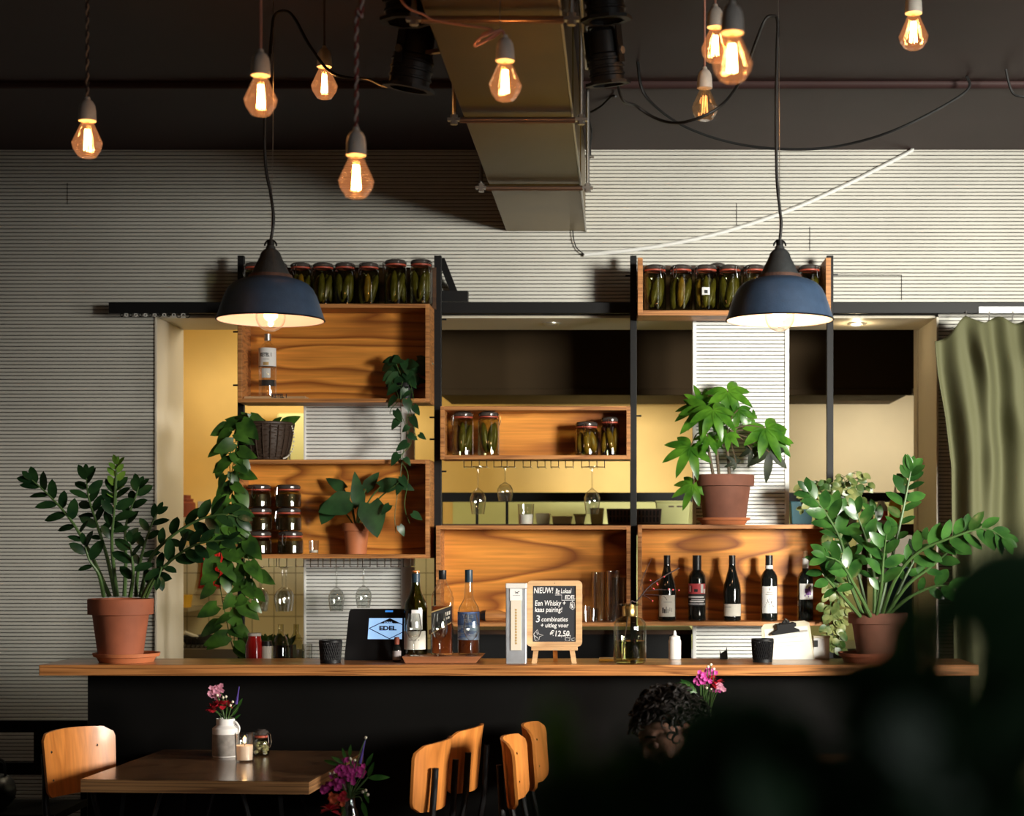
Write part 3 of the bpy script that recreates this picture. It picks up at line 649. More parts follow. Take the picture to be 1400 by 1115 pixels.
# black hook and loose ends near the duct's wall end
hk = thing('hanging_hook', 'thin black hanging wire with a small hook beside the duct near the wall', 'hook', at(808, 200, 7.4))
MB().tube(curve_pts([at(803, 122, 7.3), at(805, 160, 7.3), at(809, 180, 7.35), at(807, 198, 7.35), at(807, 216, 7.35)]), 0.004, 6).build('wire', m_blackcord, hk)
MB().tube([at(799, 214, 7.35), at(812, 214, 7.35)], 0.006, 6).build('hook_bar', m_steel, hk)
MB().tube([at(803, 122, 7.3), Vector((XX(803, 7.3), 7.3, CEIL-0.001))], 0.004, 6).build('hanger_wire', m_blackcord, hk)

def spot(name_label, top, dirv, L, R, D_arm, arm_to, group='black stage spotlights beside the duct'):
    """theatre can: tapered body, fins, octagonal colour frame, yoke and arm"""
    d = Vector(dirv).normalized(); top = Vector(top)
    t = thing('stage_spotlight', name_label, 'spotlight', top, group)
    q = d.to_track_quat('Z', 'Y').to_matrix()
    def tr(mb, ):
        for v in mb.bm.verts: v.co = q @ v.co + top
        return mb
    b = MB(); b.lathe((0, 0, 0), [(0, 0), (R*.55, 0), (R*.8, L*.08), (R*.85, L*.2), (R*.85, L*.42), (R*.95, L*.45), (R*.95, L*.9), (R*.9, L*.9), (R*.88, L*.6), (0, L*.55)], 24)
    tr(b).build('can', m_black, t, smooth=35)
    b = MB()
    for k in range(3): b.lathe((0, 0, L*(.5+.12*k)), [(R*.95, 0), (R*1.02, .002), (R*1.02, .008), (R*.95, .01)], 24)
    tr(b).build('cooling_ring', m_black, t)
    b = MB(); b.lathe((0, 0, L*.88), [(R*.9, 0), (R*1.28, 0), (R*1.28, L*.05), (R*.9, L*.05)], 8); tr(b).build('colour_frame', m_black, t)
    b = MB()
    for s_ in (-1, 1): b.obox((s_*R*1.08, 0, L*.3), (.003, 0, 0), (0, .014, 0), (0, 0, L*.3))
    b.obox((0, 0, -L*.02), (R*1.08, 0, 0), (0, .014, 0), (0, 0, .003)); tr(b).build('yoke', m_black, t)
    b = MB()
    for s_ in (-1, 1): b.tube([(s_*R*1.05, 0, L*.42), (s_*R*1.25, 0, L*.42)], .012, 8)
    tr(b).build('knob', m_steel, t)
    b = MB(); b.tube([top-d*L*.02, Vector(arm_to)], 0.012, 8); b.build('arm', m_black, t)
    return t
spot('dark stage spotlight left of the duct, angled down, nearest the red-white corded bulb', at(572, 34, 5.3), (-.17, .1, -1), .215, .066, 0, Vector((XX(566, 5.3), 5.3, CEIL-.001)))
spot('stage spotlight left of the duct, mostly cut by the top edge of the picture', at(553, -58, 4.95), (.02, .05, -1), .20, .062, 0, Vector((XX(553, 4.95), 4.95, CEIL-.001)))
spot('black stage spotlight right of the duct, wholly visible with octagonal front frame', at(823, 37, 5.3), (.11, .15, -1), .19, .056, 0, Vector((XX(823, 5.3), 5.3, CEIL-.001)))
spot('black stage spotlight right of the duct, cut by the top edge above the other', at(822, -62, 5.0), (.08, .1, -1), .205, .060, 0, Vector((XX(822, 5.0), 5.0, CEIL-.001)))
b = MB(); x0 = DX1+.055
sr = [o for o in C.objects if o.name.startswith('stage_spotlight') and o.parent is None][2]
MB().tube([Vector((x0+.02, 5.3, ZZ(43, 5.3))), at(812, 44, 5.3)], .008, 6).build('side_bracket', m_black, sr)
MB().tube([Vector((x0+.02, 5.32, ZZ(82, 5.32))), at(808, 83, 5.32)], .008, 6).build('side_bracket', m_steel, sr)
# metal flag of left spotlight
lt = [o for o in C.objects if o.name == 'stage_spotlight'][0]
MB().obox(at(591, 71, 5.28), Vector((S(15, 5.28), 0, S(2.0, 5.28))), (0, .01, 0), (0, 0, S(2.6, 5.28))).build('barn_flap', m_copper, lt)

# ------------------------------------------------------------------ hanging bulbs
SOCK = [(0, .072), (.006, .072), (.008, .069), (.008, .064), (.016, .058), (.022, .047), (.0245, .032), (.0255, .012), (.0255, .001), (.020, 0), (0, 0)]
BULB = [(.017, .002), (.0185, -.006), (.0450, -.064), (.0405, -.082), (.027, -.102), (.018, -.106), (0, -.106)]
def hang_bulb(px, py_sock_bottom, D, label, cord, lit=1.0, k=1.0, cordpts=None, braid=None):
    c = at(px, py_sock_bottom, D)
    t = thing('hanging_bulb', label, 'light bulb', c, 'bare diamond-shaped filament bulbs')
    MB().lathe(c, [(r*k, z*k) for r, z in SOCK], 24).build('socket', m_porc, t, smooth=True)
    MB().lathe(c, [(r*k, z*k) for r, z in BULB], 9).build('glass_bulb', m_bulbglass if lit > .3 else m_bulbclear, t)
    b = MB()
    n = 7 if lit > .3 else 5
    for i in range(n):
        a = 2*PI*i/n; r0, r1 = .0065*k, .0105*k
        b.tube([c+Vector((r0*math.cos(a), r0*math.sin(a), -.024*k)), c+Vector((r1*math.cos(a+.3), r1*math.sin(a+.3), -.084*k))], .0013*k, 5)
    b.build('filament', m_fil if lit > .3 else m_fildim, t)
    MB().tube([c+Vector((0, 0, -.002)), c+Vector((0, 0, -.03*k))], .006*k, 8).build('filament_stem', m_bulbclear, t)
    top = c+Vector((0, 0, .071*k)); end = Vector((c.x, c.y, CEIL-.0005))
    pts = [top, end] if cordpts is None else [top]+cordpts
    if braid:
        n = 60; b = MB(); b2 = MB(); Lp = []
        dirn = curve_pts(pts, 12) if len(pts) > 2 else [pts[0].lerp(pts[1], i/n) for i in range(n+1)]
        for i, p in enumerate(dirn):
            pass
        tot = sum((dirn[i+1]-dirn[i]).length for i in range(len(dirn)-1)); m = int(tot/.004); path = []
        for i in range(m+1):
            s_ = tot*i/m; j = 0
            while j < len(dirn)-2 and s_ > (dirn[j+1]-dirn[j]).length: s_ -= (dirn[j+1]-dirn[j]).length; j += 1
            seg = dirn[j+1]-dirn[j]; path.append(dirn[j]+seg.normalized()*min(s_, seg.length))
        for ph, mb in ((0, b), (PI, b2)):
            mb.tube([p+Vector((.0032*math.cos(i*.62+ph), .0032*math.sin(i*.62+ph), 0)) for i, p in enumerate(path)], .0026, 5)
        b.build('twisted_cord', braid[0], t, smooth=True); b2.build('twisted_cord', braid[1], t, smooth=True)
    else:
        MB().tube(curve_pts(pts, 8) if len(pts) > 2 else pts, .0034, 6).build('cord', cord, t, smooth=True)
    b = MB(); b.lathe(end if cordpts is None else pts[-1], [(.006, 0), (.010, -.004), (.008, -.012), (.0035, -.014)], 12); b.build('ceiling_hook', m_steel, t)
    if lit > 0: point('bulb_light', c+Vector((0, 0, -.05*k)), 0.55*lit*k, (1.0, .42, .12), .012)
    return t
m_braidw = Mt('pale_braid', (.55, .48, .44), .8); m_braidr = Mt('red_braid', (.22, .03, .03), .8); m_braidd = Mt('dark_braid', (.05, .03, .025), .8); m_braidp = Mt('beige_braid', (.40, .28, .19), .8)
hang_bulb(119.5, 166, 5.0, 'lit diamond bulb at far left, hanging on a dark speckled cord', m_cordC, braid=(m_braidd, m_braidp))
hang_bulb(356.5, 104, 4.56, 'lit diamond bulb hanging on a pink cord above the left blue pendant lamp', m_cordA)
hang_bulb(443.5, 92, 5.75, 'small lit diamond bulb on a thin dark cord, third bulb from the left', m_cordC)
hang_bulb(487, 213, 4.28, 'lowest lit diamond bulb, on a twisted red and white cord', m_cordB, lit=.8, braid=(m_braidw, m_braidr),
          cordpts=[at(487.5, 120, 4.28), at(487.5, 40, 4.28), at(489, 12, 4.27), at(495, 2, 4.27), Vector((at(494, 0, 4.27).x, 4.27, CEIL-.0005))])
hb = hang_bulb(690.5, 84, 4.6, 'lit diamond bulb under the duct on a looped pink cord', m_cordA,
          cordpts=[at(690, 48, 4.6), at(684, 42, 4.6), at(662, 57, 4.6), at(649, 63, 4.59), at(656, 52, 4.58), at(684, 41, 4.59), at(676, 50, 4.62), at(655, 59, 4.63), at(660, 47, 4.62), at(672, 40, 4.62), at(630, 34, 4.66), at(600, 29, 4.68), at(583, 22, 4.69), Vector((DX0-.07, 4.69, DZ+.05)), Vector((DX0-.07, 4.69, CEIL-.0005))])
MB().tube([at(683.5, 43, 4.6), Vector((at(683.5, 43, 4.6).x, 4.6, DZ-.0005))], .0012, 5).build('tie_wire', m_steel, hb)
hang_bulb(978, 38, 5.2, 'lit diamond bulb just behind the largest bulb, right of the duct', m_cordA)
hang_bulb(1001, 46, 3.74, 'largest lit diamond bulb, right of the duct in front of its neighbour', m_cordB)
hang_bulb(963.5, 121, 5.67, 'barely glowing clear diamond bulb on a pink cord, below the cluster of two', m_cordA, lit=.12)
hang_bulb(1249, 19, 5.1, 'lit diamond bulb at the upper right, its socket cut by the top edge', m_cordA)

# ------------------------------------------------------------------ blue enamel pendant lamps
PR = [(5.5, 336), (7, 340.5), (9, 341.5), (13, 346), (15.5, 353), (21, 364), (26, 375), (28, 380)]
SH_ = [(25, 378.5), (31, 380.5), (42, 383.8), (51, 388.3), (57.5, 395), (62.5, 405), (67.5, 419), (72, 433), (73.5, 437.5)]
def pendant(px, label, cordpts, D=5.7, loop=None, wire=None):
    k = D/F; zr = ZZ(437.5, D); c = Vector((XX(px, D), D, zr))
    t = thing('pendant_lamp', label, 'pendant lamp', c, 'blue enamel factory pendant lamps')
    MB().lathe(c, [(r*k, (437.5-y)*k) for r, y in SH_], 56).build('shade', m_enamel, t, smooth=60)
    MB().lathe(c, [((r-1.2)*k, (437.3-y)*k-.001) for r, y in SH_[1:]]+[], 56).build('shade_lining', m_white, t, smooth=60)
    MB().lathe(c, [(71.8*k, -.0005), (73.2*k, -.0022), (74.2*k, 0), (73.6*k, .003)], 56).build('rim', m_black, t, smooth=True)
    MB().lathe(c, [(0, (437.5-335.5)*k)]+[(r*k, (437.5-y)*k) for r, y in PR], 32).build('cap', m_cap, t, smooth=40)
    MB().lathe(c, [(26*k, (437.5-376)*k), (29*k, (437.5-376)*k), (30.5*k, (437.5-380.5)*k), (27*k, (437.5-381)*k)], 32).build('rust_ring', m_rust, t)
    b = MB(); zt = (437.5-336)*k
    b.tube([c+Vector((0, 0, zt)), c+Vector((0, 0, zt+.02))], .012, 10); b.build('cord_grip', m_black, t, smooth=True)
    b = MB(); b.tube([c+Vector((.02*math.cos(a), 0, zt+.0+.02*math.sin(a))) for a in [PI*i/8 for i in range(9)]], .003, 6); b.build('hook_eye', m_black, t)
    b = MB(); b.ball(c+Vector((0, 0, (437.5-428)*k-.012)), .050, 3, (1, 1, 1)); b.build('globe_bulb', m_globe, t, smooth=True)
    MB().tube([c+Vector((0, 0, .055)), c+Vector((0, 0, .085))], .02, 12).build('bulb_socket', m_porc, t, smooth=True)
    b = MB(); b.ball(c+Vector((0, 0, -.012+.0)), .009, 2); b.build('filament', m_fil, t)
    tube = [c+Vector((.0, 0, zt+.015))]+cordpts
    MB().tube(curve_pts(tube, 8), .0052, 8).build('cord', m_blackcord, t, smooth=True)
    if wire: MB().tube(wire, .0014, 5).build('steel_wire', m_steel, t)
    point('pendant_light', c+Vector((0, 0, .0)), 4.2 if px > 700 else 1.7, (1.0, .64, .38) if px > 700 else (1.0, .52, .32), .03)
    return t
D = 5.7
pendant(370, 'left blue enamel pendant lamp hanging in front of the vodka bottle shelf',
        [at(374, 300, D), at(370, 265, D), at(363, 225, D), at(362, 160, D), at(367, 100, D), at(371, 50, D), at(375, 22, D), at(388, 15, D), at(402, 24, D), at(425, 65, D), at(455, 100, D), at(500, 108, D), at(545, 106, 5.5), Vector((at(556, 60, 5.4).x, 5.4, CEIL-.001))],
        wire=[at(371, 322, D), at(373, 200, D), Vector((XX(374, D), D, CEIL-.001))])
pendant(1066, 'right blue enamel pendant lamp in front of the right jar shelf',
        [at(1068, 305, D), at(1066, 285, D), at(1062, 240, D), at(1061, 150, D), at(1062, 80, D), at(1063, 30, D), at(1057, 22, D), at(1046, 27, D), at(1034, 56, D), at(1015, 105, D), at(985, 145, D-.12), at(940, 166, D-.12), at(905, 165, D), at(870, 145, D), at(845, 117, 5.5), Vector((at(835, 60, 5.4).x, 5.4, CEIL-.001))],
        wire=[at(1066, 322, D), at(1065.5, 150, D), Vector((XX(1064, D), D, CEIL-.001))])
# cables and the white cord on the wall
cb = thing('ceiling_cable', 'long black cable sagging across the right ceiling behind the pendant cord', 'cable', at(1075, 204, 6.9))
MB().tube(curve_pts([Vector((XX(872, 6.6), 6.6, CEIL-.001)), at(882, 130, 6.6), at(930, 170, 6.8), at(1000, 195, 6.9), at(1075, 204, 6.9), at(1150, 199, 6.9), at(1230, 175, 6.8), at(1318, 127, 6.8), Vector((XX(1322, 6.8), 6.8, CEIL-.001))], 10), .006, 6).build('cable_run', m_blackcord, cb, smooth=True)
cb = thing('short_cable', 'short black cable end at the right edge of the ceiling', 'cable', at(1390, 128, 6.7))
MB().tube(curve_pts([Vector((XX(1375, 6.7), 6.7, CEIL-.001)), at(1384, 126, 6.7), at(1402, 133, 6.7), at(1440, 140, 6.75), Vector((XX(1470, 6.8), 6.8, CEIL-.001))], 8), .005, 6).build('cable_run', m_blackcord, cb, smooth=True)
cb = thing('hook_cable', 'short black cable between the duct hook and the ceiling', 'cable', at(822, 145, 7.2))
MB().tube(curve_pts([at(808, 153, 7.28), at(822, 145, 7.2), at(836, 132, 7.1), Vector((XX(842, 7.0), 7.0, CEIL-.03))], 8), .005, 6).build('cable_run', m_blackcord, cb, smooth=True)
cb = thing('white_wall_cord', 'white cord sagging in an arc across the slatted wall from the ceiling', 'cord', at(1000, 310, WALL))
yw = WALL-.018
MB().tube(curve_pts([at(798, 348, yw), at(860, 342, yw), at(930, 331, yw), at(1000, 314, yw), at(1080, 287, yw), at(1150, 256, yw), at(1205, 228, yw), at(1243, 208, yw), at(1247, 204, yw)], 10), .0092, 8).build('cord_run', m_panel, cb, smooth=True)
cb = thing('duct_wire', 'thin black wire hanging down from the duct end to the white cord', 'wire', at(790, 335, WALL))
MB().tube(curve_pts([at(783, 314, yw), at(784, 325, yw), at(788, 338, yw), at(799, 348, yw-.008)], 8), .0026, 6).build('wire_run', m_blackcord, cb, smooth=True)

# ------------------------------------------------------------------ curtain
cu = thing('curtain', 'heavy olive-green curtain hanging in loose folds at the right wall', 'curtain', (XX(1345, 7.9), 7.9, 0.0))
b = MB(); bm = b.bm; NU, NV = 96, 70; g = []
ztop = ZZ(432, 7.9); zbot = 0.05
def edge_l(v): # left edge px as a function of depth down
    pts = [(0, 1279), (.06, 1284), (.14, 1295), (.24, 1304), (.5, 1306), (1, 1308)]
    for (a, p), (c_, q) in zip(pts, pts[1:]):
        if v <= c_: return p+(q-p)*(v-a)/(c_-a)
    return pts[-1][1]
for j in range(NV+1):
    v = j/NV; vv = v**1.15; row = []
    for i in range(NU+1):
        u = i/NU
        px = edge_l(vv)+(1478-edge_l(vv))*u
        topz = ztop-S(30, 7.9)*max(0, (.2-u)/.2)**1.1-S(10, 7.9)*abs(math.sin(u*PI*4.2+.6))**1.5
        z = topz+(zbot-topz)*vv
        pl = .75*math.sin(u*PI*2*2.7+.4+1.3*math.sin(v*2.0))+.35*math.sin(u*PI*2*5.3+1.0-1.2*v)          # pleats
        amp = .058*(1-.2*v)
        drape = 0
        for (u0, v0, w_, h_, s_) in ((.46, .12, .30, .055, .05), (.56, .23, .28, .05, .045), (.42, .33, .3, .05, .028)):
            vc = v0-h_*2.2*((u-u0)/w_)**2
            drape += s_*math.exp(-((v-vc)/h_)**2)*math.exp(-((u-u0)/w_)**4)
        y = 7.885+amp*pl*(0.35+.65*min(1, v*6+.2))+.014*math.sin(u*37+v*3)-drape*.8
        row.append(bm.verts.new((XX(px, 7.9), y, z)))
    g.append(row)
for j in range(NV):
    for i in range(NU): bm.faces.new((g[j][i], g[j][i+1], g[j+1][i+1], g[j+1][i]))
o = b.build('curtain_cloth', m_curtain, cu, smooth=True); o.data.set_sharp_from_angle(angle=3.1)
m_ = o.modifiers.new('s', 'SOLIDIFY'); m_.thickness = .004
b = MB()
for u in (1320, 1352, 1384): b.tube([Vector((XX(u, 7.93), 7.93, ztop-.02)), Vector((XX(u, 7.96), 7.944, ZZ(426, 7.955)))], .003, 6)
b.build('curtain_hook', m_steel, cu)
# ------------------------------------------------------------------ jars
R = random.Random(7)
DJ = SH+0.085
def make_jar(label, h=0.212, r=0.052, content='pickles', seed=1, small=False):
    rr = random.Random(seed)
    t = thing('clip_jar' if small else 'pickle_jar', label, 'jar', (0, 0, 0))
    hb = h-.030; rb = r
    MB().lathe((0, 0, 0), [(0, .001), (rb-.006, .001), (rb, .006), (rb, hb-.022), (rb-.003, hb-.008), (rb-.012, hb)], 28).build('jar_body', m_jarglass, t, smooth=True)
    MB().lathe((0, 0, 0), [(rb-.011, hb), (rb-.004, hb+.001), (rb-.004, hb+.007), (rb-.011, hb+.008)], 28).build('rubber_seal', m_seal, t, smooth=True)
    MB().lathe((0, 0, 0), [(rb-.006, hb+.008), (rb-.002, hb+.011), (rb-.002, hb+.019), (rb-.008, hb+.026), (rb-.014, h-.003), (rb*.55, h), (0, h-.001)], 28).build('lid', m_lid, t, smooth=40)
    b = MB(); q = -PI/2+rr.uniform(-.9, .9); ca, sa = math.cos(q), math.sin(q)
    def pt(u, rad, z): return (ca*rad-sa*u, sa*rad+ca*u, z)
    b.tube([pt(0, rb-.001, hb+.018), pt(.008, rb+.006, hb+.012), pt(.008, rb+.010, hb-.018), pt(.003, rb+.008, hb-.036), pt(-.003, rb+.008, hb-.036), pt(-.008, rb+.010, hb-.018), pt(-.008, rb+.006, hb+.012), pt(0, rb-.001, hb+.018)], .0016, 5)
    pts = [((rb-.009)*math.cos(2*PI*i/24), (rb-.009)*math.sin(2*PI*i/24), hb-.004) for i in range(25)]; b.tube(pts, .0016, 5, False)
    b.build('wire_clasp', m_chrome, t)
    if content == 'pickles':
        n = 5 if h > .18 else 4
        for i in range(n):
            a = 2*PI*i/n+rr.uniform(-.3, .3)-PI/2; L = (hb*.45)*rr.uniform(.85, 1.0); rad = r*.52
            rot = Matrix.Rotation(rr.uniform(-.22, .22), 3, 'X') @ Matrix.Rotation(rr.uniform(-.22, .22), 3, 'Y')
            b = MB(); c = Vector((rad*math.cos(a), rad*math.sin(a), L+.012+rr.uniform(0, hb-2*L-.03)))
            b.ball(c, 1, 2, (r*.36, r*.33, L*.95), rot)
            b.build('pickle', m_pickle2 if rr.random() < .3 else m_pickle, t, smooth=True)
    elif content == 'dark':
        MB().lathe((0, 0, 0), [(0, .004), (rb-.005, .004), (rb-.004, .01), (rb-.004, hb*.78), (0, hb*.8)], 20).build('preserve', m_dark, t, smooth=True)
    elif content == 'stones':
        for i in range(26):
            a = rr.uniform(0, 2*PI); q = rr.uniform(.3, .78)*rb
            MB().ball((q*math.cos(a), q*math.sin(a), .012+i*(hb-.03)/26), rr.uniform(.008, .011), 1, (1, 1, .8)).build('pebble', m_wax if i % 3 else m_label, t, smooth=True)
    return t
jars = [make_jar('x', seed=s) for s in (1, 2, 3)]
used_j = set()
def put_jar(i, px, pyb, D, label, group=None, k=1.0, zb=None, rz=None):
    z = ZZ(pyb, D) if zb is None else zb
    src = jars[i % len(jars)]
    loc = Vector((XX(px, D), D, z)); rz = R.uniform(-.5, .5) if rz is None else rz
    if i % len(jars) not in used_j:
        used_j.add(i % len(jars)); o = src; o.location = loc; o.rotation_euler = (0, 0, rz); o['label'] = label
        if group: o['group'] = group
    else: o = dup(src, loc, rz, label, group)
    o.scale = (k, k, k); return o
zt1 = ZZ(415, SH)+.0008
g1 = 'pickle jars on top of the upper left shelf'
for i, (px, lab) in enumerate([(348, 'pickle jar at the left end above the vodka shelf, behind the lamp cap'), (379, 'pickle jar mostly hidden behind the cap of the left pendant lamp'),
        (411, 'pickle jar just right of the left lamp cap, sixth from the right end'), (442, 'pickle jar fifth from the right on top of the vodka shelf'),
        (472, 'pickle jar fourth from the right on top of the vodka shelf'), (504, 'pickle jar third from the right on top of the vodka shelf'),
        (541, 'pickle jar second from the right on top of the vodka shelf'), (576, 'pickle jar at the right end of the vodka shelf row, beside the braced post')]):
    put_jar(i, px, 0, DJ, lab, g1, k=.93 if px < 520 else 1.0, zb=zt1)
zt6 = ZZ(431, SH)+TH*1.25+.0008
g6 = 'pickle jars on the high tray shelf'
for i, (px, lab, k) in enumerate([(895.5, 'pickle jar at the left end of the high right tray shelf', 1.0), (931, 'pickle jar second from the left on the high right tray shelf', 1.0),
        (965, 'pickle jar with a small white label third from the left on the high right tray', 1.0), (998, 'pickle jar fourth from left on the high right tray, a taller one behind it', 1.0),
        (1031, 'pickle jar just left of the right lamp cap on the high tray', 1.0), (1066, 'pickle jar hidden behind the right pendant lamp on the high tray', 1.0), (1107, 'pickle jar at the right end of the high tray, right of the lamp', 1.0)]):
    o = put_jar(i+1, px, 0, DJ-.036, lab, g6, k, zb=zt6, rz=R.uniform(-.3, .3))
    if px == 965:
        b = MB(); c = Vector(o.location); r0 = .0528
        b.lathe((0, 0, 0), [(r0, .070), (r0, .104)], 6, 0, -PI/2-.38-o.rotation_euler.z, -PI/2+.30-o.rotation_euler.z)
        lb = b.build('label_sticker', m_lwhite, None); lb.parent = o
        b = MB(); b.lathe((0, 0, 0), [(r0+.0004, .076), (r0+.0004, .092)], 4, 0, -PI/2-.18-o.rotation_euler.z, -PI/2+.12-o.rotation_euler.z)
        lb2 = b.build('printed_mark', m_ink, None); lb2.parent = lb
jt = make_jar('taller pickle jar standing behind the front row on the high right tray', .236, .041, 'pickles', 31); jt.location = (XX(981, 7.864), 7.864, zt6); jt['group'] = g6
zt2 = ZZ(627.5, SH)+TH+.0008
g2 = 'pickle jars in the middle box shelf'
put_jar(0, 633, 0, DJ, 'large pickle jar at the left end of the middle box shelf', g2, .945, zb=zt2)
put_jar(1, 668, 0, DJ-.02, 'large pickle jar second from the left in the middle box shelf', g2, .945, zb=zt2, rz=.3)
j2 = make_jar('wide shorter pickle jar with open clasp, third in the middle box shelf', .155, .053, 'pickles', 11); j2.location = (XX(802, DJ-.03), DJ-.03, zt2); j2['group'] = g2
j2 = make_jar('narrow dark pickle jar at the right end of the middle box shelf', .178, .044, 'pickles', 12); j2.location = (XX(834, DJ), DJ, zt2); j2['group'] = g2
zt3 = ZZ(763, SH)+TH+.0008
sj = make_jar('x', .106, .0585, 'dark', 21, True); first = True
rowname = ['bottom', 'middle', 'top']
for ci, (px, cn) in enumerate(((354, 'left'), (395, 'right'))):
    for r_ in range(3):
        loc = Vector((XX(px+(3 if r_ == 0 else 0)*ci+R.uniform(-1, 1), DJ), DJ, zt3+r_*.1068)); lab = f'small dark clip jar, {rowname[r_]} of the {cn} stack in the left box shelf'
        if first: sj.location = loc; sj['label'] = lab; sj['group'] = 'small dark clip jars stacked in the left box shelf'; first = False
        else: dup(sj, loc, R.uniform(-.5, .5), lab, 'small dark clip jars stacked in the left box shelf')
def candle_glass(name, label, c, r, h, wax_h, lit=False):
    t = thing(name, label, 'candle', c)
    MB().lathe(c, [(0, .001), (r*.84, .001), (r*.88, .004), (r, h), (r*.96, h), (r*.84, .006), (0, .006)], 24).build('glass', m_glass, t, smooth=True)
    MB().lathe(c, [(0, .007), (r*.78, .007), (r*.82, wax_h), (r*.7, wax_h-.002), (0, wax_h-.002)], 20).build('wax', m_litwax if lit else m_wax, t, smooth=40)
    MB().tube([Vector(c)+Vector((0, 0, wax_h-.002)), Vector(c)+Vector((0, 0, wax_h+.008))], .0012, 5).build('wick', m_ink, t)
    if lit:
        b = MB(); b.lathe(c, [(0, wax_h+.006), (.004, wax_h+.010), (.0055, wax_h+.016), (.003, wax_h+.025), (0, wax_h+.034)], 10); b.build('flame', m_flame, t, smooth=True)
    return t
candle_glass('tea_light', 'small glass tealight beside the stacked dark jars in the left box shelf', Vector((XX(429, DJ-.03), DJ-.03, zt3)), .023, .062, .018)
candle_glass('candle_glass', 'clear glass with a white candle on top of the lower middle shelf', Vector((XX(719, DJ-.02), DJ-.02, ZZ(718, SH)+.0008)), .038, .098, .05)

# ------------------------------------------------------------------ hanging and standing glasses
def make_wineglass(label, tulip=False, H=.20):
    t = thing('tasting_glass' if tulip else 'wine_glass', label, 'wine glass', (0, 0, 0))
    if tulip: pr = [(.024, 0), (.024, .0015), (.008, .004), (.0035, .010), (.0032, .045), (.006, .052), (.021, .064), (.029, .082), (.030, .098), (.026, .120), (.0215, .143)]
    else: pr = [(.034, 0), (.034, .0015), (.012, .0045), (.0042, .012), (.0038, .088), (.008, .096), (.026, .110), (.036, .132), (.037, .150), (.033, .178), (.029, .203)]
    s_ = H/pr[-1][1]
    pr = [(r, z*s_) for r, z in pr]
    MB().lathe((0, 0, 0), [(0, 0)]+pr[:4], 24).build('foot', m_glass, t, smooth=True)
    MB().lathe((0, 0, 0), pr[3:6], 12).build('stem', m_glass, t, smooth=True)
    MB().lathe((0, 0, 0), [(0, pr[5][1]-.002)]+pr[5:]+[(pr[-1][0]-.0012, pr[-1][1])]+[(r-.0015, z) for r, z in pr[-2:5:-1]], 28).build('bowl', m_glass, t, smooth=True)
    return t
def hang_glass(px, pyt, D, label, H, group):
    o = make_wineglass(label, False, H); o['group'] = group
    o.rotation_euler = (PI, 0, 0); o.location = Vector((XX(px, D), D, ZZ(pyt, D))); return o
gg = 'wine glasses hanging upside down under the shelves'
hang_glass(653.5, 637.5, SH+.09, 'hanging wine glass furthest left under the middle box shelf', .218, gg)
hang_glass(690.5, 637.5, SH+.09, 'short hanging wine glass second from left under the middle box shelf', .158, gg)
hang_glass(809.5, 637.5, SH+.09, 'hanging wine glass alone at the right under the middle box shelf', .218, gg)
for px, y, lab in ((355, .05, 'hanging wine glass half hidden by the vine under the left box shelf'), (357, .14, 'hanging wine glass behind the one next to the vine'),
                   (386, .05, 'front one of two overlapping hanging wine glasses right of the vine'), (391, .14, 'rear one of two overlapping hanging wine glasses right of the vine'),
                   (460, .09, 'hanging wine glass above the left corner of the till display'), (497, .09, 'hanging wine glass above the middle of the till display')):
    hang_glass(px, 774, SH+y, lab, .205 if px != 497 else .19, gg)
def tumbler(name, label, c, r, h, group=None, taper=.85, cat='glass'):
    t = thing(name, label, cat, c, group)
    MB().lathe(c, [(0, .001), (r*taper, .001), (r, h), (r*.95, h), (r*taper*.93, .006), (0, .006)], 22).build('glass_wall', m_glass, t, smooth=40)
    return t
zt4 = ZZ(856, SH)+TH+.0008
for i, (px, y, h, lab) in enumerate(((802, .03, .072, 'short shot glass nearest the blackboard in the lower middle shelf'), (813, .05, .062, 'short shot glass second right of the blackboard'), (818, .115, .225, 'tall tumbler behind the shot glasses in the lower middle shelf'), (838, .07, .232, 'tall tumbler in the middle of the right corner of the lower middle shelf'), (846, .145, .20, 'tall tumbler in the far right corner of the lower middle shelf'))):
    tumbler('shot_glass' if h < .1 else 'tall_tumbler', lab, Vector((XX(px, SH+y), SH+y, zt4)), .018 if h < .1 else .032, h, 'glasses in the lower middle shelf', .8 if h < .1 else .9)
pm = thing('lying_bottle', 'brown bottle with a dark end lying in the lower middle shelf', 'bottle', Vector((XX(673, SH+.1), SH+.1, zt4+.026)))
def lathe_x(parent, name, c, prof, m, ang=0.0, tilt=0.0):
    b = MB(); b.lathe((0, 0, 0), prof, 20); M_ = Matrix.Translation(c) @ Matrix.Rotation(ang, 4, 'Z') @ Matrix.Rotation(PI/2+tilt, 4, 'Y')
    for v in b.bm.verts: v.co = M_ @ v.co
    return b.build(name, m, parent, smooth=True)
c = Vector((XX(660, SH+.1), SH+.1, zt4+.026))
lathe_x(pm, 'bottle_body', c, [(0, .015), (.026, .016), (.026, .07), (.018, .10), (.014, .125), (0, .126)], m_plyedge, -.1)
lathe_x(pm, 'cap', c, [(0, -.012), (.018, -.012), (.024, .0), (.026, .0155), (0, .0158)], m_caps, -.1)
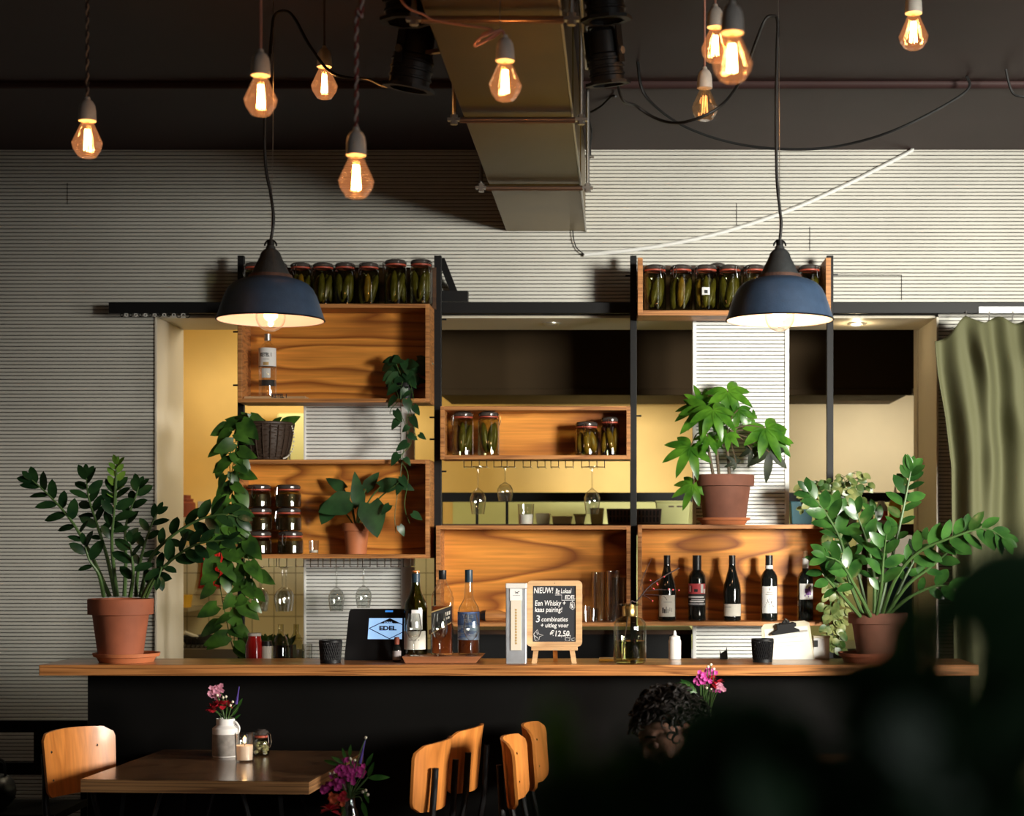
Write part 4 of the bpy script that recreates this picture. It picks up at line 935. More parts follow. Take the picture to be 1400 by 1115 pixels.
# ------------------------------------------------------------------ wine bottles
def bottle(name, label, c, prof, m, cat='bottle', group=None, cap=None, seg=28):
    t = thing(name, label, cat, c, group)
    MB().lathe(c, prof, seg).build('bottle_body', m, t, smooth=50)
    if cap:
        for nm, pr, mm in cap: MB().lathe(c, pr, seg).build(nm, mm, t, smooth=50)
    return t
def patch(parent, name, c, r, z0, z1, a0, a1, m, seg=10):
    """a piece of label wrapped on a round bottle, angles in degrees, 0 = facing the camera, positive = to the right"""
    b = MB(); q0, q1 = math.radians(a0)-PI/2, math.radians(a1)-PI/2
    b.lathe(c, [(r, z0), (r, z1)], seg, 0, q0, q1); return b.build(name, m, parent, smooth=True)
BORD = [(0, .004), (.030, 0), (.0375, .004), (.038, .01), (.038, .190), (.036, .205), (.027, .222), (.0165, .235), (.0145, .25), (.0145, .298), (0, .299)]
BURG = [(0, .004), (.034, 0), (.0405, .004), (.041, .01), (.041, .135), (.037, .165), (.026, .205), (.018, .235), (.0148, .26), (.0148, .298), (0, .299)]
zt5 = ZZ(855, SH)+TH+.0008; DW = SH+.075
gw = 'red wine bottles in the lower right shelf'
def sc(pr, k, kz=1.0): return [(r*k, z*kz) for r, z in pr]
c = Vector((XX(912, DW), DW, zt5))
t = bottle('wine_bottle', 'dark wine bottle with a beige village-view label, leftmost on the wine shelf', c, sc(BURG, 1, 1.0), m_wine, group=gw, cap=[('capsule', [(.0152, .245), (.0152, .299), (0, .3)], m_caps)])
l = patch(t, 'front_label', c, .0414, .02, .118, -62, 58, m_label)
for a, z0, z1, w_ in ((-28, .036, .062, 10), (-16, .036, .055, 9), (-6, .036, .066, 5), (4, .036, .056, 8), (16, .045, .062, 6), (28, .042, .060, 5)): patch(l, 'printed_picture', c, .0417, z0, z1, a-w_/2, a+w_/2, m_grey if a > 0 else m_ink, 3)
patch(l, 'printed_line', c, .0417, .085, .088, -25, 30, m_grey, 5)
c = Vector((XX(953, DW), DW, zt5))
t = bottle('wine_bottle', 'dark wine bottle with a red, black and white label, second on the wine shelf', c, sc(BORD, 1.08), m_wine, group=gw, cap=[('capsule', [(.0205, .232), (.0205, .299), (0, .3)], m_caps)])
l = patch(t, 'front_label', c, .0414, .070, .170, -75, 60, m_ink)
patch(l, 'red_band', c, .0417, .124, .170, -75, 60, m_red)
for a0, a1, z0, z1, mm in ((-55, -47, .133, .160, m_lwhite), (-40, -34, .130, .160, m_ink), (-22, 2, .133, .146, m_ink), (22, 40, .128, .168, m_lwhite), (44, 58, .126, .146, m_lwhite)): patch(l, 'printed_shape', c, .042, z0, z1, a0, a1, mm, 3)
for i in range(4): patch(l, 'white_streak', c, .042, .076+.010*i, .080+.010*i+.003*(i % 2), -70+14*(i % 3), 55-10*(i % 2), m_lwhite, 6)
c = Vector((XX(1001, DW), DW, zt5))
t = bottle('wine_bottle', 'dark wine bottle with a small low cream label, middle of the wine shelf', c, BURG, m_wine, group=gw, cap=[('capsule', [(.0152, .238), (.0152, .299), (0, .3)], m_caps)])
l = patch(t, 'front_label', c, .0414, .022, .078, -68, 68, m_label); patch(l, 'printed_line', c, .0417, .062, .066, -55, -10, m_grey, 4)
c = Vector((XX(1051.5, DW), DW, zt5))
t = bottle('wine_bottle', 'dark wine bottle with a white label showing a speckled tree, fourth on the wine shelf', c, sc(BORD, 1.02), m_wine, group=gw, cap=[('capsule', [(.0172, .235), (.0172, .299), (0, .3)], m_caps), ('neck_band', [(.0176, .238), (.0176, .254)], m_lwhite)])
l = patch(t, 'front_label', c, .0391, .036, .158, -58, 60, m_lwhite)
patch(l, 'printed_line', c, .0394, .130, .133, -20, 18, m_grey, 4); patch(l, 'printed_line', c, .0394, .120, .1235, -28, 26, m_grey, 4); patch(l, 'crest', c, .0394, .14, .15, -5, 5, m_grey, 3)
for i in range(22):
    a = R.uniform(-40, 42); z = .062+R.uniform(0, .045)*(1-abs(a)/60); patch(l, 'printed_dot', c, .0395, z, z+.004, a, a+4, m_ink, 2)
patch(l, 'printed_trunk', c, .0395, .042, .075, 0, 2.5, m_grey, 2)
c = Vector((XX(1101, DW), DW, zt5))
t = bottle('wine_bottle', 'opened wine bottle with raised cork and purple blot label, rightmost on the wine shelf', c, sc(BORD, .96, .97), m_wine, group=gw, cap=[('neck_wrap', [(.0142, .238), (.0145, .286), (0, .2865)], m_lwhite), ('cork', [(.010, .287), (.0105, .318), (0, .319)], m_cork)])
l = patch(t, 'front_label', c, .0370, .098, .170, -50, 62, m_lwhite)
for a, z, w_, h_ in ((12, .118, 30, .030), (0, .128, 18, .02), (24, .135, 18, .022), (-8, .112, 8, .008), (18, .108, 8, .008), (34, .118, 10, .02), (32, .155, 12, .006)): patch(l, 'printed_blot', c, .0373, z, z+h_, a-w_/2, a+w_/2, m_purple, 4)
patch(t, 'back_label', c, .0370, .068, .092, -80, -62, m_label, 3)
# vodka bottle in the upper left shelf
zb1 = ZZ(550, SH)+TH+.0008; c = Vector((XX(366, DW), DW, zb1+.012))
bt = thing('bottle_stand', 'low wooden display stand carrying black letters under the vodka bottle', 'stand', Vector((XX(373, DW), DW, zb1)))
MB().box(XX(334, SH+.03), XX(418, SH+.03), SH+.02, SH+.15, zb1, zb1+.0115).build('base', m_ltwood, bt, bevel=.002)
lettering('KETEL 1', .024, (XX(382, SH+.018), SH+.0195, ZZ(543.5, SH+.02)), m_ink, bt, weight=.0010, align='CENTER', sx=.85)
t = bottle('vodka_bottle', 'clear vodka bottle with a white label in the upper left box shelf', c, [(0, .004), (.034, 0), (.0405, .004), (.041, .01), (.041, .205), (.038, .222), (.026, .238), (.016, .246), (.0135, .255), (.0135, .272)], m_vodka, cap=[('cap', [(.0155, .258), (.0155, .288), (0, .289)], m_steel)])
l = patch(t, 'front_label', c, .0414, .135, .222, -78, 78, m_lwhite, 16)
patch(l, 'dark_band', c, .0417, .135, .1385, -78, 78, m_ink, 12); patch(l, 'crest', c, .0418, .142, .156, -18, 18, m_gold, 5); patch(l, 'printed_line', c, .0418, .168, .171, -22, 22, m_grey, 5)
bl = lettering('KETEL 1', .0235, (c.x, c.y-.0425, c.z+.182), m_ink, l, weight=.0008, align='CENTER', sx=.68)
for v in bl.data.vertices:  # bend the word round the bottle
    dx = (v.co.x+wloc(l).x)-c.x; a = dx/.0419; v.co.x = c.x+.0419*math.sin(a)-wloc(l).x; v.co.y = c.y-.0419*math.cos(a)-wloc(l).y
patch(t, 'back_band', c, .0405, .048, .076, -80, 80, m_ink, 16); patch(t, 'lower_label', c, .0406, .085, .128, -30, 30, m_lwhite, 8)

# ------------------------------------------------------------------ plants
def leafy_stem(b, pts, n, L, Wd, start=.3, spread=.9, shape='oval', seed=0, tipL=.7, bend=.15, facing=Vector((0, -1, .4))):
    rr = random.Random(seed); P_ = curve_pts(pts, 8); m = len(P_)-1
    for i in range(n):
        t = start+(1-start)*(i+.5)/n; j = min(int(t*m), m-1); p = P_[j].lerp(P_[j+1], t*m-j); d = (P_[j+1]-P_[j]).normalized()
        side = d.cross(facing).normalized()*(1 if i % 2 else -1)
        side = (side+facing.normalized()*rr.uniform(-.5, .5)).normalized()
        ang = spread*rr.uniform(.75, 1.15)*(1.0 if t < .85 else .6)
        ld = (d*math.cos(ang)+side*math.sin(ang)); s_ = (1-(1-tipL)*((t-start)/(1-start))**2)*rr.uniform(.85, 1.12)*(0.8+.4*min(1, (t-start)*5))
        nrm = facing+Vector((rr.uniform(-.6, .6), rr.uniform(-.3, .3), rr.uniform(-.2, .7)))
        b.leaf(p, ld, nrm, L*s_, Wd*s_, shape, bend*rr.uniform(.3, 1.5), .14)
    d = (P_[-1]-P_[-2]).normalized(); b.leaf(P_[-1], d, facing, L*tipL, Wd*tipL, shape, bend, .12)
def pot(t, c, rt, rb, h, rim_h, m, soil=True):
    MB().lathe(c, [(0, .002), (rb, 0), (rb+(rt*.93-rb)*(1-rim_h/h), h-rim_h), (rt, h-rim_h+.002), (rt*1.01, h-.004), (rt*.99, h), (rt*.90, h), (rt*.86, h-.02), (0, h-.02)], 40).build('pot', m, t, smooth=35)
    if soil: MB().lathe(c, [(rt*.865, h-.019), (rt*.4, h-.012), (0, h-.01)], 24).build('soil', m_soil, t, smooth=True)
def saucer(label, c, r, h, m=None):
    t = thing('plant_saucer', label, 'saucer', c)
    MB().lathe(c, [(0, .001), (r*.80, 0), (r*.88, h*.55), (r*.97, h*.62), (r, h), (r*.94, h), (r*.80, .006), (0, .005)], 40).build('dish', m or m_saucer, t, smooth=35)
    return t
DP = 6.56
def zz_plant(label, c, rt, rb, h, rim, m, stems, mat, sp_seed, L, Wd, newtips=()):
    t = thing('potted_plant', label, 'potted plant', c)
    pot(t, c, rt, rb, h, rim, m)
    fb, nb = MB(), MB()
    for i, (pts, n, st, k) in enumerate(stems):
        s_ = MB(); P_ = curve_pts(pts, 6); q = len(P_)
        s_.tube(P_, [.0085*(1-.75*j/(q-1)) for j in range(q)], 7); s_.build('stem', m_stem, t, smooth=True)
        lb = MB()
        leafy_stem(lb, pts, n, L*k, Wd*k, st, seed=sp_seed+i)
        lb.build('frond', m_zzn if i in newtips else mat, t)
    return t
zc = BT+.001+.006
c0 = Vector((XX(173, DP), DP, BT+.0005)); saucer('orange terracotta saucer under the left bar plant', c0, S(45, DP), S(12.5, DP))
c = c0+Vector((S(-8, DP), 0, .0065))
def st(*pp): return [at(x, y, d) for x, y, d in pp]
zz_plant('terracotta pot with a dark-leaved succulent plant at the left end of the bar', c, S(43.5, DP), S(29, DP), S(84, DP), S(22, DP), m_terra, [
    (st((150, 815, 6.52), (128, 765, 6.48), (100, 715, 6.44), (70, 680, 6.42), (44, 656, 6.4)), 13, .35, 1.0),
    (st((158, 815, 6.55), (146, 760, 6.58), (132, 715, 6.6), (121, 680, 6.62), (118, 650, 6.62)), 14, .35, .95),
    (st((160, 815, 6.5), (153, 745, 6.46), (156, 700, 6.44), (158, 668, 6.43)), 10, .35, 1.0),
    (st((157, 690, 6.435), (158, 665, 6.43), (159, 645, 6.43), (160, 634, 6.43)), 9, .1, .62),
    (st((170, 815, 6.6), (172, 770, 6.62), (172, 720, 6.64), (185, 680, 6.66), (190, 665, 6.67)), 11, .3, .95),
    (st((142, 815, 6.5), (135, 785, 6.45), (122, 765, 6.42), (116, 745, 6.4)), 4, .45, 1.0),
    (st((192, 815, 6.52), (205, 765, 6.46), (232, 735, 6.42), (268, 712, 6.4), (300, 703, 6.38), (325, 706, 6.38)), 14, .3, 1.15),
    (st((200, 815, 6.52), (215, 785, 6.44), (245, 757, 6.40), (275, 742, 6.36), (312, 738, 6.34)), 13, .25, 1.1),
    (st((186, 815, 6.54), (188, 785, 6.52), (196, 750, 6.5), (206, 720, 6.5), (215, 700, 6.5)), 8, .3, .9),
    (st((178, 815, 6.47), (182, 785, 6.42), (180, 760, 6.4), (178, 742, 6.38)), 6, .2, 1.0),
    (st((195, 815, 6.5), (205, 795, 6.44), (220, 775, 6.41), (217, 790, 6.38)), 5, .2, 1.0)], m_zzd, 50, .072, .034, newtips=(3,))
c0 = Vector((XX(1186, DP), DP, BT+.0005)); saucer('dark red-brown saucer under the right bar plant', c0, S(40, DP), S(13, DP), m_terra)
c = c0+Vector((S(14, DP), 0, .0065))
zz_plant('big glossy green plant in a dark terracotta pot at the right end of the bar', c, S(40, DP), S(27, DP), S(65, DP), S(15, DP), m_terra2, [
    (st((1180, 842, 6.5), (1160, 790, 6.45), (1150, 740, 6.42), (1128, 700, 6.4), (1105, 672, 6.38)), 14, .3, 1.05),
    (st((1186, 842, 6.53), (1172, 780, 6.55), (1150, 720, 6.58), (1138, 690, 6.6)), 11, .35, 1.0),
    (st((1195, 842, 6.5), (1195, 790, 6.46), (1185, 740, 6.42), (1170, 700, 6.4)), 10, .3, 1.1),
    (st((1200, 842, 6.56), (1215, 780, 6.58), (1232, 710, 6.6), (1242, 660, 6.6), (1246, 640, 6.6)), 18, .35, .95),
    (st((1205, 842, 6.5), (1225, 790, 6.42), (1255, 755, 6.36), (1300, 735, 6.3), (1345, 722, 6.26), (1372, 735, 6.24)), 18, .3, 1.1),
    (st((1210, 842, 6.5), (1240, 800, 6.44), (1272, 775, 6.4), (1305, 745, 6.36), (1325, 722, 6.34)), 10, .35, .95),
    (st((1212, 842, 6.52), (1245, 815, 6.46), (1285, 800, 6.42), (1310, 810, 6.4)), 7, .4, .95),
    (st((1190, 842, 6.46), (1168, 800, 6.36), (1150, 770, 6.3), (1128, 760, 6.26)), 9, .3, 1.1),
    (st((1176, 842, 6.48), (1150, 812, 6.4), (1130, 790, 6.34), (1120, 770, 6.3)), 7, .4, 1.0),
    (st((1198, 842, 6.46), (1205, 800, 6.38), (1208, 760, 6.34), (1212, 730, 6.3)), 9, .25, 1.05),
    (st((1196, 842, 6.6), (1203, 790, 6.66), (1206, 745, 6.7), (1196, 700, 6.7)), 9, .3, 1.0),
    (st((1215, 842, 6.54), (1232, 800, 6.56), (1250, 765, 6.58), (1262, 735, 6.6)), 8, .35, .9)], m_zz, 90, .078, .038)

def vine(b, sb, pts, n, L, seed, facing=Vector((0, -1, .2)), hang=.7, r=.0022, shape='heart'):
    rr = random.Random(seed); P_ = curve_pts(pts, 8); m = len(P_)-1; sb.tube(P_, r, 5)
    for i in range(n):
        t = (i+.6)/n; j = min(int(t*m), m-1); p = P_[j].lerp(P_[j+1], t*m-j)
        side = (1 if i % 2 else -1)
        pet = p+Vector((side*rr.uniform(.01, .03), -rr.uniform(.005, .03), rr.uniform(-.005, .015)))
        sb.tube([p, pet], r*.6, 4)
        d = Vector((side*rr.uniform(.2, 1.0), rr.uniform(-.35, .1), -hang*rr.uniform(.4, 1.3)))
        nn = facing+Vector((rr.uniform(-.7, .7), 0, rr.uniform(-.2, .6)))
        l_ = L*rr.uniform(.7, 1.15); b.leaf(pet, d, nn, l_, l_*.72, shape, rr.uniform(.05, .3), .12)
# wicker basket with pothos on top of the left box shelf
zt = ZZ(628, SH)+.0008; DBk = SH+.085
c = Vector((XX(366, DBk), DBk, zt))
pb = thing('hanging_vine', 'green heart-leaved vine growing from the dark wicker basket down to the bar', 'plant', c+Vector((0, 0, .14)))
wb = thing('wicker_basket', 'dark wicker basket with a bead chain on top of the left box shelf', 'basket', c)
b = MB(); prof = [(.078, .002), (.09, .03), (.102, .075), (.110, .12), (.116, .165)]
b.lathe(c, [(0, .003)]+prof, 32); b.build('basket_shell', m_wicker, wb, smooth=True)
b = MB()
for zi in range(13):
    z = .008+zi*.0125; rr_ = .080+(z/.165)*.036+.001
    pts = [c+Vector(((rr_+.0035*math.sin(i*PI/2+zi*PI))*math.cos(2*PI*i/48), (rr_+.0035*math.sin(i*PI/2+zi*PI))*math.sin(2*PI*i/48), z)) for i in range(49)]
    b.tube(pts, .0046, 5, False)
b.build('wicker_weave', m_wicker, wb, smooth=True)
b = MB()
for i in range(20):
    a = 2*PI*i/20; b.tube([c+Vector(((r+.004)*math.cos(a), (r+.004)*math.sin(a), z)) for r, z in prof], .003, 5)
b.build('wicker_ribs', m_wicker, wb, smooth=True)
b = MB(); b.tube([c+Vector((.117*math.cos(2*PI*i/40), .117*math.sin(2*PI*i/40), .166)) for i in range(41)], .007, 6, False); b.build('rim', m_wicker, wb, smooth=True)
b = MB(); P_ = curve_pts([c+Vector((.112, -.03, .16)), c+Vector((.125, -.03, .12)), c+Vector((.122, -.035, .05)), c+Vector((.10, -.05, .015)), c+Vector((.085, -.06, .006))], 8)
for p in P_[::2]: b.ball(p, .0045, 1)
b.build('bead_chain', m_label, wb, smooth=True)
b = MB(); P_ = curve_pts([c+Vector((-.115, -.04, .16)), c+Vector((-.122, -.05, .10)), c+Vector((-.10, -.06, .03))], 8)
for p in P_[::2]: b.ball(p, .004, 1)
b.build('bead_chain', m_label, wb, smooth=True)
MB().lathe(c, [(0, .150), (.108, .146)], 24).build('soil', m_soil, wb)
fb, sb = MB(), MB()
ys = SH-.03
vine(fb, sb, [c+Vector((-.03, 0, .15)), c+Vector((-.09, -.06, .19)), at(322, 590, ys), at(314, 630, ys), at(318, 680, ys), at(312, 720, ys-.02), at(322, 760, ys-.02), at(330, 800, ys-.02)], 24, .105, 5)
vine(fb, sb, [c+Vector((-.06, -.02, .15)), c+Vector((-.12, -.06, .16)), at(318, 610, ys), at(324, 660, ys), at(318, 700, ys-.04), at(330, 740, ys-.05), at(334, 790, ys-.05), at(322, 840, ys-.05), at(320, 880, ys-.05)], 28, .10, 6)
vine(fb, sb, [at(326, 600, ys-.02), at(316, 650, ys-.03), at(308, 705, ys-.04), at(303, 745, ys-.04), at(300, 790, ys-.04), at(308, 840, ys-.04), at(318, 885, ys-.04)], 26, .098, 8)
vine(fb, sb, [at(318, 720, ys-.03), at(335, 750, ys-.05), at(345, 790, ys-.05), at(338, 830, ys-.05)], 12, .09, 9)
for d, L_ in (((-.8, -.2, .25), .12), ((.8, -.1, .5), .09), ((-.5, -.3, .5), .09), ((-.3, -.5, .4), .08), ((.4, -.4, .4), .06)):
    d = Vector(d); base = c+Vector((d.x*.09, d.y*.1, .158)); sb.tube([c+Vector((d.x*.03, d.y*.05, .148)), base], .003, 5); fb.leaf(base, d, Vector((0, -1, .4)), L_, L_*.7, 'heart', .2, .12)
sb.build('vine_stem', m_stem, pb, smooth=True); fb.build('foliage', m_poth, pb)
# pothos in the upper left shelf
c = Vector((XX(553, DJ), DJ, zb1))
pp2 = thing('trailing_plant', 'dark heart-leaved plant at the right end of the vodka shelf, trailing thin vines', 'potted plant', c)
pot(pp2, c, .052, .038, .075, .02, m_black)
fb, sb = MB(), MB(); rr = random.Random(4)
for i in range(26):
    a = rr.uniform(PI*1.02, PI*1.98) if i < 20 else rr.uniform(0, PI); h_ = rr.uniform(.0, .12); q = rr.uniform(.03, .062)
    base = c+Vector((q*math.cos(a)*1.0, q*math.sin(a)*.55, .07+h_)); sb.tube([c+Vector((0, 0, .07)), base], .0025, 5)
    fb.leaf(base, Vector((math.cos(a), math.sin(a)*.5, rr.uniform(-.9, .1))), Vector((0, -1, .5+rr.uniform(-.4, .4))), rr.uniform(.052, .08), rr.uniform(.045, .06), 'heart', .25, .12)
yv = SH-.02
for k, (pts, n) in enumerate([([c+Vector((0, -.06, .08)), at(548, 535, yv), at(549, 565, yv), at(556, 590, yv), at(551, 620, yv), at(546, 660, yv), at(540, 700, yv), at(541, 728, yv)], 8),
                 ([c+Vector((.03, -.06, .08)), at(565, 545, yv), at(556, 575, yv), at(562, 605, yv), at(548, 625, yv), at(558, 650, yv), at(553, 690, yv), at(560, 715, yv)], 6),
                 ([c+Vector((-.05, -.05, .08)), at(545, 545, yv), at(535, 558, yv), at(533, 566, yv)], 2),
                 ([c+Vector((.04, -.06, .06)), at(560, 550, yv), at(566, 585, yv), at(570, 600, yv)], 4)]):
    vine(fb, sb, pts, n, .056, 30+k, hang=1.0, r=.0015)
sb.build('vine_stem', m_stem, pp2, smooth=True); fb.build('foliage', m_pothd, pp2)
# plant in terracotta pot in the left box shelf
c = Vector((XX(487, DJ), DJ, zt3))
pl = thing('potted_plant', 'small terracotta pot with big dark heart-shaped leaves in the left box shelf', 'potted plant', c)
pot(pl, c, S(19, DJ), S(14, DJ), S(42, DJ), S(11, DJ), m_saucer)
fb, sb = MB(), MB()
for (x, y, dd), d, L_, w_ in (((491, 690, -.03), (-.12, -.1, 1), .155, .07), ((506, 688, -.1), (.25, -.25, -1), .16, .135), ((478, 684, -.06), (-1, -.2, -.35), .15, .12), ((452, 690, -.02), (-.3, .0, -.6), .10, .09), ((520, 665, -.02), (1, -.05, .22), .13, .075), ((545, 660, -.03), (.7, -.1, -.3), .08, .05), ((470, 668, .02), (-.8, .05, .5), .10, .06), ((500, 668, .03), (.6, .05, .8), .10, .06)):
    p = at(x, y, DJ+dd); sb.tube(curve_pts([c+Vector((0, 0, .115)), (c+Vector((0, 0, .17))).lerp(p, .5), p], 5), .0035, 6); fb.leaf(p, d, Vector((.1, -1, .25)), L_, w_, 'heart', .12, .10, 8)
sb.build('stem', m_stem, pl, smooth=True); fb.build('foliage', m_pothd, pl)
# lobed-leaf plant on the wine shelf
zt = ZZ(717, SH)+.0008; DF = SH+.07
c0 = Vector((XX(989, DF), DF, zt)); saucer('terracotta saucer on top of the wine shelf', c0, S(37, DF), S(9.5, DF))
c = c0+Vector((S(1.5, DF), 0, .0065))
fp = thing('potted_plant', 'weathered terracotta pot with lobed bright green leaves on top of the wine shelf', 'potted plant', c)
pot(fp, c, S(40.5, DF), S(28.5, DF), S(66, DF), S(16, DF), m_terra2)
def palm(b, p, axis, n, L, seed, lobes=7, droop=.25):
    rr = random.Random(seed); axis = Vector(axis).normalized(); n = Vector(n); n = (n-axis*n.dot(axis)).normalized(); s_ = axis.cross(n)
    for i in range(lobes):
        a = (i-(lobes-1)/2)*(2.05*2/(lobes-1))*.62*2/1.25; k = 1-.38*(abs(a)/2.1)**1.3
        d = axis*math.cos(a)+s_*math.sin(a)-n*.05
        b.leaf(p, d, n, L*k*rr.uniform(.92, 1.06), L*.30, 'ovate', droop*rr.uniform(.6, 1.5), .16, 7)
fb, sb, db = MB(), MB(), MB(); rr = random.Random(2)
soil = c+Vector((0, 0, S(62, DF)))
trunks = [[soil+Vector((-.05, 0, 0)), at(968, 612, DF-.02), at(960, 590, DF-.03)], [soil+Vector((-.025, -.01, 0)), at(978, 600, DF), at(976, 575, DF)], [soil+Vector((.022, -.02, 0)), at(994, 610, DF-.03), at(993, 590, DF-.04)]]
for p in trunks: sb.tube(curve_pts(p, 5), [.008-.0003*i for i in range(11)], 7)
for (x, y, dd), ax, L_, br, mm in (((995, 534, .0), (.45, -.35, -.75), .155, 2, 0), ((966, 558, -.06), (-.15, -.5, -.85), .175, 0, 0), ((952, 557, .0), (-.8, -.2, -.4), .12, 0, 0), ((944, 610, -.07), (-.45, -.45, -.75), .155, 0, 0), ((975, 560, -.1), (.35, -.5, -.8), .15, 1, 0), ((960, 552, .04), (-.2, .0, .6), .10, 1, 0), ((987, 552, .03), (.5, .1, -.3), .10, 1, 0),
                   ((995, 592, -.08), (-.5, -.3, -.5), .10, 2, 0), ((1009, 560, -.02), (-.15, -.4, -.9), .11, 2, 0), ((1047, 585, -.03), (.45, -.3, -.8), .165, 2, 0), ((1058, 598, .0), (.15, -.3, -1), .13, 2, 0), ((1030, 572, .0), (-.5, -.2, .3), .07, 2, 0), ((948, 662, -.05), (-.35, -.3, -.7), .12, 0, 0), ((968, 597, -.08), (.3, -.4, -.5), .10, 0, 0),
                   ((1052, 618, -.05), (-.1, -.3, -1), .135, 2, 1), ((1028, 615, -.03), (-.2, -.2, -.9), .075, 2, 1), ((1006, 632, -.05), (-.6, -.2, .5), .06, 2, 1)):
    p = at(x, y, DF+dd); t0 = trunks[br][-1]; mid = t0.lerp(p, .5)+Vector((0, 0, .02)); sb.tube(curve_pts([t0, mid, p], 5), .0026, 5)
    palm(db if mm else fb, p, ax, Vector((.1+ax[0]*.4, -1, .55)), L_, int(x), 5 if mm else 7, .5 if mm else .28)
sb.build('stem', m_brstem, fp, smooth=True); fb.build('foliage', m_fats, fp); db.build('withered_leaves', m_fatd, fp)
# variegated creeper at the right end of the wine shelf
DV = SH-.02
c = Vector((XX(1140, 7.75), 7.75, ZZ(717, SH)+.0008)); c.x = XX(1125, 7.79); c.y = 7.79
vp_ = thing('creeper_plant', 'small-leaved creeper bushy on the wine shelf end, trailing down to the bar', 'plant', c)
pot(vp_, c, .042, .034, .06, .015, m_black)
fb, sb = MB(), MB(); rr = random.Random(12)
for i in range(34):
    a = rr.uniform(0, 2*PI); el = rr.uniform(.1, 1.2); q = rr.uniform(.07, .17); tip = c+Vector((q*math.cos(a)*.8+.03, -abs(q*math.sin(a))*.9, .07+q*math.sin(el)*1.05))
    vine(fb, sb, [c+Vector((0, 0, .055)), c.lerp(tip, .6)+Vector((0, 0, .07)), tip, tip+Vector((.01*math.cos(a), -.02, -.04))], 7, .042, 200+i, hang=.5, r=.0012, shape='ovate')
for k in range(7):
    x = 1136+rr.uniform(-4, 20); vine(fb, sb, [c+Vector((.03, -.05, .06)), at(x, 705, DV-.03), at(x+rr.uniform(-6, 6), 770, DV-.04), at(x+rr.uniform(-8, 8), 835, DV-.04), at(x+rr.uniform(-12, 8), 888, DV-.05)], 34, .042, 300+k, hang=.8, r=.0013, shape='ovate')
sb.build('vine_stem', m_stem, vp_, smooth=True); fb.build('foliage', m_varg, vp_)
# ------------------------------------------------------------------ things on the bar
ZB = BT+.0008
def bar_pt(px, D): return Vector((XX(px, D), D, ZB))
def net_candle(label, px, D, r, h):
    c = bar_pt(px, D); t = thing('candle_holder', label, 'candle holder', c, 'black lattice candle holders on the bar')
    b = MB(); n = 30
    for i in range(n):
        for sg in (1, -1):
            pts = []
            for j in range(9):
                v = j/8; a = 2*PI*i/n+sg*v*.55; rr_ = r*(.88+.12*v); pts.append(c+Vector((rr_*math.cos(a), rr_*math.sin(a), h*(.12+.8*v))))
            b.tube(pts, .0015, 4)
    b.build('lattice', m_black, t)
    b = MB()
    for z0, z1, k in ((0, .14, .88), (.90, 1.0, 1.0)): b.lathe(c, [(r*k, h*z0), (r*(k+.02), h*z0), (r*(k+.02), h*z1), (r*k, h*z1)], 32)
    b.lathe(c, [(r*.88, .001), (0, .001)], 24)
    b.build('holder_bands', m_black, t, smooth=30)
    MB().lathe(c, [(0, .004), (r*.78, .004), (r*.84, h*.86), (r*.80, h*.86), (r*.74, .008), (0, .008)], 24).build('glass_insert', Mt('dark_smoked_glass', (.015, .015, .018), .15), t, smooth=True)
    return t
net_candle('black lattice candle holder at the left of the bar in front of the till display', 452, 6.50, S(15.5, 6.5), S(31, 6.5))
net_candle('black lattice candle holder in front of the clipboard on the bar', 1042.5, 6.54, S(15, 6.54), S(32, 6.54))
# till display with logo
D = 6.64
tl = thing('till_display', 'black customer display on the bar showing a pale blue screen with a diamond logo', 'display', bar_pt(515, D))
b = MB(); bm = b.bm
f0 = [at(470, 903, D), at(570, 903, D), at(567, 833, D+.03), at(476, 833, D+.03)]; zb_ = ZB-f0[0].z
pts2 = []
def rect_round(w0, w1, z0, z1, r, n=5):
    out = []
    for cx, cz, a0 in ((w1-r, z1-r, 0), (w0+r, z1-r, PI/2)):
        for k in range(n+1):
            a = a0+PI/2*k/n; out.append((cx+r*math.cos(a), cz+r*math.sin(a)))
    out += [(w0, z0), (w1, z0)]; return out
H = ZZ(832.5, D)-ZB; x0, x1 = XX(470.5, D), XX(570, D)
fr, bk = [], []
for x, z in rect_round(x0, x1, 0, H, .014):
    tp = z/H; xx = x+(S(5.5, D)*tp if x < (x0+x1)/2 else -S(3, D)*tp); yy = D+.03*tp
    fr.append(bm.verts.new((xx, yy, ZB+z))); bk.append(bm.verts.new((xx, yy+.022, ZB+z)))
bm.faces.new(fr); bm.faces.new(bk[::-1])
for k in range(len(fr)): bm.faces.new((fr[k], fr[(k+1) % len(fr)], bk[(k+1) % len(fr)], bk[k]))
b.build('housing', Mt('black_plastic', (.008, .008, .009), .35), tl)
MB().box(XX(500, D), XX(545, D), D+.06, D+.10, ZB, ZB+.12).build('foot', m_black, tl)
def on_disp(px, py, off=.0008):
    z = ZZ(py, D); tp = (z-ZB)/H; return Vector((XX(px, D), D+.03*tp-off, z))
def quad(name, pxs, m, parent, off):
    b = MB(); v = [b.bm.verts.new(on_disp(x, y, off)) for x, y in pxs]; b.bm.faces.new(v); return b.build(name, m, parent, flat=True)
scr = quad('screen', [(502, 873.5), (549, 873.5), (549, 845), (503.5, 845)], m_screen, tl, .0008)
quad('status_strip', [(525.5, 836.8), (536, 836.8), (536, 834.4), (525.5, 834.4)], Mt('status_blue', (.05, .3, .8), .4, emit=((.05, .28, .9), .8)), tl, .0008)
dia = [(504, 859), (532, 845.6), (560, 859), (532, 873)]
quad('logo_roof', [(517, 852.2), (532, 845.4), (547, 852.2)], m_ink, scr, .0013)
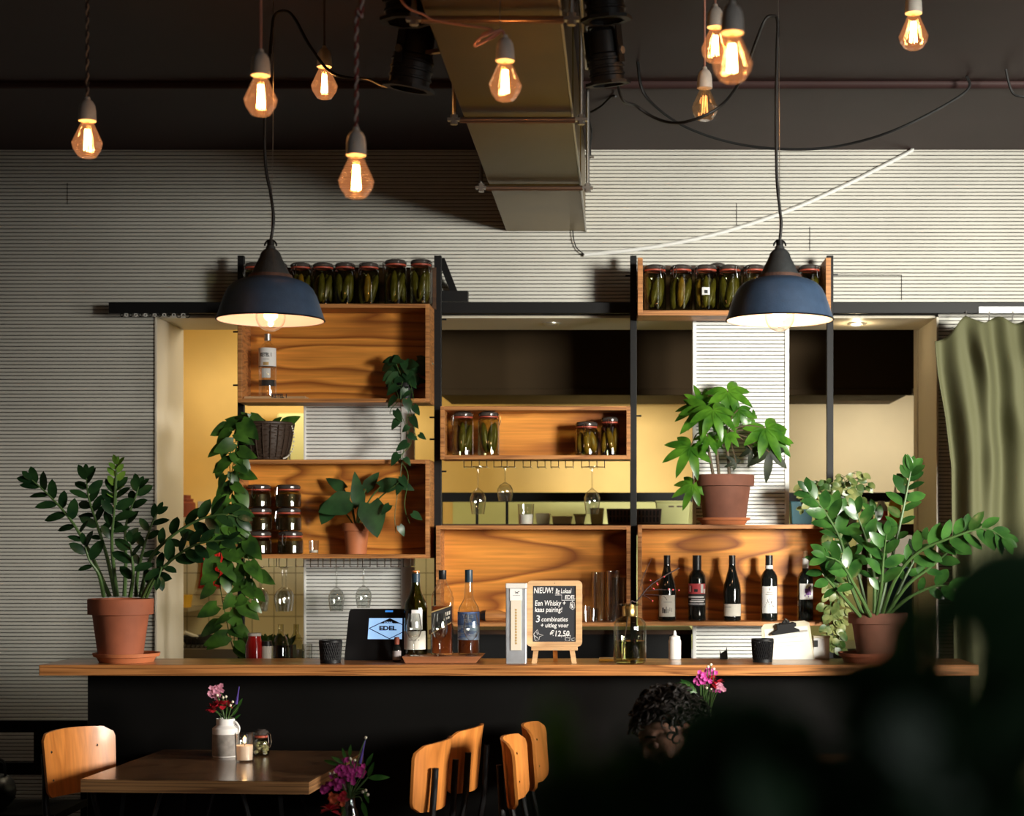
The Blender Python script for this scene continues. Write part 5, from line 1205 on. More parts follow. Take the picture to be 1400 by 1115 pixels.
for (xa, ya), (xb, yb) in zip(dia, dia[1:]+dia[:1]):
    A, B_ = on_disp(xa, ya, .0016), on_disp(xb, yb, .0016); MB().tube([A, B_], .0017, 5).build('logo_line', m_ink, scr)
p = on_disp(517.5, 861.3, .0022); lettering('EDEL', .023, p, m_ink, scr, 'logo_letters', weight=.0011, sx=1.30, rot=(PI/2-.15, 0, 0))
p = on_disp(524.5, 851.9, .0022); lettering('LOKAAL', .0085, p, m_screen, scr, 'logo_letters', weight=.0003, rot=(PI/2-.15, 0, 0))
# cutting board tray, bottles and tasting glasses
D = 6.53
tr_ = thing('serving_board', 'reddish wooden serving board carrying three spirit bottles and three tasting glasses', 'board', bar_pt(602, D))
b = MB(); bm = b.bm; x0, x1 = XX(549, 6.46), XX(655, 6.46); zt = ZB+S(9.5, 6.46)
lo = [bm.verts.new(p) for p in ((x0+.012, 6.47, ZB), (x1-.014, 6.47, ZB), (x1-.014, 6.66, ZB), (x0+.012, 6.66, ZB))]
hi = [bm.verts.new(p) for p in ((x0, 6.46, zt), (x1+.008, 6.46, zt), (x1+.008, 6.67, zt), (x0, 6.67, zt))]
bm.faces.new(lo[::-1]); bm.faces.new(hi)
for k in range(4): bm.faces.new((lo[k], lo[(k+1) % 4], hi[(k+1) % 4], hi[k]))
b.build('board', wood('reddish_board', (.42, .17, .075), (.28, .10, .04), scale=(.8, 3, 8), rings=5, rough=.4), tr_, bevel=.002)
ZT = zt+.0006
def on_tray(px, D): return Vector((XX(px, D), D, ZT))
D = 6.595; k = D/F
c = on_tray(568.5, D); hw = 16*k
t = bottle('whisky_bottle', 'dark olive whisky bottle with a cream label and orange-topped cork, left on the board', c, [(0, .003), (hw*.94, 0), (hw, .005), (hw, 62*k), (hw*.92, 70*k), (hw*.55, 82*k), (6.6*k, 88*k), (5.6*k, 97*k), (5.3*k, 112*k)], m_olive, cap=[('whisky_fill', [(0, .005), (hw*.94, .006), (hw*.95, 60*k), (0, 60.2*k)], Mt('dark_whisky', (.03, .022, .006), .1)), ('foil', [(5.6*k, 98*k), (5.9*k, 110*k), (0, 110.2*k)], m_navy), ('cork_top', [(5.0*k, 110.3*k), (5.0*k, 114*k), (0, 114.5*k)], m_orange)])
l = patch(t, 'front_label', c, hw+.0008, 7*k, 32*k, -70, 62, m_label)
for a, w_ in ((-18, 16), (6, 8), (20, 7)): patch(l, 'printed_mark', c, hw+.0011, 19*k, 21*k, a-w_/2, a+w_/2, m_grey, 3)
patch(t, 'upper_label', c, hw+.0008, 34*k, 61*k, -14, 40, m_lwhite)
c = on_tray(605, D); hw = 14.5*k
t = thing('whisky_bottle', 'square clear whisky bottle with a slanted black label and black cap, middle of the board', 'bottle', c)
def sqbody(prof, m, nm, seg=28):
    b = MB(); bm = b.bm; rings = []
    for r, z, q in prof:
        rg = []
        for i in range(seg):
            a = 2*PI*i/seg; e = 2/q; x = math.copysign(abs(math.cos(a))**e, math.cos(a)); y = math.copysign(abs(math.sin(a))**e, math.sin(a)); rg.append(bm.verts.new(c+Vector((r*x, r*y, z))))
        rings.append(rg)
    for A, B_ in zip(rings, rings[1:]):
        for i in range(seg): bm.faces.new((A[i], A[(i+1) % seg], B_[(i+1) % seg], B_[i]))
    bm.faces.new(rings[0][::-1]); 
    if m is not m_glass: bm.faces.new(rings[-1])
    return b.build(nm, m, t, smooth=50)
sqbody([(hw*.97, 0, 8), (hw, .004, 8), (hw, 76*k, 7), (hw*.9, 84*k, 5), (hw*.5, 96*k, 3), (5.2*k, 101*k, 2), (4.6*k, 113*k, 2)], m_glass, 'bottle_body')
sqbody([(hw*.94, .006, 8), (hw*.95, .01, 8), (hw*.95, 66*k, 7)], m_amber, 'whisky_fill')
MB().lathe(c, [(5.0*k, 102*k), (5.3*k, 102.5*k), (5.3*k, 114.5*k), (0, 115*k)], 20).build('cap', m_caps, t, smooth=40)
def flatquad(nm, pts, m, par, off):
    b = MB(); v = [b.bm.verts.new((c.x+x*k, c.y-hw-off, c.z+z*k)) for x, z in pts]; b.bm.faces.new(v); return b.build(nm, m, par, flat=True)
l = flatquad('slanted_label', [(-13.5, 28), (13.5, 43), (13.5, 67), (-13.5, 58)], m_ink, t, .0006)
flatquad('gold_edge', [(-13.5, 57), (13.5, 66), (13.5, 67.5), (-13.5, 58.6)], m_gold, l, .0010)
flatquad('gold_edge', [(-13.5, 28), (13.5, 43), (13.5, 44.6), (-13.5, 29.4)], m_gold, l, .0010)
for i in range(3): flatquad('gold_print', [(5+2.6*i, 52+i*1.2), (6.8+2.6*i, 52.8+i*1.2), (6.8+2.6*i, 58+i), (5+2.6*i, 57.2+i)], m_label, l, .0011)
for i in range(3): flatquad('gold_print', [(3+3*i, 46+i*1.3), (5+3*i, 46.9+i*1.3), (5+3*i, 50+i*1.2), (3+3*i, 49.3+i*1.2)], m_label, l, .0011)
c = on_tray(641, D); hw = 15*k
t = bottle('whisky_bottle', 'clear whisky bottle with a blue stormy-sea label and black cap, right on the board', c, [(0, .003), (hw*.94, 0), (hw, .005), (hw, 56*k), (hw*.9, 64*k), (hw*.5, 74*k), (6.2*k, 77*k), (5.6*k, 90*k), (5.2*k, 100*k)], m_glass, cap=[('whisky_fill', [(0, .005), (hw*.94, .006), (hw*.95, 50*k), (0, 50.2*k)], m_amber), ('cap', [(5.3*k, 98*k), (5.5*k, 99*k), (5.3*k, 115*k), (0, 115.5*k)], m_navy)])
l = patch(t, 'front_label', c, hw+.0008, 20*k, 58*k, -78, 78, m_palebl, 14); patch(l, 'blue_sky', c, hw+.0012, 40*k, 58*k, -78, 78, m_blue, 14)
for i in range(8): patch(l, 'printed_wave', c, hw+.0014, (22+2.0*i)*k, (23.4+2.1*i)*k, -70+16*(i % 4), -30+20*(i % 5), m_blue, 6)
for i, w_ in enumerate(('TALIS', 'KER')):
    bl = lettering(w_, 6.5*k, (c.x-(8.0-2*i)*k, c.y-hw-.002, c.z+(50-6*i)*k), m_lwhite, l, weight=.0004)
    for v in bl.data.vertices:
        dx = (v.co.x+wloc(l).x)-c.x; a = dx/(hw+.0016); v.co.x = c.x+(hw+.0016)*math.sin(a)-wloc(l).x; v.co.y = c.y-(hw+.0016)*math.cos(a)-wloc(l).y
for px, lab in ((566, 'tulip tasting glass in front of the olive bottle on the board'), (601.5, 'tulip tasting glass in front of the middle whisky bottle'), (644, 'tulip tasting glass in front of the blue-labelled bottle')):
    o = make_wineglass(lab, True, S(58, 6.49)); o.location = on_tray(px, 6.49); o['group'] = 'tasting glasses on the serving board'
# small bottle left of the board
D = 6.57; c = bar_pt(542.5, D)
bottle('small_bottle', 'little dark bottle with a grey label between the till display and the board', c, [(0, .002), (.014, 0), (.0165, .003), (.0165, .052), (.009, .066), (.008, .09), (0, .091)], m_wine, cap=[('label', [(.0169, .006), (.0169, .042)], Mt('grey_label', (.32, .28, .28), .7)), ('cap', [(.0095, .066), (.0105, .088), (.009, .094), (0, .095)], m_brick)])
# brushed steel holder with a white cardboard sleeve
D = 6.43; k = D/F
h_ = thing('menu_holder', 'tall brushed steel holder with a white cap left of the blackboard', 'holder', bar_pt(705.5, D))
x0, x1 = XX(691.5, D), XX(719.5, D); z1 = ZZ(797, D)
MB().box(x0, x1, D, D+.055, ZB, z1-.02).build('holder_body', m_galv, h_, bevel=.003)
MB().box(x0-.001, x1+.001, D-.001, D+.056, z1-.0195, z1).build('white_cap', m_plastic, h_, bevel=.003)
MB().box(x0+.016, x1-.016, D-.003, D-.0003, z1-.066, z1-.0200).build('logo_card', m_lwhite, h_)
lb = MB(); lb.box(x0+.018, x1-.018, D-.004, D-.0005, ZB+.052, z1-.064); lb = lb.build('sleeve_strip', Mt('cream_strip', (.72, .64, .52), .6), h_, bevel=.006)
b = MB()
for i in range(13):
    z = ZB+.075+i*.0105; b.box((x0+x1)/2-.0035, (x0+x1)/2+.0035, D-.0046, D-.0041, z, z+.0075)
b.build('vertical_print', m_gold, lb)
b = MB(); q = Vector(((x0+x1)/2+.004, D-.0034, z1-.035))
b.tube([q+Vector((-.008, 0, .003)), q, q+Vector((.009, 0, .005))], .0012, 4); b.tube([q+Vector((-.006, 0, -.003)), q, q+Vector((.004, 0, -.004))], .0012, 4); b.tube([q+Vector((-.016, 0, -.011)), q+Vector((.012, 0, -.011))], .0006, 4)
b.build('bird_mark', m_ink, h_)
# blackboard on a small easel
D = 6.50; k = D/F
bb = thing('table_blackboard', 'small framed blackboard on a wooden easel with chalk writing about whisky and cheese', 'blackboard', bar_pt(759, D))
def bz(py): return ZZ(py, D)
tilt = .09
def tl_(py): return D+tilt*(bz(py)-ZB)-.02
def on_b(px, py, off): return Vector((XX(px, D), tl_(py)-off, bz(py)))
x0, x1, zt_, zl = XX(722, D), XX(796, D), bz(793.5), bz(883)
def frame_mesh():
    b = MB(); bm = b.bm
    def loop(px0, px1, py0, py1, r, off, n=6):
        out = []
        for cx, cy, a0 in ((px1-r, py0+r, 0), (px0+r, py0+r, 90), (px0+r, py1-r, 180), (px1-r, py1-r, 270)):
            for q in range(n+1):
                a = math.radians(a0+90*q/n); out.append(on_b(cx+r*math.cos(a), cy-r*math.sin(a), off))
        return [bm.verts.new(p) for p in out]
    fo, fi = loop(720.5, 796, 793.5, 883, 6, .008), loop(728.5, 787.5, 800.5, 876.5, .6, .008)
    bo, bi = loop(720.5, 796, 793.5, 883, 6, -.006), loop(728.5, 787.5, 800.5, 876.5, .6, -.006)
    n = len(fo)
    for A, B_ in ((fo, fi), (fi, bi), (bi, bo), (bo, fo)):
        for i in range(n): bm.faces.new((A[i], A[(i+1) % n], B_[(i+1) % n], B_[i]))
    return b
frame_mesh().build('frame', m_ltwood, bb, smooth=30)
b = MB(); v = [b.bm.verts.new(on_b(x, y, o)) for o in (.003, -.003) for x, y in ((727.5, 877), (788, 877), (788, 800), (727.5, 800))]
for q in ((0, 1, 2, 3), (7, 6, 5, 4), (0, 4, 5, 1), (1, 5, 6, 2), (2, 6, 7, 3), (3, 7, 4, 0)): b.bm.faces.new([v[i] for i in q])
sl = b.build('slate', m_slate, bb)
def chalk(txt, px, py, size, sx=1.0, sh=.12):
    lettering(txt, size*k*1.36, on_b(px, py, .0042), m_chalk, sl, 'chalk_lettering', shear=sh, weight=.00028, sx=sx, rot=(PI/2-tilt, 0, 0))
chalk('NIEUW!', 729.5, 810.5, 8.4, .66); chalk('By Lokaal', 759.5, 810.5, 6.6, .62); chalk('EDEL', 772, 818.5, 5.6, .86)
chalk('Een Whisky +', 731, 827.5, 7.6, .72); chalk('kaas pairing!', 731, 836, 7.0, .80)
chalk('3', 732, 850, 10, 1.0, .1); chalk('combinaties', 740, 849, 6.6, .84); chalk('+ uitleg voor', 739, 857, 6.2, .86); chalk('€12,50', 751.5, 869, 8.0, .86)
def stroke(pts, r=.0009): MB().tube([on_b(x, y, .0042) for x, y in pts], r, 4).build('chalk_stroke', m_chalk, sl)
stroke([(759, 813), (768, 813), (768, 820.3), (786, 820)]); stroke([(759, 810.5), (766, 811.5)])
stroke([(780, 823), (779, 830), (783, 833), (786, 830), (785, 823), (780, 823)]); stroke([(781, 826), (784, 830)]); stroke([(782, 823), (783, 820.5)])
for q in (0, 1.2, 2.4): stroke([(780.5+q, 824.5), (781.5+q, 831)])
stroke([(730, 866), (735, 860), (737, 866), (743, 868), (738, 869.5), (737, 874), (732, 875), (730, 866)]); stroke([(731, 868), (736, 872)]); stroke([(734, 863), (735, 867)])
stroke([(773, 868), (773, 874.5), (779, 875), (780, 868), (773, 868)]); stroke([(774, 866), (779, 866)]); stroke([(774, 871), (779, 871.5)]); stroke([(782, 872), (782, 875), (786, 875), (786, 871), (783, 872)])
b = MB(); b.box(XX(727, D), XX(790, D), tl_(884)-.022, tl_(884)+.008, bz(888), bz(883)); b.build('ledge', m_ltwood, bb, bevel=.0015)
for xa, xb in ((733.5, 731), (782, 785.5)):
    A = Vector((XX(xa, D), tl_(887)-.004, bz(886))); B_ = Vector((XX(xb, D), tl_(905)-.012, ZB))
    d = (B_-A)/2; MB().obox((A+B_)/2, d, (S(3.4, D), 0, 0), (0, .006, 0)).build('leg', m_ltwood, bb)
A = Vector((XX(758.5, D), D+.01, bz(880))); B_ = Vector((XX(758.5, D), D+.075, ZB)); MB().obox((A+B_)/2, (B_-A)/2, (S(3, D), 0, 0), (0, .005, 0)).build('rear_leg', m_chair, bb)
b = MB(); b.ball(on_b(758.5, 797, .0085), .0018, 1); b.build('nail_hole', m_ink, bb)
# wood offcut and the bottle vase with a twig
oc = thing('wooden_coaster', 'flat reddish wooden coaster left of the glass bottle vase', 'coaster', bar_pt(829, 6.62)); MB().box(XX(819, 6.62), XX(842, 6.62), 6.58, 6.68, ZB, ZB+.009).build('block', m_barwood, oc, bevel=.002)
D = 6.47; k = D/F; c = bar_pt(861, D); hw = 22.5*k
vs = thing('bottle_vase', 'wide clear glass bottle vase with a brass collar, right of the blackboard', 'vase', c)
MB().lathe(c, [(0, .003), (hw*.9, .001), (hw, .008), (hw, 50*k), (hw*.96, 56*k), (hw*.78, 61*k), (10*k, 64*k), (9*k, 66*k), (9*k, 78*k), (12*k, 79.5*k), (15.5*k, 80.5*k), (15.5*k, 81.5*k), (9*k, 81*k)], 36).build('glass_body', m_vase, vs, smooth=50)
MB().lathe(c, [(0, .006), (hw*.93, .008), (hw*.95, .012), (hw*.95, 31*k), (0, 31*k)], 32).build('water', thin_glass('vase_water', (.80, .80, .58), ior=1.33), vs, smooth=50)
MB().lathe(c, [(9.4*k, 64.5*k), (9.6*k, 65*k), (9.6*k, 78*k), (9.2*k, 78.4*k)], 28).build('brass_collar', Mt('brass', (.62, .42, .16), .3, 1.0), vs, smooth=50)
tw = thing('twig', 'dark bare twig with red berries standing in the glass bottle vase', 'twig', c+Vector((0, 0, .02)))
b = MB(); b.tube(curve_pts([c+Vector((-.03, .01, .012)), c+Vector((.0, 0, .22)), at(870, 822, D), at(887, 802, D), at(905, 789, D), at(929, 776, D)], 6), [.0028]*20+[.0022]*11 if False else .0024, 6)
for pts in ([(882, 808), (900, 806), (912, 806), (930, 806)], [(889, 800), (893, 805), (905, 805)], [(880, 812), (905, 814), (912, 820)], [(872, 820), (878, 790), (892, 762)], [(893, 798), (890, 793)], [(878, 812), (888, 818), (892, 822)], [(880, 811), (878, 795), (884, 778)]):
    b.tube(curve_pts([at(x, y, D-.01) for x, y in pts], 5), .0009, 4)
b.build('branch', Mt('dark_bark', (.05, .028, .025), .7), tw)
for x, y in ((893, 804), (899, 799), (908, 788), (920, 806), (928, 806.5), (892, 821), (898, 797), (894, 805), (889, 793), (914, 805)):
    b = MB(); b.ball(at(x, y, D-.012), .0036, 1); b.build('berry', m_red, tw, smooth=True)
# squeeze bottle, knick-knacks, clipboard, boxes
D = 6.70; c = bar_pt(922.5, D); k = D/F
bottle('squeeze_bottle', 'small white squeeze bottle with pointed nozzle on the bar below the wine shelf', c, [(0, .001), (8*k, 0), (8.6*k, .004), (8.6*k, 25*k), (7*k, 28*k)], m_plastic, cap=[('cap', [(7.4*k, 27.5*k), (7.2*k, 31*k), (2.6*k, 32.5*k), (1.4*k, 39*k), (0, 39.3*k)], m_lwhite)])
bd = thing('spiky_ornament', 'small black spiky ornament on the bar in front of the white panel', 'ornament', bar_pt(990, 6.7)); D = 6.7
b = MB()
for pts in ([(984, 904), (995, 904), (994, 891), (986, 896)], [(984.5, 904), (986.5, 899), (984, 891)], [(992, 896), (994.5, 896), (993.5, 887)]):
    v = [b.bm.verts.new(at(x, y, D)-Vector((0, 0, ZZ(904, D)-ZB))) for x, y in pts]; v2 = [b.bm.verts.new(q.co+Vector((0, .012, 0))) for q in v]
    b.bm.faces.new(v); b.bm.faces.new(v2[::-1])
    for i in range(len(v)): b.bm.faces.new((v[i], v[(i+1) % len(v)], v2[(i+1) % len(v)], v2[i]))
b.build('ornament_body', m_black, bd)
D = 6.70; k = D/F
cbd = thing('clipboard', 'clipboard with paper sheets and a big black clip leaning behind the candle holder', 'clipboard', bar_pt(1078, D))
tz = .22
def on_c(px, py, off=0): z = ZZ(py, D); return Vector((XX(px, D), D-.02+tz*max(0, z-ZB)-off, max(ZB, z)))
def slab(nm, pxs, m, par, o0, o1):
    b = MB(); A = [b.bm.verts.new(on_c(x, y, o0)) for x, y in pxs]; B_ = [b.bm.verts.new(on_c(x, y, o1)) for x, y in pxs]
    b.bm.faces.new(A); b.bm.faces.new(B_[::-1])
    for i in range(len(A)): b.bm.faces.new((A[i], A[(i+1) % len(A)], B_[(i+1) % len(A)], B_[i]))
    return b.build(nm, m, par)
slab('board', [(1043, 908), (1041, 858), (1045, 853), (1100, 848), (1107, 851), (1113, 908)], m_kraft, cbd, .003, 0)
pg = slab('paper_sheet', [(1047, 908), (1045, 860), (1104, 855), (1111, 908)], m_paper, cbd, .0045, .0034)
for y, x0_, x1_ in ((866, 1052, 1098), (872, 1052, 1090), (878, 1053, 1099), (884, 1053, 1085)):
    slab('written_line', [(x0_, y+.35), (x0_, y), (x1_, y-2.5), (x1_, y-2.2)], m_grey, pg, .005, .0046)
slab('printed_word', [(1092, 864), (1092, 861.5), (1104, 860.4), (1104, 863)], m_grey, pg, .005, .0046)
cl = MB(); bm = cl.bm
prof = [(1055, 868), (1055, 864.5), (1062, 860), (1061.5, 854), (1065, 851.5), (1068, 853.5), (1070, 849), (1074, 844.5), (1078, 847), (1079.5, 851), (1084, 849.5), (1088, 851), (1088, 855), (1085, 857), (1092, 859.5), (1093, 862.5)]
A = [bm.verts.new(on_c(x, y, .026)) for x, y in prof]; B_ = [bm.verts.new(on_c(x, y, .006)) for x, y in prof]
bm.faces.new(A); bm.faces.new(B_[::-1])
for i in range(len(A)): bm.faces.new((A[i], A[(i+1) % len(A)], B_[(i+1) % len(A)], B_[i]))
cl.build('clip', m_black, cbd, bevel=.0015)
b = MB(); b.tube([on_c(1065, 853, .028), on_c(1084, 851, .028)], .0028, 6); b.tube([on_c(1074, 845, .030), on_c(1076, 850, .028)], .003, 6); b.build('clip_spring', m_chrome, cbd)
D = 6.725
bx = thing('receipt_box', 'white receipt box with a dark notch right of the clipboard', 'box', bar_pt(1124, D))
MB().box(XX(1112, D), XX(1134, D), D, D+.03, ZB, ZZ(872, D)).build('box_body', m_lwhite, bx, bevel=.002)
MB().box(XX(1112, D), XX(1135, D), D-.004, D+.031, ZZ(872, D)+.0003, ZZ(869, D)).build('lid', m_kraft, bx)
MB().box(XX(1113, D), XX(1118, D), D-.0045, D-.0003, ZZ(884, D), ZZ(875, D)).build('notch', m_ink, bx)
# bottles on the lower work surface behind the bar, seen over its edge
ZW = .9305
def wlathe(name, label, cat, px, pyt, D, parts): 
    c = Vector((XX(px, D), D, ZW)); t = thing(name, label, cat, c)
    for nm, pr, m in parts: MB().lathe(c, pr, 24).build(nm, m, t, smooth=50)
    return t
D = 7.0; k = D/F
H_ = ZZ(865, D)-ZW
wlathe('red_jar', 'red sauce jar with a pale lid behind the bar beside the vine', 'jar', 348, 865, D, [('jar_body', [(0, 0), (.034, 0), (.036, .01), (.036, H_-.05), (.026, H_-.02), (.026, H_-.012), (0, H_-.012)], Mt('red_sauce', (.42, .015, .012), .15)), ('lid', [(.027, H_-.0115), (.027, H_), (0, H_+.001)], m_label)])
for px, lab in ((384, 'clear glass bottle behind the bar, left of a pair'), (405, 'clear glass bottle behind the bar, right of a pair, before the slatted panel')):
    H_ = ZZ(853, D)-ZW
    wlathe('glass_bottle', lab, 'bottle', px, 853, D, [('glass_body', [(0, .003), (.032, 0), (.034, .006), (.034, H_-.10), (.026, H_-.06), (.012, H_-.035), (.011, H_-.002), (.013, H_)], thin_glass('greenish_glass', (.80, .80, .62)))])
H_ = ZZ(876, D)-ZW
wlathe('salt_shaker', 'small salt shaker with a dark top behind the bar', 'shaker', 365, 876, D, [('shaker_body', [(0, 0), (.024, 0), (.024, H_-.02), (0, H_-.02)], m_label), ('top', [(.024, H_-.0195), (.02, H_), (0, H_)], m_caps)])
H_ = ZZ(880, D)-ZW
wlathe('small_glass', 'plain glass behind the bar right of the bottle pair', 'glass', 420, 880, D, [('glass_wall', [(0, .002), (.018, 0), (.021, H_), (.020, H_), (.017, .005), (0, .005)], m_glass)])
bxg = thing('green_tray', 'green tray of herbs behind the red jar in the kitchen', 'tray', (XX(365, 7.15), 7.15, ZW))
MB().box(XX(335, 7.12), XX(400, 7.12), 7.12, 7.2, ZW, ZZ(882, 7.12)).build('tray_body', m_black, bxg)
b = MB(); rr = random.Random(3)
for i in range(70): b.leaf((rr.uniform(XX(337, 7.12), XX(396, 7.12)), rr.uniform(7.12, 7.19), ZZ(882, 7.12)), (rr.uniform(-1, 1), rr.uniform(-.6, .3), rr.uniform(.3, 1.2)), (0, -1, .5), rr.uniform(.03, .055), .022, 'ovate', .3)
b.build('herb_leaves', m_poth, bxg)

# ------------------------------------------------------------------ tables and chairs
def make_table(label, cx, cy, w_, d_, rz, zt, th=.043):
    t = thing('dining_table', label, 'table', (cx, cy, 0)); o0 = Vector((cx, cy, 0))
    MB().box(cx-w_/2, cx+w_/2, cy-d_/2, cy+d_/2, zt-.003, zt).build('tabletop', m_table, t)
    MB().box(cx-w_/2, cx+w_/2, cy-d_/2, cy+d_/2, zt-th, zt-.0031).build('top_edge', m_tabedge, t)
    for sx in (-1, 1):
        for sy in (-1, 1):
            b = MB(); top = o0+Vector((sx*(w_/2-.12), sy*(d_/2-.08), zt-th)); bot = o0+Vector((sx*(w_/2-.05), sy*(d_/2-.05), .0)); top2 = top+Vector((-sx*.13, 0, 0))
            b.tube([top, bot+Vector((0, 0, .008)), top2], .008, 7); b.build('leg', m_black, t, smooth=True)
    t.rotation_euler = (0, 0, rz); return t
T1 = make_table('dark veneered plywood table at lower left with flowers and a candle', -1.395, 6.085, .775, .82, math.radians(-4.0), .75)
T2 = make_table('dark table in shadow at lower right behind the seated person', .55, 6.05, .62, .66, 0.0, .75)
def make_chair(label):
    t = thing('bentwood_chair', label, 'chair', (0, 0, 0), 'orange-brown veneered school chairs')
    def curved(w_, h_, zc, y0, sag, th, rake, rnd):
        b = MB(); bm = b.bm; NX, NZ = 18, 12; F_, B_ = [], []
        for j in range(NZ+1):
            v = j/NZ*2-1; rf, rb = [], []
            for i in range(NX+1):
                u = i/NX*2-1; cut = 1.0
                a = abs(v); half = w_/2
                e = max(0, (a-(1-rnd))/rnd); half *= 1-.13*(1-math.sqrt(max(0, 1-e*e)))*1.6
                half *= 1+.03*v
                x = u*half; y = y0-sag*(x/(w_/2))**2+rake*(v*h_/2)+.012*max(0, v-.5)**2
                z = zc+v*h_/2-.012*(x/(w_/2))**2*(1 if v > 0 else -1)*max(0, a-.3)
                rf.append(bm.verts.new((x, y-th/2, z))); rb.append(bm.verts.new((x, y+th/2, z)))
            F_.append(rf); B_.append(rb)
        for j in range(NZ):
            for i in range(NX):
                bm.faces.new((F_[j][i], F_[j][i+1], F_[j+1][i+1], F_[j+1][i])); bm.faces.new((B_[j][i], B_[j+1][i], B_[j+1][i+1], B_[j][i+1]))
        for j in range(NZ):
            for i in (0, NX): bm.faces.new((F_[j][i], F_[j+1][i], B_[j+1][i], B_[j][i]))
        for i in range(NX):
            for j in (0, NZ): bm.faces.new((F_[j][i], F_[j][i+1], B_[j][i+1], B_[j][i]))
        return b
    # seat faces -y (sitter looks to -y); backrest at +y
    curved(.36, .235, .755, .205, .052, .010, .09, .34).build('backrest', m_chair, t, smooth=50)
    b = MB(); bm = b.bm; NX = 14; T_, U_ = [], []
    for j in range(13):
        v = j/12; rt, ru = [], []
        for i in range(NX+1):
            u = i/NX*2-1; hw_ = .19*(1-.08*v)*(1-.12*max(0, (.15-v)/.15)**2); y = -.21+.40*v; z = .45-.018*(1-u*u)*v-.02*max(0, (.2-v)/.2)**2
            rt.append(bm.verts.new((u*hw_, y, z))); ru.append(bm.verts.new((u*hw_, y, z-.011)))
        T_.append(rt); U_.append(ru)
    for j in range(12):
        for i in range(NX): bm.faces.new((T_[j][i], T_[j][i+1], T_[j+1][i+1], T_[j+1][i])); bm.faces.new((U_[j][i], U_[j+1][i], U_[j+1][i+1], U_[j][i+1]))
        for i in (0, NX): bm.faces.new((T_[j][i], T_[j+1][i], U_[j+1][i], U_[j][i]))
    for i in range(NX):
        for j in (0, 12): bm.faces.new((T_[j][i], T_[j][i+1], U_[j][i+1], U_[j][i]))
    b.build('seat', m_chair, t, smooth=50)
    for sx in (-1, 1):
        MB().tube(curve_pts([(sx*.145, .125, .425), (sx*.14, .165, .46), (sx*.125, .200, .60), (sx*.118, .208, .70), (sx*.118, .214, .79)], 6), .0115, 8).build('back_tube', m_black, t, smooth=True)
        MB().tube([(sx*.155, -.16, .436), (sx*.20, -.20, 0)], .0115, 8).build('leg', m_black, t, smooth=True)
        MB().tube([(sx*.15, .12, .436), (sx*.20, .22, 0)], .0115, 8).build('leg', m_black, t, smooth=True)
        MB().tube([(sx*.155, -.17, .436), (sx*.15, .13, .436)], .0105, 8).build('side_rail', m_black, t, smooth=True)
    for sx in (-1, 1):
        for z in (.70, .80):
            b = MB(); b.ball((sx*.118, .205+.09*(z-.755)-.052*(.118/.18)**2-.006, z), .0055, 1, (1, .5, 1)); b.build('screw', m_chrome, t, smooth=True)
    return t
# heading = angle of the direction the sitter looks, measured from -y (towards the camera) anticlockwise seen from above
ch = make_chair('veneered chair beside the left end of the dark table, facing the table')
def place_chair(o, px, D, head, label=None, dz=0.0, py=None):
    rz = math.radians(head); back = Vector((0, .205, 0)); back.rotate(Matrix.Rotation(rz, 3, 'Z'))
    loc = Vector((XX(px, D), D, 0))-back
    if o is ch and label is None: o.location = loc; o.rotation_euler = (0, 0, rz); return o
    return dup(o, loc, rz, label)
place_chair(ch, 95, 6.15, 66)
place_chair(ch, 606, 5.80, -101, 'veneered chair seen from behind, leftmost and nearest of the group at the bar')
place_chair(ch, 650, 6.22, -102, 'veneered chair seen from behind with its left edge overlapped by the leftmost chair')
place_chair(ch, 692, 5.88, 87, 'veneered chair turned right with dark outer side, nearer of the right-facing pair')
place_chair(ch, 720, 6.30, 86, 'veneered chair turned right, behind the other right-facing chair, nearest the bar')

# things on the left table
ZTb = .7508
D = 6.30; c = Vector((XX(308.5, D), D, ZTb)); k = D/F
vz = thing('flower_vase', 'white-topped grey ceramic vase holding red flowers on the left table', 'vase', c)
MB().lathe(c, [(0, .002), (17*k, 0), (18*k, .005), (18*k, 31*k), (18*k, 39*k), (14*k, 42*k), (12.5*k, 43.5*k), (12.5*k, 52*k), (11.5*k, 52*k), (11*k, 44*k), (0, 43.5*k)], 36).build('vase_top', m_lwhite, vz, smooth=40)
MB().lathe(c, [(18.1*k, .006), (18.25*k, .01), (18.25*k, 31*k), (18.05*k, 31.4*k)], 36).build('grey_glaze', Mt('grey_glaze', (.26, .24, .22), .7, noise=(40, .25)), vz, smooth=40)
MB().tube(curve_pts([c+Vector((12*k, -.01, 48*k)), c+Vector((15.5*k, -.012, 47*k)), c+Vector((19.5*k, -.012, 40*k)), c+Vector((18.2*k, -.01, 33*k))], 6), .004, 6).build('handle', m_lwhite, vz, smooth=True)
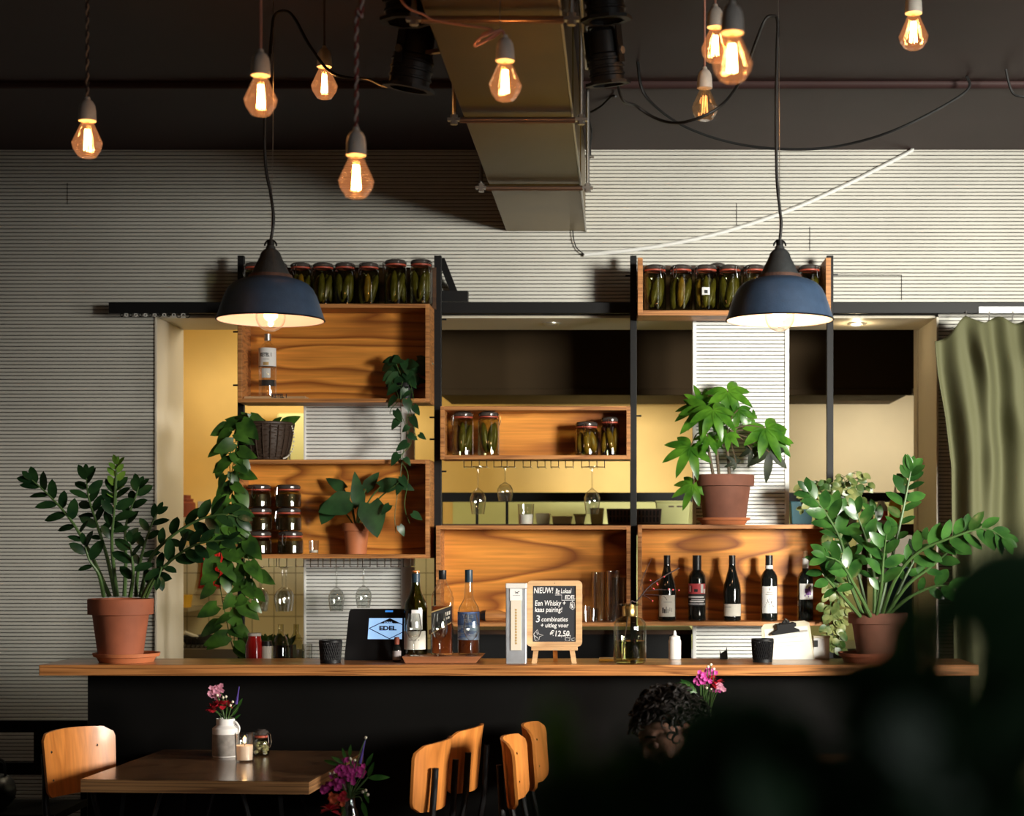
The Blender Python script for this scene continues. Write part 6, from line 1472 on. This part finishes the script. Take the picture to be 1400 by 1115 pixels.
def bunch(name, label, c, D, red, pinks, spikes, buds, leaves, extra=(), stems_to=None):
    t = thing(name, label, 'flowers', c)
    sb = MB(); base = c
    rr = random.Random(int(c.x*1000))
    def sp(p): sb.tube(curve_pts([base, base.lerp(p, .55)+Vector((rr.uniform(-.01, .01), 0, .01)), p], 5), .0016, 5)
    for (x, y, r) in red:
        p = at(x, y, D); sp(p); b = MB()
        for i in range(16):
            a = rr.uniform(0, 2*PI); el = rr.uniform(-.2, 1.1); d = Vector((math.cos(a)*math.cos(el), math.sin(a)*math.cos(el), math.sin(el))); b.leaf(p+d*r*.15, d, Vector((0, 0, 1)), r*1.1, r*.9, 'oval', .3, .2, 4)
        b.build('red_flower', m_flred, t)
    for (x, y, r, m) in pinks:
        p = at(x, y, D+rr.uniform(-.02, .02)); sp(p); b = MB()
        for i in range(14):
            q = p+Vector((rr.gauss(0, 1), rr.gauss(0, 1), rr.gauss(0, 1)))*r*.45
            for j in range(5):
                a = 2*PI*j/5+i; b.leaf(q, (math.cos(a), -.4, math.sin(a)), (0, -1, 0), .010, .009, 'oval', .1, .1, 3)
        b.build('blossom_cluster', m, t)
    for (x0_, y0_, x1_, y1_) in spikes:
        A, B_ = at(x0_, y0_, D), at(x1_, y1_, D); sp(A); b = MB()
        for i in range(70):
            v = i/70; p = A.lerp(B_, v); a = i*2.4; r = .0085*(1-v*.75)
            b.leaf(p, (math.cos(a), math.sin(a), .6), (0, 0, 1), r*1.3, r*.9, 'oval', .1, .1, 3)
        b.tube([A, B_], [.005, .0015], 6); b.build('flower_spike', m_flviol, t)
    b = MB(); nb = 0
    for (x, y) in buds:
        p = at(x, y, D-.01); sp(p); b = MB(); b.ball(p, .0058, 1); b.build('bud', m_flwhite, t, smooth=True)
    b = MB()
    for (x, y, dx, dz, L_) in leaves:
        p = at(x, y, D); sp(p); b.leaf(p, (dx, rr.uniform(-.3, .1), dz), (0, -1, .3), L_, L_*.28, 'lance', .15, .12)
    b.build('foliage', m_zz, t); sb.build('stem', m_stem, t, smooth=True); return t
bunch('flower_bunch', 'red and pink flowers with a violet spike in the white-topped vase', c+Vector((0, 0, 44*k)), D,
      [(293, 970, .026), (306, 964, .028), (297, 964, .02)], [(291, 943, .018, m_flpale), (300, 941, .014, m_flpale), (296, 950, .012, m_flpale)], [(323, 962, 327, 938)], [(297, 950), (305, 953), (309, 952), (318, 959), (315, 964)],
      [(318, 978, .5, .9, .05), (325, 967, .5, 1, .04), (312, 976, -.2, 1, .04), (320, 983, .6, .5, .03), (300, 975, -.6, .4, .03)])
D = 6.16; c = Vector((XX(334.5, D), D, ZTb)); candle_glass('candle_glass', 'lit white candle in a clear glass on the left table', c, S(13.7, D), S(39, D), S(22, D), True)
point('candle_flame_light', c+Vector((0, -.0, S(30, D))), .12, (1, .5, .2), .006)
D = 6.33; j = make_jar('small clip jar of pale pebbles with orange seal on the left table', S(36, D), S(10.8, D), 'stones', 5, True); j.location = (XX(357.5, D), D, ZTb); j.rotation_euler = (0, 0, .9)
# flower stand lower centre: glass vase with magenta flowers, on the floor-standing stool
D = 5.45; c = Vector((XX(478, D), D, .585))
sv = thing('glass_vase', 'clear glass vase of magenta flowers at the bottom edge, right of the left table', 'vase', c)
MB().lathe(c, [(0, .002), (.028, 0), (.03, .004), (.03, .09), (.018, .115), (.016, .15), (.019, .153)], 24).build('glass_body', m_glass, sv, smooth=40)
ss = thing('side_stool', 'small dark stool below the picture edge carrying the magenta flowers', 'stool', (c.x, c.y, 0))
MB().lathe((c.x, c.y, 0), [(0, .555), (.15, .555), (.155, .565), (.155, .58), (.15, .584), (0, .584)], 32).build('seat', m_dkwood, ss, smooth=40)
for i in range(3):
    a = 2*PI*i/3; MB().tube([(c.x+.1*math.cos(a), c.y+.1*math.sin(a), .556), (c.x+.16*math.cos(a), c.y+.16*math.sin(a), 0)], .011, 8).build('leg', m_black, ss)
fb = bunch('flower_bunch', 'magenta flowers with a tall violet spike at the bottom edge by the table corner', c+Vector((0, 0, .14)), D, [(452, 1108, .028)],
      [(474, 1048, .026, m_flpink), (486, 1052, .026, m_flpink), (466, 1058, .024, m_flpink), (480, 1060, .024, m_flpink), (494, 1057, .018, m_flpink), (461, 1070, .02, m_flpink), (470, 1072, .016, m_flpale), (446, 1077, .014, m_flpink), (457, 1093, .016, m_florange), (463, 1092, .018, m_florange), (470, 1090, .014, m_flred)],
      [(492, 1043, 500, 1007)], [(479, 1037), (485, 1039), (500, 1008), (496, 1082), (500, 1080), (451, 1057), (456, 1056), (503, 1086)],
      [(470, 1043, -.8, .5, .045), (473, 1038, -.3, 1, .04), (478, 1034, .1, 1, .04), (500, 1048, .5, 1, .05), (503, 1062, .4, 1, .055), (503, 1063, 1, .05, .07), (498, 1078, .3, -1, .05), (495, 1095, .3, -1, .06), (468, 1100, .2, -1, .05), (462, 1045, -1, .35, .05)])
# vase with flowers on the right table, half hidden by the person
D = 6.02; c = Vector((XX(966, D), D, ZTb)); v2 = thing('flower_vase', 'slim glass vase on the shadowed right table behind the person', 'vase', c)
MB().lathe(c, [(0, .002), (.03, 0), (.032, .004), (.032, .08), (.02, .11), (.02, .14), (.023, .143)], 24).build('glass_body', m_glass, v2, smooth=40)
bunch('flower_bunch', 'magenta and white flowers rising behind the dark-haired person', c+Vector((0, 0, .12)), D, [(980, 935, .024), (973, 930, .02)], [(962, 924, .02, m_flpink), (970, 920, .018, m_flpink), (963, 935, .016, m_flpale), (976, 938, .018, m_flpink), (984, 938, .014, m_flpale), (955, 932, .014, m_flpink)], [],
      [(972, 908), (968, 911), (976, 914), (970, 932), (966, 940), (958, 930), (972, 941)], [(950, 940, -.8, .5, .06), (955, 950, -.8, .6, .08), (965, 955, -.3, 1, .06), (942, 935, -1, .1, .05)])
# bench at the left wall with a dark bag on it
bn = thing('wooden_bench', 'black-stained bench with an open framed back at the lower left wall', 'bench', (XX(50, 7.2), 7.2, 0))
yb = 7.25
MB().box(-3.6, XX(119, yb), yb, yb+.035, ZZ(1001, yb), ZZ(985, yb)).build('top_rail', m_blackpanel, bn, bevel=.003)
MB().box(-3.6, XX(119, yb), yb, yb+.035, ZZ(1059, yb), ZZ(1042, yb)).build('lower_rail', m_blackpanel, bn, bevel=.003)
for x0_, x1_ in ((46, 119), (-150, -70)): MB().box(XX(x0_, yb), XX(x1_, yb), yb+.001, yb+.034, ZZ(1042, yb)+.0005, ZZ(1001, yb)-.0005).build('back_board', m_blackpanel, bn)
for px in (110, -190): MB().box(XX(px, yb), XX(px+9, yb), yb+.0, yb+.034, 0, ZZ(1059, yb)-.0005).build('leg', m_blackpanel, bn)
MB().box(-3.6, XX(119, yb), yb-.42, yb-.001, .42, .45).build('seat', m_blackpanel, bn)
for px in (105, -190): MB().box(XX(px, yb-.38), XX(px+9, yb-.38), yb-.41, yb-.36, 0, .4195).build('leg', m_blackpanel, bn)
D = 6.95; c = Vector((XX(-6, D), D, .4505)); bg = thing('dark_bag', 'dark crumpled bag at the bottom left corner on the bench', 'bag', c)
b = MB(); b.ball(c+Vector((0, 0, .075)), 1, 3, (.075, .11, .074))
rr = random.Random(2)
for v in b.bm.verts: v.co += Vector((rr.uniform(-.006, .006), rr.uniform(-.006, .006), rr.uniform(-.004, .004)))
b.build('bag_body', Mt('dark_leather', (.012, .012, .014), .4), bg, smooth=True)
MB().tube(curve_pts([c+Vector((-.04, 0, .14)), c+Vector((-.03, 0, .20)), c+Vector((.03, 0, .20)), c+Vector((.04, 0, .14))], 6), .006, 6).build('bag_handle', m_black, bg, smooth=True)
# ------------------------------------------------------------------ seated person
pc = dup(ch, (0.40, 5.06, 0), math.radians(-90), 'veneered chair under the seated dark-haired person')
per = thing('person', 'person with short dark curly hair and dark clothes, sitting bent forward facing left', 'person', (0.40, 5.06, 0))
m_skin = Mt('skin', (.36, .19, .125), .55, sss=.1, noise=(30, .06))
m_hair = Mt('dark_hair', (.010, .007, .006), .6, spec=.25); m_cloth = Mt('dark_jumper', (.012, .012, .014), .9, bump=(120, .3)); m_trou = Mt('dark_trousers', (.010, .011, .015), .9)
def limb(b, pts, rs, seg=14):
    P_ = [Vector(p) for p in pts]
    b.tube(P_, rs, seg)
    for p, r in zip(P_, rs): b.ball(p, r, 2)
def remesh(o, vox, sm=6):
    m = o.modifiers.new('r', 'REMESH'); m.mode = 'VOXEL'; m.voxel_size = vox; m.use_smooth_shade = True
    s_ = o.modifiers.new('s', 'SMOOTH'); s_.factor = .5; s_.iterations = sm; return o
Hc = at(918, 1001, 5.0)
f = Vector((-.80, -.46, -.38)).normalized(); l_ = Vector((0, 0, 1)).cross(f).normalized(); u = f.cross(l_).normalized()
HM = Matrix((f, l_, u)).transposed()
def hp(x, y, z): return Hc+HM @ Vector((x, y, z))
neck0 = hp(-.035, 0, -.10); chest = Vector((.262, 5.06, .78)); waist = Vector((.37, 5.06, .65)); pelv = Vector((.42, 5.06, .59))
LS, RS = Vector((.262, 4.895, .80)), Vector((.262, 5.225, .80)); LE, RE = Vector((.285, 4.80, .545)), Vector((.10, 5.24, .59)); LW, RW = Vector((.185, 4.775, .745)), Vector((-.06, 5.16, .565))
LH, RH = Vector((.40, 4.97, .565)), Vector((.40, 5.15, .565)); LK, RK = Vector((-.02, 4.93, .53)), Vector((-.03, 5.19, .53)); LA, RA = Vector((.03, 4.94, .09)), Vector((.05, 5.18, .09))
def hand(b, w_, d, n, curl):
    """palm, four unequal bent fingers and a thumb from the side of the palm"""
    d = Vector(d).normalized(); n = Vector(n); n = (n-d*n.dot(d)).normalized(); s_ = d.cross(n)
    limb(b, [w_, w_+d*.03], [.026, .028]); pal = w_+d*.055
    for k in range(4): limb(b, [w_+d*.02+s_*(.010*(k-1.5)), w_+d*.085+s_*(.019*(k-1.5))], [.014, .012], 10)
    for k, L in enumerate((.068, .080, .074, .058)):
        p = w_+d*.088+s_*(.019*(k-1.5)); a = .25; pts = [p]
        for j, q in enumerate((.45, .32, .23)):
            a += curl*(.5+.25*j); p = p+(d*math.cos(a)+n*math.sin(a)+s_*.10*(k-1.5)/(j+1.5))*L*q; pts.append(p)
        limb(b, pts, [.0098, .0092, .0085, .0072], 10)
    p = w_+d*.03-s_*.028; limb(b, [w_+d*.015-s_*.012, p, p+(d*.75-s_*.55+n*.3)*.035, p+(d*.95-s_*.45+n*.5)*.06], [.015, .0125, .0105, .0085], 10)
b = MB()
# head: skull, jaw, nose, brow, lips, ears
g = bmesh.ops.create_icosphere(b.bm, subdivisions=4, radius=1.0)
for v in g['verts']:
    x, y, z = v.co
    wx = .100 if x > 0 else .104; X = x*wx; Y = y*.077; Z = z*.118
    if z < 0: Y *= 1-.30*(-z)**1.4; X *= (1-.16*(-z)) if x > 0 else (1-.42*(-z))
    if x > .6 and z > -.3: X *= 1-.03
    e = math.exp(-((abs(y)-.42)/.16)**2-((z-.03)/.13)**2) if x > .5 else 0; X -= .010*e
    v.co = hp(X, Y, Z)
limb(b, [hp(.088, 0, .015), hp(.108, 0, -.022), hp(.100, 0, -.032)], [.009, .0125, .011], 10)
limb(b, [hp(.094, -.014, -.033), hp(.094, .014, -.033)], [.008, .008], 8)
limb(b, [hp(.083, -.04, .032), hp(.092, 0, .030), hp(.083, .04, .032)], [.009, .010, .009], 8)
limb(b, [hp(.088, -.020, -.060), hp(.094, 0, -.058), hp(.088, .020, -.060)], [.006, .0075, .006], 8)
limb(b, [hp(.084, -.016, -.069), hp(.090, 0, -.069), hp(.084, .016, -.069)], [.006, .0075, .006], 8)
b.ball(hp(.078, 0, -.098), .019, 2)
for s_ in (-1, 1):
    limb(b, [hp(-.005, s_*.078, .022), hp(-.012, s_*.084, .008), hp(.0, s_*.080, -.022)], [.010, .012, .008], 8)
    b.ball(hp(.055, s_*.045, -.03), .024, 2)
limb(b, [hp(-.03, 0, -.07), neck0, chest+Vector((.015, 0, .06))], [.058, .054, .066])
limb(b, [chest+Vector((0, 0, .03)), chest, waist, pelv], [.10, .135, .12, .115])
limb(b, [chest+Vector((0, -.08, 0)), chest+Vector((0, .08, 0))], [.10, .10])
for S_, E_, W_ in ((LS, LE, LW), (RS, RE, RW)): limb(b, [S_, S_.lerp(E_, .5), E_, E_.lerp(W_, .35), W_], [.058, .048, .040, .041, .026])
for H2, K_, A_ in ((LH, LK, LA), (RH, RK, RA)):
    limb(b, [H2, H2.lerp(K_, .5), K_, K_.lerp(A_, .35), A_], [.085, .074, .056, .055, .036]); limb(b, [A_-Vector((0, 0, .03)), A_+Vector((-.09, 0, -.055)), A_+Vector((-.16, 0, -.062))], [.036, .032, .022])
hand(b, LW, (-.12, .02, 1), (-.6, .75, 0), .55); hand(b, RW, (-1, -.15, -.15), (0, .1, -1), .5)
remesh(b.build('body', m_skin, per), .0055, 4)
for s_ in (-1, 1):
    b = MB(); b.ball(hp(.079, s_*.033, .004), .0125, 2); e = b.build('eye', Mt('eyelid', (.20, .10, .07), .5), per, smooth=True)
    b = MB(); b.tube([hp(.0885, s_*.024, -.001), hp(.0915, s_*.033, -.003), hp(.0875, s_*.043, -.001)], .0012, 5); b.build('lashes', m_ink, e, smooth=True)
    b = MB(); b.tube(curve_pts([hp(.093, s_*.014, .030), hp(.094, s_*.033, .036), hp(.080, s_*.052, .030)], 5), .0035, 6); b.build('eyebrow', m_hair, per, smooth=True)
b = MB(); limb(b, [hp(.095, -.016, -.064), hp(.0995, 0, -.063), hp(.095, .016, -.064)], [.0025, .0035, .0025], 6); b.build('lips', Mt('lips', (.28, .10, .08), .5), per, smooth=True)
b = MB()
limb(b, [chest+Vector((0, 0, .055)), chest, waist, pelv+Vector((0, 0, .02))], [.105, .15, .135, .13]); limb(b, [LS, chest, RS], [.075, .125, .075])
for S_, E_, W_ in ((LS, LE, LW), (RS, RE, RW)): limb(b, [S_, S_.lerp(E_, .5), E_, E_.lerp(W_, .35), E_.lerp(W_, .88)], [.072, .062, .054, .052, .038])
remesh(b.build('jumper', m_cloth, per), .009, 6)
b = MB()
for H2, K_, A_ in ((LH, LK, LA), (RH, RK, RA)): limb(b, [H2, H2.lerp(K_, .5), K_, K_.lerp(A_, .4), A_+Vector((0, 0, .02))], [.096, .086, .068, .066, .052])
limb(b, [LH, RH], [.105, .105]); remesh(b.build('trousers', m_trou, per), .010, 6)
for A_, nm in ((LA, 'shoe'), (RA, 'shoe')):
    b = MB(); limb(b, [A_+Vector((.03, 0, -.045)), A_+Vector((-.09, 0, -.05)), A_+Vector((-.175, 0, -.058))], [.042, .040, .029]); remesh(b.build(nm, m_caps, per), .007, 4)
# hair: cap plus many curling locks
b = MB(); rr = random.Random(17)
g = bmesh.ops.create_icosphere(b.bm, subdivisions=3, radius=1.0); kill = []
for v in g['verts']:
    x, y, z = v.co
    if (x > .25 and z < .45) or z < -.45 or (z < .05 and x > -.15): kill.append(v)
    v.co = hp(x*.112-.004, y*.090, z*.128+.004)
bmesh.ops.delete(b.bm, geom=kill, context='VERTS')
for i in range(330):
    a = rr.uniform(0, 2*PI); zz = rr.uniform(-.25, 1); q = math.sqrt(max(0, 1-zz*zz)); x, y = q*math.cos(a), q*math.sin(a)
    if (x > .35 and zz < .42) or (zz < .1 and x > -.1): continue
    p = hp(x*.110, y*.088, zz*.126); nrm = (p-Hc).normalized(); tn = nrm.cross(Vector((rr.gauss(0, 1), rr.gauss(0, 1), rr.gauss(0, 1)))).normalized(); bt_ = nrm.cross(tn)
    Rr = rr.uniform(.010, .022); pts = []
    for k in range(9):
        th = k*.55; pts.append(p+nrm*(.004+Rr*.75*math.sin(th*.55))+tn*(Rr*math.sin(th)+.004*k*.5)+bt_*(Rr*(1-math.cos(th)))*.8)
    b.tube(pts, [.0048-.0004*k for k in range(9)], 5)
b.build('hair', m_hair, per, smooth=True)

# ------------------------------------------------------------------ plant right in front of the camera, out of focus
fx, fy = .145, .70
stn = thing('plant_stand', 'tall dark plant stand below the picture near the camera', 'plant stand', (fx, fy, 0))
MB().lathe((fx, fy, 0), [(0, 1.06), (.15, 1.06), (.15, 1.09), (0, 1.09)], 28).build('stand_top', m_dkwood, stn)
for i in range(3):
    a = 2*PI*i/3+.4; MB().tube([(fx+.1*math.cos(a), fy+.1*math.sin(a), 1.0595), (fx+.17*math.cos(a), fy+.17*math.sin(a), 0)], .012, 8).build('leg', m_black, stn)
fpl = thing('foreground_plant', 'out-of-focus dark leafy plant filling the lower right corner close to the camera', 'potted plant', (fx, fy, 1.0905))
pot(fpl, Vector((fx, fy, 1.0905)), .11, .08, .19, .05, m_black)
fb, sb = MB(), MB(); rr = random.Random(31)
soil_ = Vector((fx, fy, 1.27))
def fleaf(px, py, D, d, L, w_, n=(0, -1, .3)):
    p = at(px, py, D); d = Vector(d).normalized(); q = p-d*L*.5
    sb.tube(curve_pts([soil_+Vector((rr.uniform(-.03, .03), rr.uniform(-.03, .03), 0)), soil_.lerp(q, .6)+Vector((0, 0, .03 if q.z > 1.4 else .0)), q], 5), .0022, 5)
    fb.leaf(q, d, Vector(n)+Vector((rr.uniform(-.4, .4), 0, rr.uniform(-.3, .5))), L, w_, 'ovate', rr.uniform(.05, .35), .1, 7)
poly = [(1190, 895), (1225, 900), (1275, 960), (1292, 1050), (1335, 1050), (1362, 950), (1365, 870), (1425, 800), (1430, 1160), (745, 1160), (765, 1100), (850, 1085), (900, 1035), (1030, 1000), (1090, 1000), (1140, 980), (1170, 935)]
def inside(x, y):
    c_ = False; j = len(poly)-1
    for i in range(len(poly)):
        (xi, yi), (xj, yj) = poly[i], poly[j]
        if (yi > y) != (yj > y) and x < (xj-xi)*(y-yi)/(yj-yi)+xi: c_ = not c_
        j = i
    return c_
n = 0
while n < 86:
    x, y = rr.uniform(740, 1430), rr.uniform(740, 1150)
    if not inside(x, y): continue
    if 1285 < x < 1355 and 850 < y < 1015: continue
    if x < 850 and rr.random() < .4: continue
    D = rr.uniform(.52, .86); ang = rr.uniform(-1.0, 1.0)+(.5 if x > 1200 else -.5)
    fleaf(x, y, D, (math.sin(ang), rr.uniform(-.3, .2), math.cos(ang)*rr.choice((1, 1, -.6))), rr.uniform(.030, .048), rr.uniform(.018, .027)); n += 1
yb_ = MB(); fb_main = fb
for x, y, D, d, L, w_ in ((1225, 905, .62, (-.1, 0, 1), .032, .013), (768, 1040, .62, (-.1, -.2, 1), .036, .014), (1325, 800, .60, (.6, 0, .8), .036, .020), (1372, 800, .58, (.6, 0, .5), .05, .034), (1268, 835, .6, (-.8, 0, .35), .036, .010), (1170, 930, .6, (-.7, 0, .5), .034, .014), (1395, 850, .6, (.5, 0, -.4), .04, .03), (985, 1070, .64, (-.8, 0, .4), .04, .016), (1050, 1035, .62, (-.5, 0, .7), .036, .016), (850, 1100, .62, (-.7, 0, .5), .04, .018), (1230, 850, .6, (-.9, 0, .2), .030, .007)):
    fleaf(x, y, D, d, L, w_)
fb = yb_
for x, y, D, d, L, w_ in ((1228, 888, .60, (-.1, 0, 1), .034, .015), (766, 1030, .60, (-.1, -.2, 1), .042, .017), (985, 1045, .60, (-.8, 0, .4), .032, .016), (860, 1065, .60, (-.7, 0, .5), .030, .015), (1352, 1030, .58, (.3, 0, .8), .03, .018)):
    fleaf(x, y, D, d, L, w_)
fb = fb_main; yb_.build('lit_tip_leaves', m_forelit, fpl)  # these few leaves carry the light in their colour
sb.build('stem', m_fore, fpl, smooth=True); fb.build('foliage', m_fore, fpl)
